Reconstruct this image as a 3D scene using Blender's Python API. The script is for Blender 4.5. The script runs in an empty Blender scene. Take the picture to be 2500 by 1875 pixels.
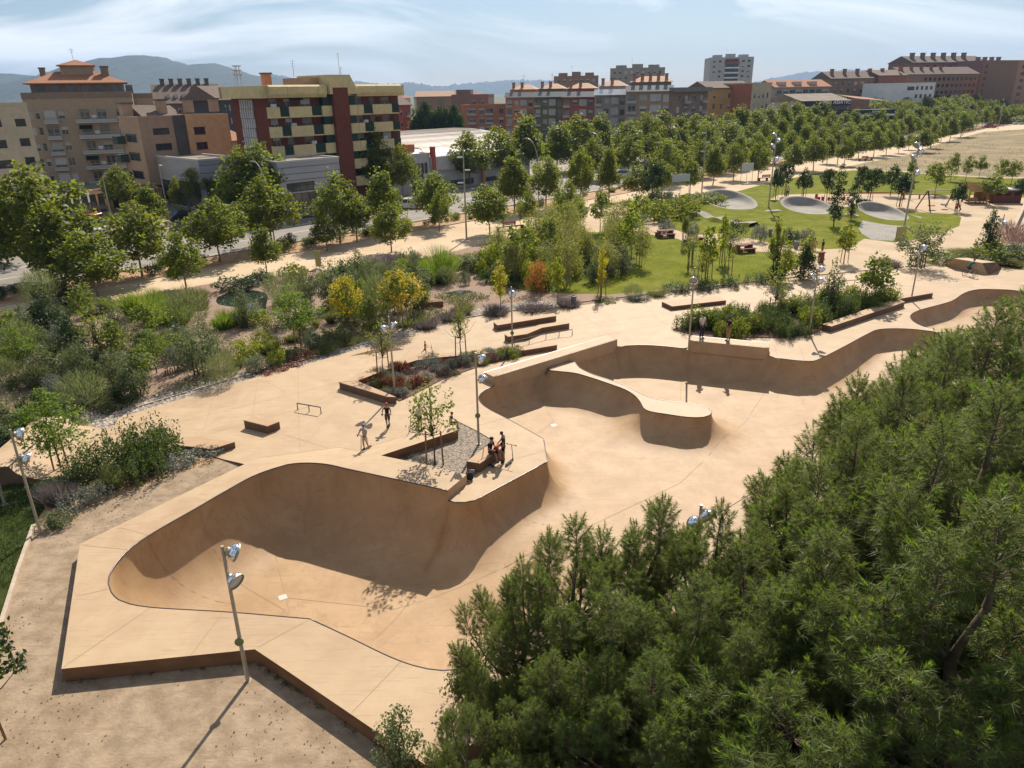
import bpy, bmesh, math, random
import numpy as np
from mathutils import Vector, Matrix
from mathutils.geometry import delaunay_2d_cdt
random.seed(7); RNG = np.random.default_rng(7)
PI = math.pi
sc = bpy.context.scene
COL = sc.collection

# ---------------------------------------------------------------- camera
H, F = 16.0, 1794.0                      # camera height (m), focal length in photo pixels (photo is 2500 px wide)
PITCH, ROLL = math.radians(21.7), math.radians(1.0)
cam_d = bpy.data.cameras.new('camera'); cam = bpy.data.objects.new('camera', cam_d); COL.objects.link(cam)
cam_d.sensor_width = 36.0; cam_d.lens = 36.0 * F / 2500.0; cam_d.clip_end = 30000; cam_d.clip_start = 0.1
cam.matrix_world = Matrix.Translation((0, 0, H)) @ Matrix.Rotation(PI/2 - PITCH, 4, 'X') @ Matrix.Rotation(-ROLL, 4, 'Z')
sc.camera = cam

# ---------------------------------------------------------------- sky, sun, exposure
SUN_AZ, SUN_EL = math.radians(13.0), math.radians(43.0)
w = bpy.data.worlds.new('World'); sc.world = w; w.use_nodes = True
nt = w.node_tree; nt.nodes.clear()
def N(t, ty, **kw):
    n = t.nodes.new(ty)
    for k, v in kw.items():
        if hasattr(n, k): setattr(n, k, v)
        else: n.inputs[k].default_value = v
    return n
def L(t, a, ao, b, bi): t.links.new(a.outputs[ao], b.inputs[bi])
out = N(nt, 'ShaderNodeOutputWorld'); bg = N(nt, 'ShaderNodeBackground'); bg.inputs['Strength'].default_value = 0.062
sky = N(nt, 'ShaderNodeTexSky'); sky.sky_type = 'NISHITA'; sky.sun_disc = False
sky.sun_elevation = SUN_EL; sky.sun_rotation = SUN_AZ; sky.altitude = 250; sky.air_density = 1.0; sky.dust_density = 0.7; sky.ozone_density = 3.0
# thin high cloud: streaky noise on the sky direction, mixed towards white
tc = N(nt, 'ShaderNodeTexCoord'); sep = N(nt, 'ShaderNodeSeparateXYZ'); L(nt, tc, 'Generated', sep, 0)
mp = N(nt, 'ShaderNodeMapping'); mp.inputs['Scale'].default_value = (2.1, 2.1, 9.0); mp.inputs['Rotation'].default_value = (0.06, 0.10, 0.2); mp.inputs['Location'].default_value = (0.35, 0.2, 0.1); L(nt, tc, 'Generated', mp, 0)
no = N(nt, 'ShaderNodeTexNoise', Scale=1.0, Detail=10.0, Roughness=0.58, Distortion=0.9); L(nt, mp, 0, no, 'Vector')
rp = N(nt, 'ShaderNodeValToRGB'); L(nt, no, 'Fac', rp, 0)
rp.color_ramp.elements[0].position = 0.46; rp.color_ramp.elements[0].color = (0, 0, 0, 1)
rp.color_ramp.elements[1].position = 0.66; rp.color_ramp.elements[1].color = (0.92, 0.92, 0.92, 1)
mix = N(nt, 'ShaderNodeMix', data_type='RGBA'); L(nt, rp, 'Color', mix, 0); L(nt, sky, 0, mix, 6); mix.inputs[7].default_value = (15.0, 15.2, 15.4, 1)
L(nt, mix, 2, bg, 'Color'); L(nt, bg, 0, out, 0)
sd = bpy.data.lights.new('sun', 'SUN'); so = bpy.data.objects.new('sun', sd); COL.objects.link(so)
sd.energy = 5.0; sd.angle = math.radians(0.55); sd.color = (1.0, 0.93, 0.82)
TOSUN = Vector((math.sin(SUN_AZ)*math.cos(SUN_EL), math.cos(SUN_AZ)*math.cos(SUN_EL), math.sin(SUN_EL)))
so.rotation_euler = TOSUN.to_track_quat('Z', 'Y').to_euler(); so.location = TOSUN * 60
vs = sc.view_settings; vs.view_transform = 'Standard'; vs.look = 'None'; vs.exposure = 0.53; vs.gamma = 1.0; vs.use_curve_mapping = False
sc.cycles.max_bounces = 6; sc.cycles.diffuse_bounces = 2; sc.cycles.glossy_bounces = 3; sc.cycles.transmission_bounces = 5
sc.cycles.transparent_max_bounces = 8; sc.cycles.volume_bounces = 0; sc.cycles.use_denoising = True
sc.cycles.caustics_reflective = False; sc.cycles.caustics_refractive = False

# ---------------------------------------------------------------- photo pixel -> place on a level, or on a vertical plane
def ray(px, py):
    x = (px - 1250.0) / F; y = -(py - 937.5) / F
    c, s = math.cos(ROLL), math.sin(ROLL); x, y = x*c + y*s, -x*s + y*c
    return x, math.cos(PITCH) + y*math.sin(PITCH), -math.sin(PITCH) + y*math.cos(PITCH)
def P(px, py, z=0.0):
    d = ray(px, py); t = (z - H) / d[2]; return Vector((d[0]*t, d[1]*t, z))
def PXY(px, py, z=0.0): p = P(px, py, z); return (p.x, p.y)
def PD(px, py, Y):                        # at forward distance Y
    d = ray(px, py); t = Y / d[1]; return Vector((d[0]*t, Y, H + d[2]*t))
def HT(px, py, base):                     # height where the pixel's ray passes over the ground point base
    d = ray(px, py); t = math.hypot(base[0], base[1]) / math.hypot(d[0], d[1]); return H + d[2]*t
UA = math.radians(43.6)                   # avenue direction, clockwise from +Y
U2 = Vector((math.sin(UA), math.cos(UA))); N2 = Vector((-math.cos(UA), math.sin(UA))); A0 = Vector((-33.3, 71.2))
def ST(s, t, z=0.0): q = A0 + U2*s + N2*t; return Vector((q.x, q.y, z))
def toST(x, y): q = Vector((x, y)) - A0; return q.dot(U2), q.dot(N2)
def PT(px, py, t):                        # on the vertical plane parallel to the avenue at offset t
    d = ray(px, py); a = t - (Vector((0, 0)) - A0).dot(N2); k = a / Vector((d[0], d[1])).dot(N2)
    return Vector((d[0]*k, d[1]*k, H + d[2]*k))
AV_ROT = PI/2 - UA                        # rotation about Z that turns +X into the avenue direction

# ---------------------------------------------------------------- materials
MATS = {}
def nodes_mat(name):
    m = bpy.data.materials.new(name); m.use_nodes = True; t = m.node_tree; t.nodes.clear()
    o = N(t, 'ShaderNodeOutputMaterial'); return m, t, o
def c4(c): return (c[0], c[1], c[2], 1.0)
def MAT(name, col, col2=None, scale=3.0, rough=0.8, bump=0.0, bscale=None, metal=0.0, spec=0.3, detail=6.0, coord='Object', stretch=None, stain=None, stain_scale=0.4, vary=0.0, isl=0.0, lo=0.35, hi=0.65, streak=None, streak_map=(0.35, 3.2, 0.35), pour=0.0):
    if name in MATS: return MATS[name]
    m, t, o = nodes_mat(name); b = N(t, 'ShaderNodeBsdfPrincipled'); L(t, b, 0, o, 0)
    b.inputs['Roughness'].default_value = rough; b.inputs['Metallic'].default_value = metal; b.inputs['Specular IOR Level'].default_value = spec
    tcn = N(t, 'ShaderNodeTexCoord'); src = (tcn, coord)
    if stretch:
        mpn = N(t, 'ShaderNodeMapping'); mpn.inputs['Scale'].default_value = stretch; L(t, tcn, coord, mpn, 0); src = (mpn, 0)
    cur = None
    if col2 is not None:
        n1 = N(t, 'ShaderNodeTexNoise', Scale=scale, Detail=detail, Roughness=0.6); L(t, src[0], src[1], n1, 'Vector')
        mr = N(t, 'ShaderNodeMapRange'); mr.inputs[1].default_value = lo; mr.inputs[2].default_value = hi; L(t, n1, 'Fac', mr, 0)
        mi = N(t, 'ShaderNodeMix', data_type='RGBA'); L(t, mr, 0, mi, 0); mi.inputs[6].default_value = c4(col); mi.inputs[7].default_value = c4(col2); cur = (mi, 2)
    if stain is not None:
        n2 = N(t, 'ShaderNodeTexNoise', Scale=stain_scale, Detail=8.0, Roughness=0.7, Distortion=0.6); L(t, src[0], src[1], n2, 'Vector')
        mr2 = N(t, 'ShaderNodeMapRange'); mr2.inputs[1].default_value = 0.5; mr2.inputs[2].default_value = 0.78; L(t, n2, 'Fac', mr2, 0)
        m2 = N(t, 'ShaderNodeMix', data_type='RGBA'); L(t, mr2, 0, m2, 0)
        if cur: L(t, cur[0], cur[1], m2, 6)
        else: m2.inputs[6].default_value = c4(col)
        m2.inputs[7].default_value = c4(stain); cur = (m2, 2)
    if streak is not None:                 # scuffs and drips: stretched, thresholded noise
        ms_ = N(t, 'ShaderNodeMapping'); ms_.inputs['Scale'].default_value = streak_map; ms_.inputs['Rotation'].default_value = (0, 0, 0.6); L(t, tcn, coord, ms_, 0)
        n4 = N(t, 'ShaderNodeTexNoise', Scale=1.6, Detail=9.0, Roughness=0.65, Distortion=1.2); L(t, ms_, 0, n4, 'Vector')
        mr4 = N(t, 'ShaderNodeMapRange'); mr4.inputs[1].default_value = 0.56; mr4.inputs[2].default_value = 0.72; mr4.inputs[4].default_value = 0.6; L(t, n4, 'Fac', mr4, 0)
        m5 = N(t, 'ShaderNodeMix', data_type='RGBA'); L(t, mr4, 0, m5, 0); L(t, cur[0], cur[1], m5, 6); m5.inputs[7].default_value = c4(streak); cur = (m5, 2)
        for ang, sc_ in ((0.3, 1.0), (1.7, 1.3)):   # thin wheel scuffs in two directions
            mw = N(t, 'ShaderNodeMapping'); mw.inputs['Scale'].default_value = (0.22*sc_, 5.5*sc_, 0.5); mw.inputs['Rotation'].default_value = (0, 0, ang); L(t, tcn, coord, mw, 0)
            nw = N(t, 'ShaderNodeTexNoise', Scale=1.1, Detail=3.0, Roughness=0.5, Distortion=2.2); L(t, mw, 0, nw, 'Vector'); rw = N(t, 'ShaderNodeMapRange'); rw.inputs[1].default_value = 0.63; rw.inputs[2].default_value = 0.70; rw.inputs[4].default_value = 0.42; L(t, nw, 'Fac', rw, 0)
            mw2 = N(t, 'ShaderNodeMix', data_type='RGBA'); L(t, rw, 0, mw2, 0); L(t, cur[0], cur[1], mw2, 6); mw2.inputs[7].default_value = c4(streak); cur = (mw2, 2)
    if pour > 0:                           # one pour a little lighter than the next
        vo = N(t, 'ShaderNodeTexVoronoi', Scale=0.16); L(t, tcn, coord, vo, 'Vector'); sp_ = N(t, 'ShaderNodeSeparateColor'); L(t, vo, 'Color', sp_, 0)
        h5 = N(t, 'ShaderNodeHueSaturation'); mr5 = N(t, 'ShaderNodeMapRange'); mr5.inputs[3].default_value = 1 - pour; mr5.inputs[4].default_value = 1 + pour; L(t, sp_, 0, mr5, 0); L(t, mr5, 0, h5, 'Value'); L(t, cur[0], cur[1], h5, 'Color'); cur = (h5, 0)
    if vary > 0 or isl > 0:
        hs = N(t, 'ShaderNodeHueSaturation')
        if isl > 0: g = N(t, 'ShaderNodeNewGeometry'); rs = (g, 'Random Per Island'); amt = isl
        else: g = N(t, 'ShaderNodeObjectInfo'); rs = (g, 'Random'); amt = vary
        mr3 = N(t, 'ShaderNodeMapRange'); mr3.inputs[3].default_value = 1 - amt; mr3.inputs[4].default_value = 1 + amt; L(t, rs[0], rs[1], mr3, 0); L(t, mr3, 0, hs, 'Value')
        if cur: L(t, cur[0], cur[1], hs, 'Color')
        else: hs.inputs['Color'].default_value = c4(col)
        cur = (hs, 0)
    if cur: L(t, cur[0], cur[1], b, 'Base Color')
    else: b.inputs['Base Color'].default_value = c4(col)
    if bump > 0:
        n3 = N(t, 'ShaderNodeTexNoise', Scale=bscale or scale*6, Detail=5.0); L(t, src[0], src[1], n3, 'Vector')
        bp = N(t, 'ShaderNodeBump', Strength=bump, Distance=0.02); L(t, n3, 'Fac', bp, 'Height'); L(t, bp, 0, b, 'Normal')
    MATS[name] = m; return m
def LEAF(name, dark, light, trans=None, tfac=0.45, rough=0.55, clump=1.2, isl=0.35, obj_vary=0.12):
    if name in MATS: return MATS[name]
    m, t, o = nodes_mat(name)
    d = N(t, 'ShaderNodeBsdfPrincipled'); d.inputs['Roughness'].default_value = rough; d.inputs['Specular IOR Level'].default_value = 0.25
    tr = N(t, 'ShaderNodeBsdfTranslucent'); ms = N(t, 'ShaderNodeMixShader'); ms.inputs[0].default_value = tfac
    tcn = N(t, 'ShaderNodeTexCoord'); n1 = N(t, 'ShaderNodeTexNoise', Scale=clump, Detail=3.0); L(t, tcn, 'Object', n1, 'Vector')
    g = N(t, 'ShaderNodeNewGeometry'); oi = N(t, 'ShaderNodeObjectInfo')
    ad = N(t, 'ShaderNodeMath', operation='MULTIPLY_ADD'); L(t, g, 'Random Per Island', ad, 0); ad.inputs[1].default_value = isl*2; L(t, n1, 'Fac', ad, 2)
    mr = N(t, 'ShaderNodeMapRange'); mr.inputs[1].default_value = 0.35; mr.inputs[2].default_value = 0.65 + isl*2; L(t, ad, 0, mr, 0)
    mi = N(t, 'ShaderNodeMix', data_type='RGBA'); L(t, mr, 0, mi, 0); mi.inputs[6].default_value = c4(dark); mi.inputs[7].default_value = c4(light)
    hs = N(t, 'ShaderNodeHueSaturation'); L(t, mi, 2, hs, 'Color')
    m3 = N(t, 'ShaderNodeMapRange'); m3.inputs[3].default_value = 1 - obj_vary; m3.inputs[4].default_value = 1 + obj_vary; L(t, oi, 'Random', m3, 0); L(t, m3, 0, hs, 'Value')
    m4 = N(t, 'ShaderNodeMapRange'); m4.inputs[3].default_value = 0.5 - obj_vary*0.1; m4.inputs[4].default_value = 0.5 + obj_vary*0.1; L(t, oi, 'Random', m4, 0); L(t, m4, 0, hs, 'Hue')
    L(t, hs, 0, d, 'Base Color')
    if trans is None: trans = tuple(min(1, c*1.5) for c in light)
    tm = N(t, 'ShaderNodeMix', data_type='RGBA'); tm.inputs[0].default_value = 0.55; L(t, hs, 0, tm, 6); tm.inputs[7].default_value = c4(trans); L(t, tm, 2, tr, 'Color')
    L(t, d, 0, ms, 1); L(t, tr, 0, ms, 2); L(t, ms, 0, o, 0); MATS[name] = m; return m

# ---------------------------------------------------------------- mesh and object helpers
def link(o, parent=None):
    COL.objects.link(o)
    if parent is not None: o.parent = parent
    return o
def mesh_np(name, V, Fq, mat=None, smooth=False):
    me = bpy.data.meshes.new(name); V = np.asarray(V, dtype=np.float32); Fq = np.asarray(Fq, dtype=np.int32)
    k = Fq.shape[1]; me.vertices.add(len(V)); me.vertices.foreach_set('co', V.ravel())
    me.loops.add(Fq.size); me.loops.foreach_set('vertex_index', Fq.ravel())
    me.polygons.add(len(Fq)); me.polygons.foreach_set('loop_start', np.arange(len(Fq), dtype=np.int32)*k)
    me.polygons.foreach_set('loop_total', np.full(len(Fq), k, dtype=np.int32))
    if smooth: me.polygons.foreach_set('use_smooth', np.ones(len(Fq), dtype=bool))
    me.update(calc_edges=True); me.validate()
    if mat: me.materials.append(mat)
    return me
def obj(name, me, parent=None, loc=None, rotz=None):
    o = bpy.data.objects.new(name, me); link(o, parent)
    if loc is not None: o.location = loc
    if rotz is not None: o.rotation_euler = (0, 0, rotz)
    return o
class MB:
    def __init__(s): s.v = []; s.f = []
    def add(s, vs, fs):
        b = len(s.v); s.v += [tuple(x) for x in vs]; s.f += [tuple(i + b for i in f) for f in fs]; return s
    def box(s, x0, x1, y0, y1, z0, z1, rz=0.0, c=(0, 0)):
        vs = [(x, y, z) for z in (z0, z1) for (x, y) in ((x0, y0), (x1, y0), (x1, y1), (x0, y1))]
        if rz:
            ca, sa = math.cos(rz), math.sin(rz); vs = [(c[0] + (x - c[0])*ca - (y - c[1])*sa, c[1] + (x - c[0])*sa + (y - c[1])*ca, z) for x, y, z in vs]
        return s.add(vs, [(3, 2, 1, 0), (4, 5, 6, 7), (0, 1, 5, 4), (1, 2, 6, 5), (2, 3, 7, 6), (3, 0, 4, 7)])
    def prism(s, poly, z0, z1):             # z0, z1: number or one per corner
        n = len(poly); a = z0 if hasattr(z0, '__len__') else [z0]*n; b = z1 if hasattr(z1, '__len__') else [z1]*n
        ar = sum(poly[i][0]*poly[(i+1) % n][1] - poly[(i+1) % n][0]*poly[i][1] for i in range(n))
        idx = list(range(n)) if ar > 0 else list(range(n))[::-1]
        vs = [(poly[i][0], poly[i][1], a[i]) for i in idx] + [(poly[i][0], poly[i][1], b[i]) for i in idx]
        return s.add(vs, [tuple(range(n))[::-1], tuple(range(n, 2*n))] + [(i, (i+1) % n, n + (i+1) % n, n + i) for i in range(n)])
    def tube(s, pts, r, seg=6, cap=True):
        pts = [Vector(p) for p in pts]; n = len(pts); rs = r if hasattr(r, '__len__') else [r]*n; vs = []
        up = None
        for i, p in enumerate(pts):
            d = (pts[min(i+1, n-1)] - pts[max(i-1, 0)]).normalized()
            if up is None:
                up = Vector((0, 0, 1)) if abs(d.z) < 0.9 else Vector((1, 0, 0))
            x = d.cross(up)
            if x.length < 1e-4: x = d.cross(Vector((0.3, 1, 0.2)))
            x.normalize(); y = x.cross(d).normalized(); up = y
            for k in range(seg):
                a = 2*PI*k/seg; vs.append(p + (x*math.cos(a) + y*math.sin(a))*rs[i])
        fs = [(i*seg + k, (i+1)*seg + k, (i+1)*seg + (k+1) % seg, i*seg + (k+1) % seg) for i in range(n-1) for k in range(seg)]
        if cap: fs += [tuple(range(seg)), tuple(range((n-1)*seg, n*seg))[::-1]]
        return s.add(vs, fs)
    def lathe(s, prof, c=(0, 0, 0), seg=16, axis=None):   # prof: (radius, height along axis)
        ax = Vector(axis).normalized() if axis else Vector((0, 0, 1))
        q = ax.to_track_quat('Z', 'Y'); vs = []
        for r, h in prof:
            for k in range(seg): vs.append(Vector(c) + q @ Vector((r*math.cos(2*PI*k/seg), r*math.sin(2*PI*k/seg), h)))
        n = len(prof); fs = [(i*seg + k, i*seg + (k+1) % seg, (i+1)*seg + (k+1) % seg, (i+1)*seg + k) for i in range(n-1) for k in range(seg)]
        if prof[0][0] > 1e-4: fs.append(tuple(range(seg))[::-1])
        if prof[-1][0] > 1e-4: fs.append(tuple(range((n-1)*seg, n*seg)))
        return s.add(vs, fs)
    def ball(s, c, r, seg=10, rings=6, sc3=(1, 1, 1)):
        vs = []; 
        for i in range(rings+1):
            th = PI*i/rings
            for k in range(seg): vs.append((c[0] + r*sc3[0]*math.sin(th)*math.cos(2*PI*k/seg), c[1] + r*sc3[1]*math.sin(th)*math.sin(2*PI*k/seg), c[2] + r*sc3[2]*math.cos(th)))
        fs = [(i*seg + k, (i+1)*seg + k, (i+1)*seg + (k+1) % seg, i*seg + (k+1) % seg) for i in range(rings) for k in range(seg)]
        return s.add(vs, fs)
    def mesh(s, name, mat, smooth=False, off=None):
        vs = s.v if off is None else [(v[0]-off[0], v[1]-off[1], v[2]-off[2]) for v in s.v]
        me = bpy.data.meshes.new(name); me.from_pydata(vs, [], s.f); me.update()
        if smooth: me.polygons.foreach_set('use_smooth', np.ones(len(me.polygons), dtype=bool))
        if mat: me.materials.append(mat)
        return me
    def build(s, name, mat, parent=None, smooth=False, world=False):
        off = parent.location if (world and parent is not None) else None
        if world and parent is not None and parent.parent is not None: off = parent.location + parent.parent.location
        return obj(name, s.mesh(name, mat, smooth, off), parent)
def thing(name, label, cat, loc=(0, 0, 0), rotz=0.0, group=None):
    o = bpy.data.objects.new(name, None); link(o); o.location = loc; o.rotation_euler = (0, 0, rotz); o.empty_display_size = 0.2
    return tag(o, label, cat, group)
def tag(o, label=None, cat=None, group=None, kind=None):
    if label: o['label'] = label
    if cat: o['category'] = cat
    if group: o['group'] = group
    if kind: o['kind'] = kind
    return o
def struct(o): o['kind'] = 'structure'; return o
def dup(root, loc, rotz=0.0, scale=1.0, label=None, group=None, parent=None):
    r = root.copy(); link(r); r.location = loc; r.rotation_euler = (0, 0, rotz); r.scale = (scale,)*3 if not hasattr(scale, '__len__') else scale
    if label: r['label'] = label
    if group: r['group'] = group
    for ch in list(root.children):
        c = ch.copy(); link(c, r)
        for g in list(ch.children): d = g.copy(); link(d, c)
    return r
ORD = ['zeroth', 'first', 'second', 'third', 'fourth', 'fifth', 'sixth', 'seventh', 'eighth', 'ninth', 'tenth', 'eleventh', 'twelfth', 'thirteenth', 'fourteenth', 'fifteenth', 'sixteenth', 'seventeenth', 'eighteenth', 'nineteenth', 'twentieth']
def ordinal(i):
    if i < len(ORD): return ORD[i]
    tens = {2: 'twenty', 3: 'thirty', 4: 'forty', 5: 'fifty', 6: 'sixty', 7: 'seventy', 8: 'eighty', 9: 'ninety'}; a, b = divmod(i, 10)
    return tens[a] + '-' + ORD[b] if b else tens[a][:-1] + 'ieth'
# plane-geometry helpers
def crom(pts, step=0.35, closed=False):
    pts = [np.array(p, float) for p in pts]; outp = []; n = len(pts)
    for i in range(n if closed else n-1):
        p1, p2 = pts[i], pts[(i+1) % n]; p0 = pts[i-1] if (i > 0 or closed) else 2*p1 - p2; p3 = pts[(i+2) % n] if (i+2 < n or closed) else 2*p2 - p1
        k = max(1, int(np.linalg.norm((p2-p1)[:2]) / step))
        a = np.linalg.norm(p1-p0)**.5 + 1e-6; b = np.linalg.norm(p2-p1)**.5 + 1e-6; c = np.linalg.norm(p3-p2)**.5 + 1e-6
        for j in range(k):
            t = a + b*j/k
            A1 = (a-t)/a*p0 + t/a*p1; A2 = (a+b-t)/b*p1 + (t-a)/b*p2; A3 = (a+b+c-t)/c*p2 + (t-a-b)/c*p3
            B1 = (a+b-t)/(a+b)*A1 + t/(a+b)*A2; B2 = (a+b+c-t)/(b+c)*A2 + (t-a)/(b+c)*A3
            outp.append((a+b-t)/b*B1 + (t-a)/b*B2)
    if not closed: outp.append(pts[-1])
    return outp
def inpoly(X, Y, poly):
    poly = np.asarray(poly)[:, :2]; X = np.asarray(X); Y = np.asarray(Y); r = np.zeros(X.shape, bool); n = len(poly); j = n-1
    for i in range(n):
        xi, yi = poly[i]; xj, yj = poly[j]
        if yi != yj:
            c = ((yi > Y) != (yj > Y)) & (X < (xj-xi)*(Y-yi)/(yj-yi) + xi); r ^= c
        j = i
    return r
def segdist(X, Y, A, B):                  # min distance to segments A->B and the index of the nearest
    best = np.full(X.shape, 1e9); idx = np.zeros(X.shape, int); tt = np.zeros(X.shape)
    for i in range(len(A)):
        ax, ay = A[i]; dx, dy = B[i][0]-ax, B[i][1]-ay; l2 = dx*dx + dy*dy + 1e-12
        t = np.clip(((X-ax)*dx + (Y-ay)*dy)/l2, 0, 1); d = np.hypot(X-ax-t*dx, Y-ay-t*dy)
        m = d < best; best[m] = d[m]; idx[m] = i; tt[m] = t[m]
    return best, idx, tt
def cdt(verts, edges, eps=1e-4):
    r = delaunay_2d_cdt([Vector((float(v[0]), float(v[1]))) for v in verts], edges, [], 0, eps)
    return r[0], r[2], r[3]               # verts, faces, original vertex ids
# ================================================================ materials of the setting
CONC = (0.47, 0.333, 0.20)
M_conc = MAT('tan concrete', CONC, (0.42, 0.29, 0.17), scale=0.9, rough=0.65, bump=0.06, bscale=40, spec=0.25, stain=(0.37, 0.24, 0.14), stain_scale=0.33, streak=(0.30, 0.20, 0.125), pour=0.035)
M_bowl = MAT('bowl concrete', (0.435, 0.282, 0.15), (0.355, 0.22, 0.108), scale=0.7, rough=0.6, bump=0.05, bscale=30, spec=0.28, stain=(0.30, 0.178, 0.088), stain_scale=0.6, streak=(0.25, 0.155, 0.085), streak_map=(1.6, 1.6, 0.35), pour=0.03)
M_wall = MAT('dark concrete side', (0.22, 0.105, 0.045), (0.15, 0.07, 0.032), scale=1.2, rough=0.8, bump=0.1, stretch=(1, 1, 3))  # deck sides and plinths, coloured darker than the deck concrete
M_sand = MAT('sand', (0.35, 0.258, 0.168), (0.245, 0.175, 0.11), scale=1.6, rough=0.95, bump=1.0, bscale=12, lo=0.4, hi=0.62, stain=(0.20, 0.128, 0.076), stain_scale=0.5, detail=10, streak=(0.22, 0.14, 0.085), streak_map=(0.5, 2.2, 1))
M_sand2 = MAT('park sand', (0.50, 0.375, 0.245), (0.42, 0.305, 0.19), scale=0.25, rough=0.95, bump=0.3, bscale=6, stain=(0.42, 0.28, 0.16), stain_scale=0.12)
M_prom = MAT('promenade sand', (0.58, 0.44, 0.29), (0.51, 0.37, 0.23), scale=0.2, rough=0.95, bump=0.3, bscale=6, stain=(0.46, 0.30, 0.17), stain_scale=0.14)
M_soil = MAT('verge soil', (0.46, 0.27, 0.14), (0.30, 0.19, 0.10), scale=0.9, rough=0.95, bump=0.7, bscale=9)
M_bed = MAT('pink gravel bed', (0.36, 0.24, 0.17), (0.20, 0.13, 0.09), scale=14, rough=0.95, bump=1.0, bscale=22, stain=(0.20, 0.15, 0.09), stain_scale=0.5)
M_gravel = MAT('grey gravel', (0.36, 0.29, 0.22), (0.12, 0.095, 0.075), scale=11, rough=0.95, bump=1.0, bscale=16, lo=0.4, hi=0.6)
M_lawn = MAT('lawn', (0.175, 0.18, 0.018), (0.115, 0.128, 0.013), scale=0.5, rough=0.9, spec=0.03, bump=0.9, bscale=25, stain=(0.24, 0.22, 0.06), stain_scale=0.35, streak=(0.07, 0.095, 0.012), streak_map=(0.5, 0.9, 1))
M_lawn_shade = MAT('rough shaded lawn', (0.065, 0.08, 0.02), (0.03, 0.042, 0.012), scale=1.5, rough=0.9, spec=0.03, bump=1.0, bscale=18)  # left lawn: tree shadow is put into this darker green
M_dry = MAT('dry field', (0.29, 0.205, 0.105), (0.16, 0.125, 0.055), scale=0.12, rough=0.95, bump=1.0, bscale=1.5, stain=(0.17, 0.125, 0.055), stain_scale=0.16)
M_road = MAT('asphalt', (0.27, 0.235, 0.195), (0.22, 0.19, 0.16), scale=0.3, rough=0.9, bump=0.2, bscale=20, stain=(0.17, 0.15, 0.13), stain_scale=0.1)
M_pave = MAT('pavement', (0.36, 0.29, 0.225), (0.28, 0.225, 0.18), scale=0.8, rough=0.9, bump=0.1)
M_city = MAT('city ground', (0.22, 0.19, 0.14), (0.10, 0.12, 0.06), scale=0.012, rough=0.95, spec=0.05)
M_kerb = MAT('kerb stone', (0.50, 0.40, 0.29), (0.40, 0.31, 0.22), scale=4, rough=0.9)
M_line = MAT('white road paint', (0.7, 0.68, 0.62), (0.55, 0.53, 0.48), scale=6, rough=0.7)
M_water, _t, _o = nodes_mat('pond water'); _b = N(_t, 'ShaderNodeBsdfPrincipled'); L(_t, _b, 0, _o, 0)
_b.inputs['Base Color'].default_value = (0.03, 0.04, 0.035, 1); _b.inputs['Roughness'].default_value = 0.03; _b.inputs['Specular IOR Level'].default_value = 1.0; _b.inputs['Coat Weight'].default_value = 1.0; _b.inputs['Coat Roughness'].default_value = 0.02
_n = N(_t, 'ShaderNodeTexNoise', Scale=3.0, Detail=2.0); _bp = N(_t, 'ShaderNodeBump', Strength=0.06, Distance=0.05); L(_t, _n, 'Fac', _bp, 'Height'); L(_t, _bp, 0, _b, 'Normal')
M_steel = MAT('dark steel edge', (0.11, 0.10, 0.10), rough=0.35, metal=0.9)
M_joint = MAT('joint filler', (0.33, 0.22, 0.13), rough=0.9)

# ================================================================ skate bowls
DECK = 0.45
def run(pts, z, smooth=True, step=0.3):
    q = [(*PXY(p[0], p[1], p[2] if len(p) > 2 else z), p[2] if len(p) > 2 else z) for p in pts]
    if smooth: return [tuple(v) for v in crom(q, step)]
    o2 = []
    for a, b in zip(q, q[1:]):
        k = max(1, int(math.dist(a[:2], b[:2])/step)); o2 += [tuple(np.array(a) + (np.array(b)-np.array(a))*j/k) for j in range(k)]
    return o2 + [q[-1]]
runs = [
 run([(1093,1197),(968,1170),(852,1145),(790,1132),(736,1130),(700,1134),(669,1143),(615,1163),(542,1203),(470,1245),(398,1286),(344,1319),(307,1348),(282,1377),(266,1406),(264,1424),(271,1445),(289,1464),(315,1474),(362,1482),(568,1495),(756,1511)], DECK),
 run([(756,1511),(845,1552),(953,1604),(1007,1624),(1044,1633),(1080,1637),(1125,1634),(1180,1612),(1240,1572)], DECK),
 run([(1240,1572,.45),(1855,1192,.12)], 0, False),
 run([(1855,1192,.12),(1898,1170,.12)], 0, False),
 run([(1949,1116,.5),(2065,1037,.5),(2200,948,.4),(2330,872,.3),(2440,812,.1)], 0, False),
 run([(2440,812,.1),(2540,762,0),(2575,738,0),(2540,722,0),(2480,709,0),(2418,706,0),(2394,706,0),(2369,710,0),(2351,717,0),(2322,735,0),(2242,758,0),(2224,768,0),(2223,777,0),(2235,789,0),(2264,802,0),(2293,812,0)], 0),
 run([(2293,812),(2261,807),(2224,803),(2170,802),(2141,805),(2116,816),(2062,845),(2000,876),(1985,881),(1952,880),(1909,875),(1876,871)], 0),
 run([(1878,847,.5),(1685,829,.5)], 0, False),
 run([(1681,851),(1634,846),(1598,843),(1562,842),(1525,844),(1508,848)], 0),
 run([(1506,827,.5),(1207,917,.5)], 0, False),
 run([(1206,943),(1186,951),(1174,960),(1168,971),(1174,984),(1192,998),(1242,1024),(1327,1071)], 0),
 run([(1327,1071),(1331,1096),(1336,1127)], 0),
 run([(1336,1127),(1242,1177),(1188,1206),(1159,1221),(1134,1226),(1109,1226),(1094,1222)], 0)]
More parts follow.
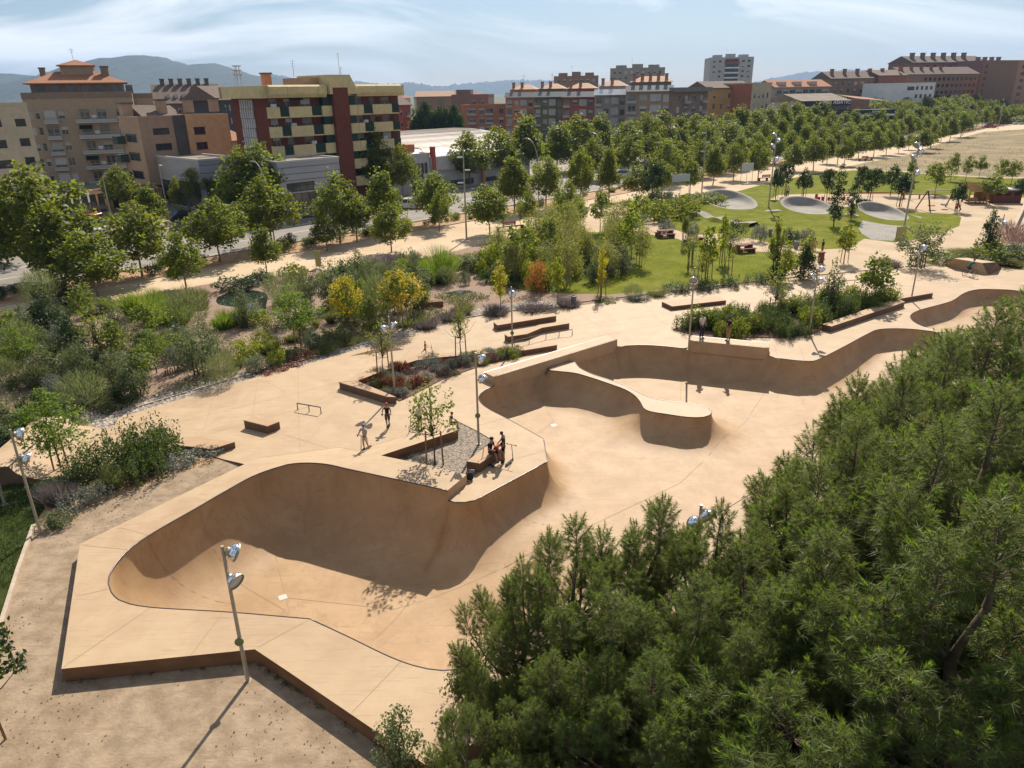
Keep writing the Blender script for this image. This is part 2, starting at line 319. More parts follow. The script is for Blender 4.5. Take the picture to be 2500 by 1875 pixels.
def snap(i, j):                            # bring the two ends at a coping notch to one place
    a, b = runs[i][-1], runs[j][0]; m = np.array([(a[0]+b[0])/2, (a[1]+b[1])/2])
    da = m - np.array(runs[i][-2][:2]); da /= np.linalg.norm(da); db = np.array(runs[j][1][:2]) - m; db /= np.linalg.norm(db)
    e = m - da*0.015; s2 = m + db*0.015; runs[i][-1] = (e[0], e[1], a[2]); runs[j][0] = (s2[0], s2[1], b[2])
for i, j in ((6, 7), (7, 8), (8, 9), (9, 10), (12, 0)): snap(i, j)
loop, run_of = [], []
for i, r in enumerate(runs):
    for k, p in enumerate(r):
        if loop and math.dist(loop[-1][:2], p[:2]) < 0.008: continue
        loop.append(tuple(float(c) for c in p)); run_of.append(i)
if math.dist(loop[0][:2], loop[-1][:2]) < 0.008: loop.pop(); run_of.pop()
# the island: spine ridge running out from the back wall into a raised tongue
isl_px = [(1338,902,.02),(1374,907,.0),(1402,910,-.02),(1435,919,-.06),(1489,937,-.12),(1525,950,-.2),(1547,963,-.26),(1562,979,-.3),(1578,1001,-.3),(1630,1011,-.3),(1681,1018,-.3),(1718,1018,-.3),(1737,1009,-.3),(1732,998,-.3),(1706,988,-.3),(1660,982,-.3),(1610,976,-.3),(1575,966,-.27),(1540,948,-.2),(1495,930,-.12),(1442,912,-.06),(1415,898,-.02),(1398,882,.02)]
isl = [(*PXY(a, b, c), c) for a, b, c in isl_px]; isl = [tuple(v) for v in crom(isl, 0.3, closed=True)]
def floor_z(X, Y):
    k = np.clip(((X + 4.0)*0.80 + (Y - 23.5)*0.60)/7.0, 0, 1); k = k*k*(3-2*k); f = -2.55 + 0.85*k
    k2 = np.clip((X - 21)/8.0, 0, 1); k2 = k2*k2*(3-2*k2); return f + 0.55*k2
SEGA = [p[:2] for p in loop] + [p[:2] for p in isl]
SEGB = [loop[(i+1) % len(loop)][:2] for i in range(len(loop))] + [isl[(i+1) % len(isl)][:2] for i in range(len(isl))]
SEGZ = np.array([[p[2], loop[(i+1) % len(loop)][2]] for i, p in enumerate(loop)] + [[p[2], isl[(i+1) % len(isl)][2]] for i, p in enumerate(isl)])
SEGI = np.array([0]*len(loop) + [1]*len(isl))
def bowl_z(X, Y):
    X = np.asarray(X, float); Y = np.asarray(Y, float); d, idx, tt = segdist(X, Y, SEGA, SEGB)
    zc = SEGZ[idx, 0]*(1-tt) + SEGZ[idx, 1]*tt; fl = floor_z(X, Y)
    base = np.where(zc > 0.3, np.where(X < -2.0, zc, zc*np.clip(1 - d/0.9, 0, 1)), zc)
    Rr = np.clip(0.95*(base - fl), 1.0, 2.7); Rr = np.where(SEGI[idx] == 1, 2.4, Rr)
    u = np.clip(1 - d/Rr, 0, 1); return fl + (base - fl)*(1 - np.sqrt(1 - u*u)), d
lp = np.array([p[:2] for p in loop]); ip = np.array([p[:2] for p in isl])
pts = [tuple(p) for p in lp] + [tuple(p) for p in ip]; nl, ni = len(lp), len(ip)
edges = [(i, (i+1) % nl) for i in range(nl)] + [(nl+i, nl + (i+1) % ni) for i in range(ni)]
cand = []
for ring, sgn in ((lp, 1), (ip, -1)):
    ar = np.sum(ring[:, 0]*np.roll(ring[:, 1], -1) - np.roll(ring[:, 0], -1)*ring[:, 1])
    tn = np.roll(ring, -1, 0) - np.roll(ring, 1, 0); tn /= np.linalg.norm(tn, axis=1)[:, None] + 1e-9
    nrm = np.stack([-tn[:, 1], tn[:, 0]], 1)*(1 if ar > 0 else -1)*sgn
    for d in (0.02, 0.06, 0.13, 0.24, 0.4, 0.62, 0.9, 1.25, 1.65, 2.1, 2.6):
        st = 1 if d < 1.0 else 2
        q = ring[::st] + nrm[::st]*d; cand.append(np.column_stack([q, np.full(len(q), d)]))
cand = np.concatenate(cand)
gx, gy = np.meshgrid(np.arange(-17, 46, 0.55), np.arange(14, 66, 0.55)); gx = gx.ravel() + RNG.uniform(-.08, .08, gx.size); gy = gy.ravel() + RNG.uniform(-.08, .08, gy.size)
ok = inpoly(cand[:, 0], cand[:, 1], lp) & ~inpoly(cand[:, 0], cand[:, 1], ip)
dd, _, _ = segdist(cand[:, 0], cand[:, 1], SEGA, SEGB); ok &= dd > cand[:, 2]*0.93; cand = cand[ok][:, :2]
ok = inpoly(gx, gy, lp) & ~inpoly(gx, gy, ip); gx, gy = gx[ok], gy[ok]; dd, _, _ = segdist(gx, gy, SEGA, SEGB); ok = dd > 1.9; gx, gy = gx[ok], gy[ok]
pts += [tuple(p) for p in cand] + list(zip(gx, gy))
vv, ff, orig = cdt(pts, edges)
VX = np.array([v[:] for v in vv]); VZ, VD = bowl_z(VX[:, 0], VX[:, 1])
for i, og in enumerate(orig):
    for k in og:
        if k < nl: VZ[i] = loop[k][2]
        elif k < nl + ni: VZ[i] = isl[k-nl][2]
ff = np.array([f for f in ff if len(f) == 3]); cen = VX[ff].mean(1)
inb = inpoly(cen[:, 0], cen[:, 1], lp) & ~inpoly(cen[:, 0], cen[:, 1], ip); ini = inpoly(cen[:, 0], cen[:, 1], ip) & inpoly(cen[:, 0], cen[:, 1], lp)
V3 = np.column_stack([VX, VZ])
def submesh(name, V, Fc, mat, smooth):
    u, inv = np.unique(Fc, return_inverse=True); inv = inv.reshape(Fc.shape)
    a = V[u]; t = a[inv]; nz = np.cross(t[:, 1]-t[:, 0], t[:, 2]-t[:, 0])[:, 2]; inv = np.where(nz[:, None] < 0, inv[:, ::-1], inv)
    return mesh_np(name, a, inv, mat, smooth)
bowl = struct(obj('skate_bowl', submesh('skate_bowl', V3, ff[inb], M_bowl, True)))
bowl['label'] = 'deep tan concrete skate bowl with curved walls'
if ini.any(): obj('spine_top', submesh('spine_top', V3, ff[ini], MAT('polished concrete cap', (0.475, 0.335, 0.205), (0.42, 0.288, 0.17), scale=1.5, rough=0.6, spec=0.25), False), bowl)
# coping: steel nosing along the rim, one piece per run
for i in range(len(runs)):
    ps = [loop[k] for k in range(nl) if run_of[k] == i]
    nx = next((loop[k] for k in range(nl) if run_of[k] == (i+1) % len(runs)), None)
    if nx and abs(nx[2] - ps[-1][2]) < 0.05: ps = ps + [nx]
    if len(ps) > 1: MB().tube([(p[0], p[1], p[2] - 0.012) for p in ps], 0.028, 5).build('coping', M_steel, bowl, True)
MB().tube([(p[0], p[1], p[2] - 0.01) for p in isl + isl[:1]], 0.03, 5).build('coping', M_steel, bowl, True)
# drain covers on the bowl floor
M_drain = MAT('pale drain cover', (0.55, 0.5, 0.43), rough=0.5)
for a, b, zf in ((690, 1456, -2.5), (1352, 1038, -1.69)):
    q = P(a, b, zf); zz, _ = bowl_z(np.array([q.x]), np.array([q.y])); zz = float(zz[0])
    MB().box(q.x-.16, q.x+.16, q.y-.16, q.y+.16, zz-.02, zz+.012, rz=0.5, c=(q.x, q.y)).build('drain_cover', M_drain, bowl)
def strip_mesh(pl, wd, zf):
    V, Fc = [], []
    for i, p in enumerate(pl):
        a = pl[max(i-1, 0)]; b = pl[min(i+1, len(pl)-1)]; dx, dy = b[0]-a[0], b[1]-a[1]; l = math.hypot(dx, dy) + 1e-9
        for s in (-1, 1): V.append((p[0] - s*dy/l*wd/2, p[1] + s*dx/l*wd/2))
    V = np.array(V); Z = zf(V[:, 0], V[:, 1]); n = len(pl)
    return np.column_stack([V, Z]), np.array([(2*i, 2*i+2, 2*i+3, 2*i+1) for i in range(n-1)])
def dens(a, b, st=0.25):
    k = max(1, int(math.dist(a, b)/st)); return [tuple(np.array(a) + (np.array(b)-np.array(a))*j/k) for j in range(k+1)]
def bowl_joint(pxs):
    pl = []
    for a, b in zip(pxs, pxs[1:]): pl += dens(a, b)
    pl = [p for p in pl if inpoly(np.array([p[0]]), np.array([p[1]]), lp)[0] and not inpoly(np.array([p[0]]), np.array([p[1]]), ip)[0]]
    if len(pl) < 3: return
    V, Fc = strip_mesh(pl, 0.022, lambda x, y: bowl_z(x, y)[0] + 0.006)
    obj('expansion_joint', mesh_np('expansion_joint', V, Fc, M_joint), bowl)
def lpn(px, py):                           # rim vertex nearest to a pixel
    q = np.array(PXY(px, py, 0.2)); i = int(np.argmin(np.hypot(lp[:, 0]-q[0], lp[:, 1]-q[1]))); return tuple(lp[i])
for a, (b0, b1) in (((615,1163),(700,1456)),((470,1245),(690,1456)),((344,1319),(560,1440)),((852,1145),(800,1430)),((968,1170),(880,1440)),((1094,1205),(960,1480)),((1242,1177),(1330,1290)),((1188,1206),(1240,1380)),((1685,851),(1660,985)),((1878,871),(1830,1020)),((1525,844),(1500,900)),((1598,843),(1590,905)),((1985,881),(1960,1000)),((2116,816),(2060,980)),((1242,1024),(1352,1038)),((1300,890),(1352,1038)),((568,1495),(690,1456)),((756,1511),(960,1480))):
    bowl_joint([lpn(*a), PXY(b0, b1, -1.9)])
bowl_joint([PXY(690,1456,-2.5), PXY(960,1480,-2.4), PXY(1240,1380,-2.0), PXY(1450,1280,-1.7), PXY(1660,1180,-1.7), PXY(1830,1020,-1.7)])

# ================================================================ decks
def idx_near(px, py, z):
    q = np.array(PXY(px, py, z)); return int(np.argmin(np.hypot(lp[:, 0]-q[0], lp[:, 1]-q[1]) + 5*np.abs(np.array([p[2] for p in loop])-z)))
i_notch_hi = 0; i_hip = next(k for k in range(nl) if run_of[k] == 5) + 12     # near/far split at the right-hand end
ringA = [loop[k] for k in range(0, i_hip+1)]                                  # raised deck side, from the notch leftwards and round
mainB = [loop[k] for k in range(i_hip, nl)]                                   # plaza side
outA = [(*PXY(195,1328,DECK), DECK), (*PXY(150,1633,DECK), DECK), (*PXY(622,1585,DECK), DECK), (*PXY(700,1637,DECK), DECK), (*PXY(950,1807,DECK), DECK)]
near = [loop[k] for k in range(0, nl) if run_of[k] in (2, 3, 4)]
offs = [(p[0] + 0.64*3.2, p[1] - 0.77*3.2, p[2]) for p in near[4::8]]
outA += [(*PXY(1040,1868,DECK), DECK)] + [p for p in offs if p[0] > 0.9]
endR = loop[i_hip]; outA += [(endR[0] + 5, endR[1] - 3.5, 0.05)]
crease = [(*PXY(a, b, 0), 0.0) for a, b in ((631,1118),(827,1092),(874,1100),(1011,1056),(1085,1032))]
WB = PXY(1118, 1050, DECK); W1 = PXY(930, 1112, DECK); W2 = PXY(1062, 1139, DECK); W3 = PXY(1139, 1159, DECK)
e0 = (*PXY(597,1133,.1), .1)
polyA = [e0] + outA + [(endR[0] + 0.01, endR[1], 0.02)] + ringA[::-1] + [(*W3, DECK), (*W2, DECK), (*W1, DECK), (*WB, DECK)] + crease[::-1]
back_px = [(2640,622),(2520,634),(2445,650),(2308,648),(2181,659),(2062,671),(2000,678),(1869,689),(1742,707),(1630,718),(1507,733),(1363,753),(1260,760),(1200,767),(1163,774),(1062,800),(975,825),(900,846),(819,868),(736,893),(579,933),(434,977),(362,998),(289,1020)]
BACK = [tuple(v) for v in crom([PXY(a, b, 0) for a, b in back_px], 1.5)]
left_px = [(278,1042),(255,1046),(225,1041),(203,1027),(172,1030),(60,1135),(75,1165),(180,1168),(300,1150),(470,1100),(545,1121)]
LEFT = [PXY(a, b, 0) for a, b in left_px]
G_px = [(1109,1024),(1165,1052),(1214,1081),(1226,1096)]
Gp = [PXY(a, b, 0) for a, b in G_px]; W3b = W3
polyB = [(*PXY(597,1133,.1), 0.1)] + crease + [(*WB, 0)] + [(*g, 0.0) for g in Gp] + [(*W3b, 0)] + [(p[0], p[1], p[2] if p[2] < 0.3 else 0.0) for p in mainB[::-1]] + [(endR[0]+5, endR[1]-3.5, 0), (*PXY(2640,700,0), 0)] + [(*b, 0.0) for b in BACK] + [(*b, 0.0) for b in LEFT]
def deck_mesh(name, poly, mat):
    q = []
    for p in poly:
        if not q or math.dist(q[-1][:2], p[:2]) > 0.004: q.append(p)
    if math.dist(q[0][:2], q[-1][:2]) < 0.004: q.pop()
    n = len(q); v, f, og = cdt([p[:2] for p in q], [(i, (i+1) % n) for i in range(n)], 1e-5)
    z = [next((q[k][2] for k in o), None) for o in og]
    if any(a is None for a in z):
        qa = np.array(q); 
        for i, a in enumerate(z):
            if a is None: z[i] = float(qa[np.argmin(np.hypot(qa[:, 0]-v[i].x, qa[:, 1]-v[i].y)), 2])
    V = np.array([(a.x, a.y, b) for a, b in zip(v, z)]); f = np.array([t for t in f if len(t) == 3]); c = V[f].mean(1)
    k = inpoly(c[:, 0], c[:, 1], np.array([p[:2] for p in q]))
    return submesh(name, V, f[k], mat, False), q
meA, qA = deck_mesh('raised_deck', polyA, M_conc); deckA = struct(obj('raised_deck', meA)); deckA['label'] = 'raised tan concrete deck around the deep bowl'
meB, qB = deck_mesh('skate_plaza', polyB, M_conc); plaza = struct(obj('skate_plaza', meB)); plaza['label'] = 'flat tan concrete skate plaza'
def skirt(path, depth, parent, mat=None, name='side_wall'):
    V, Fc = [], []
    for i, p in enumerate(path): V += [(p[0], p[1], p[2]), (p[0], p[1], min(p[2]-.01, depth))]
    Fc = [(2*i, 2*i+1, 2*i+3, 2*i+2) for i in range(len(path)-1)]
    return obj(name, mesh_np(name, V, Fc, mat or M_wall), parent)
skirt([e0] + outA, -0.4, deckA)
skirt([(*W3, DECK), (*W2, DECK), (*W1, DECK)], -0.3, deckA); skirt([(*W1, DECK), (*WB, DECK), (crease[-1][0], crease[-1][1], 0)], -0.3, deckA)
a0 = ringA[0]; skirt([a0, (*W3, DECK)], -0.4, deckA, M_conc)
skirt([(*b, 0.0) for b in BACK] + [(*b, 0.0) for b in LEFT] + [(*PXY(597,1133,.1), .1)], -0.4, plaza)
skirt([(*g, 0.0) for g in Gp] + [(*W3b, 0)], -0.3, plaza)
# joints cut into the decks
def deck_joint(pxs, z, parent, wd=0.015):
    pl = [PXY(a, b, z) for a, b in pxs]
    q = []
    for a, b in zip(pl, pl[1:]): q += dens(a, b, 1.0)
    V, Fc = strip_mesh(q, wd, lambda x, y: np.full(len(x), z + 0.005)); obj('expansion_joint', mesh_np('expansion_joint', V, Fc, M_joint), parent)
for l in (((287,1286),(362,1307)),((205,1332),(313,1342)),((186,1456),(264,1438)),((156,1628),(367,1484)),((467,1598),(544,1497)),((630,1580),(752,1514)),((859,1740),(978,1616)),((440,1214),(505,1220))): deck_joint(l, DECK, deckA)
for l in (((526,954),(495,1056)),((405,988),(380,1060)),((629,922),(613,1050)),((727,900),(731,1100)),((690,1060),(800,1094)),((300,1064),(560,1000),(830,934)),((400,1090),(800,980)),((820,1000),(740,1090)),((1080,812),(1160,890)),((1290,765),(1380,835)),((1400,752),(1500,826)),((1560,732),(1620,790)),((1000,855),(960,905)),((1180,800),(1205,790)),((1370,800),(1640,765)),((1400,830),(1700,780)),((1800,745),(1990,722)),((1870,690),(1900,740)),((2000,720),(2180,690)),((2050,672),(2120,700)),((2200,700),(2440,676)),((2300,650),(2330,690)),((1100,930),(1200,900)),((1240,1020),(1160,1040)),((1260,1120),(1330,1100)),((1900,880),(1890,840)),((1965,880),(1950,842)),((900,880),(860,930)),((650,930),(700,960))): deck_joint(l, 0.0, plaza)
deck_joint(((631,1118),(827,1092),(874,1100),(1011,1056),(1085,1032)), 0.002, plaza, 0.03)

# raised blocks behind the main bowl's rim
def rim_block(p0, p1, depth, z, label):
    a, b = np.array(p0), np.array(p1); d = (b-a)/np.linalg.norm(b-a); n = np.array([-d[1], d[0]])
    if n[1] < 0: n = -n
    poly = [tuple(a), tuple(b), tuple(b + n*depth), tuple(a + n*depth)]
    t = thing('concrete_block', label, 'skate ledge', (a[0], a[1], 0)); MB().prism(poly, -0.3, z).build('block', M_conc, t, world=True)
    MB().tube([(*poly[3], z-.01), (*poly[2], z-.01)], 0.02, 5).build('edge_trim', M_steel, t, world=True); return t
def rp2(i): ps = [loop[k] for k in range(nl) if run_of[k] == i]; return ps[0][:2], ps[-1][:2]
a, b = rp2(7); rim_block(a, b, 1.1, 0.5, 'raised concrete block on the bowl rim where two people stand')
a, b = rp2(9); rim_block(a, b, 1.0, 0.5, 'long raised concrete wall along the back of the bowl')

# ================================================================ ground in one sheet, divided into areas
def PX(lst, z=-0.05, smooth=None): 
    q = [PXY(a, b, z) for a, b in lst]
    return [tuple(v) for v in crom(q, smooth, closed=True)] if smooth else q
def STP(lst): return [ST(s, t)[:2] for s, t in lst]
plaza_out = [p[:2] for p in outA] + [PXY(2640,700,0)] + BACK + LEFT + [PXY(597,1133,.1)]
S0, S1 = -140, 700
regions = [
 ('plaza', plaza_out, None),
 ('pond_water', PX([(532,726),(579,709),(644,714),(650,745),(640,764),(608,764),(575,750),(535,744)], smooth=0.8), M_water),
 ('stream_water', PX([(1085,716),(1120,708),(1165,712),(1140,717),(1110,721)], smooth=0.8), M_water),
 ('gravel_strip', [PXY(a, b-22 + (0 if a > 500 else -8), 0) for a, b in back_px[11:]] + [PXY(a, b, 0) for a, b in ((150,1000),(0,1085),(-120,1160),(-60,1190),(60,1136),(172,1031),(203,1028),(225,1042),(255,1047),(278,1043))] + [PXY(a, b, 0) for a, b in back_px[:10:-1]], M_gravel),
 ('left_lawn', PX([(-400,1180),(60,1136),(75,1165),(110,1240),(78,1286),(40,1390),(4,1508),(-60,1700),(-900,2200)]), M_lawn_shade),
 ('sand_yard', PX([(78,1286),(180,1250),(320,1200),(440,1150),(545,1121),(600,1134),(900,1300),(1400,2400),(-400,2600),(-250,1875),(4,1508)]), M_sand),
 ('shrub_bed', PX([(60,1136),(180,1168),(300,1150),(470,1100),(545,1121),(440,1150),(320,1200),(180,1250),(78,1286),(100,1240)]), M_soil),
 ('lawn', PX([(1150,640),(1200,597),(1232,581),(1345,572),(1480,566),(1580,572),(1655,583),(1700,601),(1765,597),(1850,614),(1934,619),(1960,640),(1900,672),(1850,686),(1700,697),(1600,708),(1490,719),(1400,717),(1300,712),(1200,690)], smooth=2.0), M_lawn),
 ('pump_track_lawn', PX([(1610,508),(1640,482),(1760,470),(1800,467),(1860,451),(1990,423),(2085,416),(2211,420),(2268,426),(2433,435),(2560,436),(2560,486),(2400,477),(2243,476),(2150,474),(1990,473),(1900,476),(1880,487),(1990,500),(2110,508),(2235,518),(2330,522),(2347,530),(2342,552),(2290,572),(2235,585),(2180,592),(2110,583),(2070,606),(2010,609),(1960,601),(1900,598),(1830,582),(1760,570),(1690,574),(1650,562),(1600,540)]), M_lawn),
 ('dry_field', [PXY(a, b, 0) for a, b in ((2060,408),(2116,396),(2211,379),(2275,356),(2319,343),(2401,322),(2500,315),(2700,300),(2700,430),(2433,432),(2268,423),(2211,417),(2100,412))], M_dry),
 ('promenade', STP([(S0,-8.0),(-15,-6.0),(0,-7.0),(10,-10),(16,-13.5),(24,-14),(32,-13.0),(60,-11.0),(85,-15),(150,-17),(S1,-17),(S1,-0.8),(S0,-0.8)]), M_prom),
 ('verge', STP([(S0,-0.8),(S1,-0.8),(S1,4.6),(S0,4.6)]), M_soil),
 ('avenue', STP([(S0,4.6),(S1,4.6),(S1,28),(S0,28)]), M_road),
 ('far_pavement', STP([(S0,28),(S1,28),(S1,40),(S0,40)]), M_pave),
 ('garden_bed', [BACK[k] for k in range(0, len(BACK), 2)][::-1] and ([PXY(-150,1080,0), PXY(-150,800,0)] + STP([(-15,-6.0),(0,-7.0),(10,-10),(16,-13.5),(24,-14),(32,-13.0),(42,-13)]) + [PXY(a, b, 0) for a, b in ((1480,575),(1620,640),(1930,690),(2000,680))] + BACK[12:]), M_bed),
 ('park_sand', [PXY(2640,622,0), PXY(1200,767,0), PXY(1300,600,0)] + STP([(40,-12.5),(60,-11.0),(85,-15),(150,-17),(S1,-17)]) + [(900, 100), (400, 30)], M_sand2),
 ('pine_floor', [(-1, 15.0), (6.0, 20.5), (11, 24), (16, 28), (32, 41), (46, 53), (80, 52), (40, 0), (-4, 5)], MAT('pine litter', (0.26, 0.17, 0.09), (0.12, 0.085, 0.045), scale=2, rough=0.95, bump=0.6)),
]
gp, ge = [(-9000, -3000), (9000, -3000), (9000, 12000), (-9000, 12000)], [(0, 1), (1, 2), (2, 3), (3, 0)]
for nme, poly, m in regions:
    b = len(gp); gp += [tuple(p) for p in poly]; n = len(poly); ge += [(b+i, b+(i+1) % n) for i in range(n)]
gv, gf, _ = cdt(gp, ge, 1e-3)
GV = np.array([(v.x, v.y, -0.05) for v in gv]); gf = np.array([f for f in gf if len(f) == 3]); c = GV[gf].mean(1)
who = np.full(len(gf), len(regions))
for i in range(len(regions)-1, -1, -1): who[inpoly(c[:, 0], c[:, 1], np.array(regions[i][1]))] = i
GROUND = {}
for i, (nme, poly, m) in enumerate(regions):
    if m is None: continue
    k = who == i
    if k.any(): GROUND[nme] = struct(obj(nme, submesh(nme, GV, gf[k], m, False)))
GROUND['ground'] = struct(obj('ground', submesh('ground', GV, gf[who == len(regions)], M_city, False)))
gravel = struct(obj('gravel_planter', submesh('gravel_planter', np.array([(*p, -0.03) for p in [WB] + Gp + [W3, W2, W1]]), np.array([(0, 1, 2), (0, 2, 3), (0, 3, 4), (0, 4, 5), (0, 5, 6), (0, 6, 7)]), M_gravel, False)))
# kerbs and road paint
def st_strip(name, s0, s1, t0, t1, z0, z1, mat, parent):
    return MB().prism([tuple(ST(s, t)[:2]) for s, t in ((s0, t0), (s1, t0), (s1, t1), (s0, t1))], z0, z1).build(name, mat, parent)
for t0 in (-0.95, 4.5, 28.0):
    k = struct(obj('kerb', None)); 
    for i in range(14):
        a = -70 + i*30; st_strip('kerb_stone', a, a+29.97, t0, t0+0.16, -0.2, 0.06 if t0 < 0 else 0.08, M_kerb, k)
av = GROUND['avenue']
for i in range(55): st_strip('lane_dash', -60 + i*8.0, -57 + i*8.0, 10.6, 10.75, -0.05, -0.044, M_line, av)
for i in range(55): st_strip('lane_dash', -60 + i*8.0, -57 + i*8.0, 20.0, 20.15, -0.05, -0.044, M_line, av)
for t0 in (5.6, 15.2, 15.6, 24.8): st_strip('edge_line', -70, 420, t0, t0+0.13, -0.05, -0.044, M_line, av)
k = struct(obj('kerb', None))
for a, b in (((78,1286),(40,1392)),((40,1392),(2,1512)),((2,1512),(-60,1700))):
    p, q = PXY(*a, 0), PXY(*b, 0); d = Vector(q) - Vector(p); nn = Vector((-d.y, d.x)).normalized()*0.14
    MB().prism([p, q, (q[0]+nn.x, q[1]+nn.y), (p[0]+nn.x, p[1]+nn.y)], -0.2, 0.1).build('kerb_stone', M_kerb, k)
BK = [Vector(b) for b in BACK]
k = struct(obj('kerb', None))
for i in range(0, len(BK)-4, 4):
    a, b = BK[i], BK[i+4]; d = (b-a).normalized(); nn = Vector((d.y, -d.x)); nn = nn if nn.y > 0 else -nn
    a2, b2 = a + nn*0.75, b + nn*0.75; MB().prism([a2[:], b2[:], (b2+nn*.1)[:], (a2+nn*.1)[:]], -0.2, 0.03).build('kerb_stone', M_kerb, k)

# ================================================================ far hills and the hazy air
def ridge(name, pts, Y, depth, mat, seed, fine=1.0):
    r = np.random.default_rng(seed); xs, hs = [], []
    for a, b in pts: p = PD(a, b, Y); xs.append(p.x); hs.append(p.z)
    X = np.linspace(xs[0], xs[-1], 420); Hh = np.interp(X, xs, hs); ker = np.hanning(7); ker /= ker.sum(); Hs = np.convolve(np.pad(Hh, 3, 'edge'), ker, 'valid')
    Hs = Hs + np.convolve(r.normal(0, 1, len(X)+6), ker, 'valid')*Y/1800*fine
    V, rows = [], 14
    for j in range(rows):
        f = j/(rows-1)
        for i in range(len(X)):
            k = math.sin(f*PI*0.5)**1.3; V.append((X[i], Y - depth*(1-f) + r.normal(0, depth*0.012), max(-1, Hs[i]*k + (r.normal(0, Y/900.0) if 0 < j < rows-1 else 0)*k)))
    for i in range(len(X)): V.append((X[i], Y + depth*0.8, -1))
    n = len(X); Fc = [(j*n+i, j*n+i+1, (j+1)*n+i+1, (j+1)*n+i) for j in range(rows) for i in range(n-1)]
    o = struct(obj(name, mesh_np(name, V, Fc, mat, True))); return o
M_hill = MAT('wooded hill', (0.02, 0.034, 0.02), (0.055, 0.062, 0.034), scale=0.02, rough=0.95, bump=0.8, bscale=0.05)
ridge('hill', [(-500,196),(-100,186),(30,186),(60,184),(110,188),(170,200),(240,182),(285,162),(300,152),(314,146),(345,142),(385,138),(400,141),(410,148),(440,152),(470,163),(505,161),(545,159),(575,170),(610,182),(700,196),(800,212),(900,224),(1000,240)], 4300, 1500, M_hill, 3)
ridge('hill.001', [(500,215),(600,196),(650,186),(690,186),(760,200),(860,200),(950,208),(1010,203),(1060,211),(1110,218),(1200,226),(1300,230)], 6500, 1500, M_hill, 5, 0.7)
ridge('hill.002', [(900,235),(1000,222),(1100,210),(1180,202),(1240,197),(1330,196),(1420,205),(1520,215),(1650,222),(1800,215),(1880,192),(1960,178),(2060,172),(2100,178),(2160,186),(2300,196),(2500,210),(2800,215)], 7800, 1600, M_hill, 8, 0.6)
hz = bpy.data.materials.new('air'); hz.use_nodes = True; t = hz.node_tree; t.nodes.clear(); o = N(t, 'ShaderNodeOutputMaterial'); v = N(t, 'ShaderNodeVolumePrincipled'); L(t, v, 0, o, 'Volume')
v.inputs['Color'].default_value = (0.42, 0.62, 0.95, 1); v.inputs['Density'].default_value = 0.00010; v.inputs['Anisotropy'].default_value = 0.15
hzm = MB().box(-8900, 8900, -2900, 9800, -4.5, 420); HZ = hzm.build('haze', hz); tag(HZ, 'pale blue summer haze over the hills', 'haze', kind='stuff')
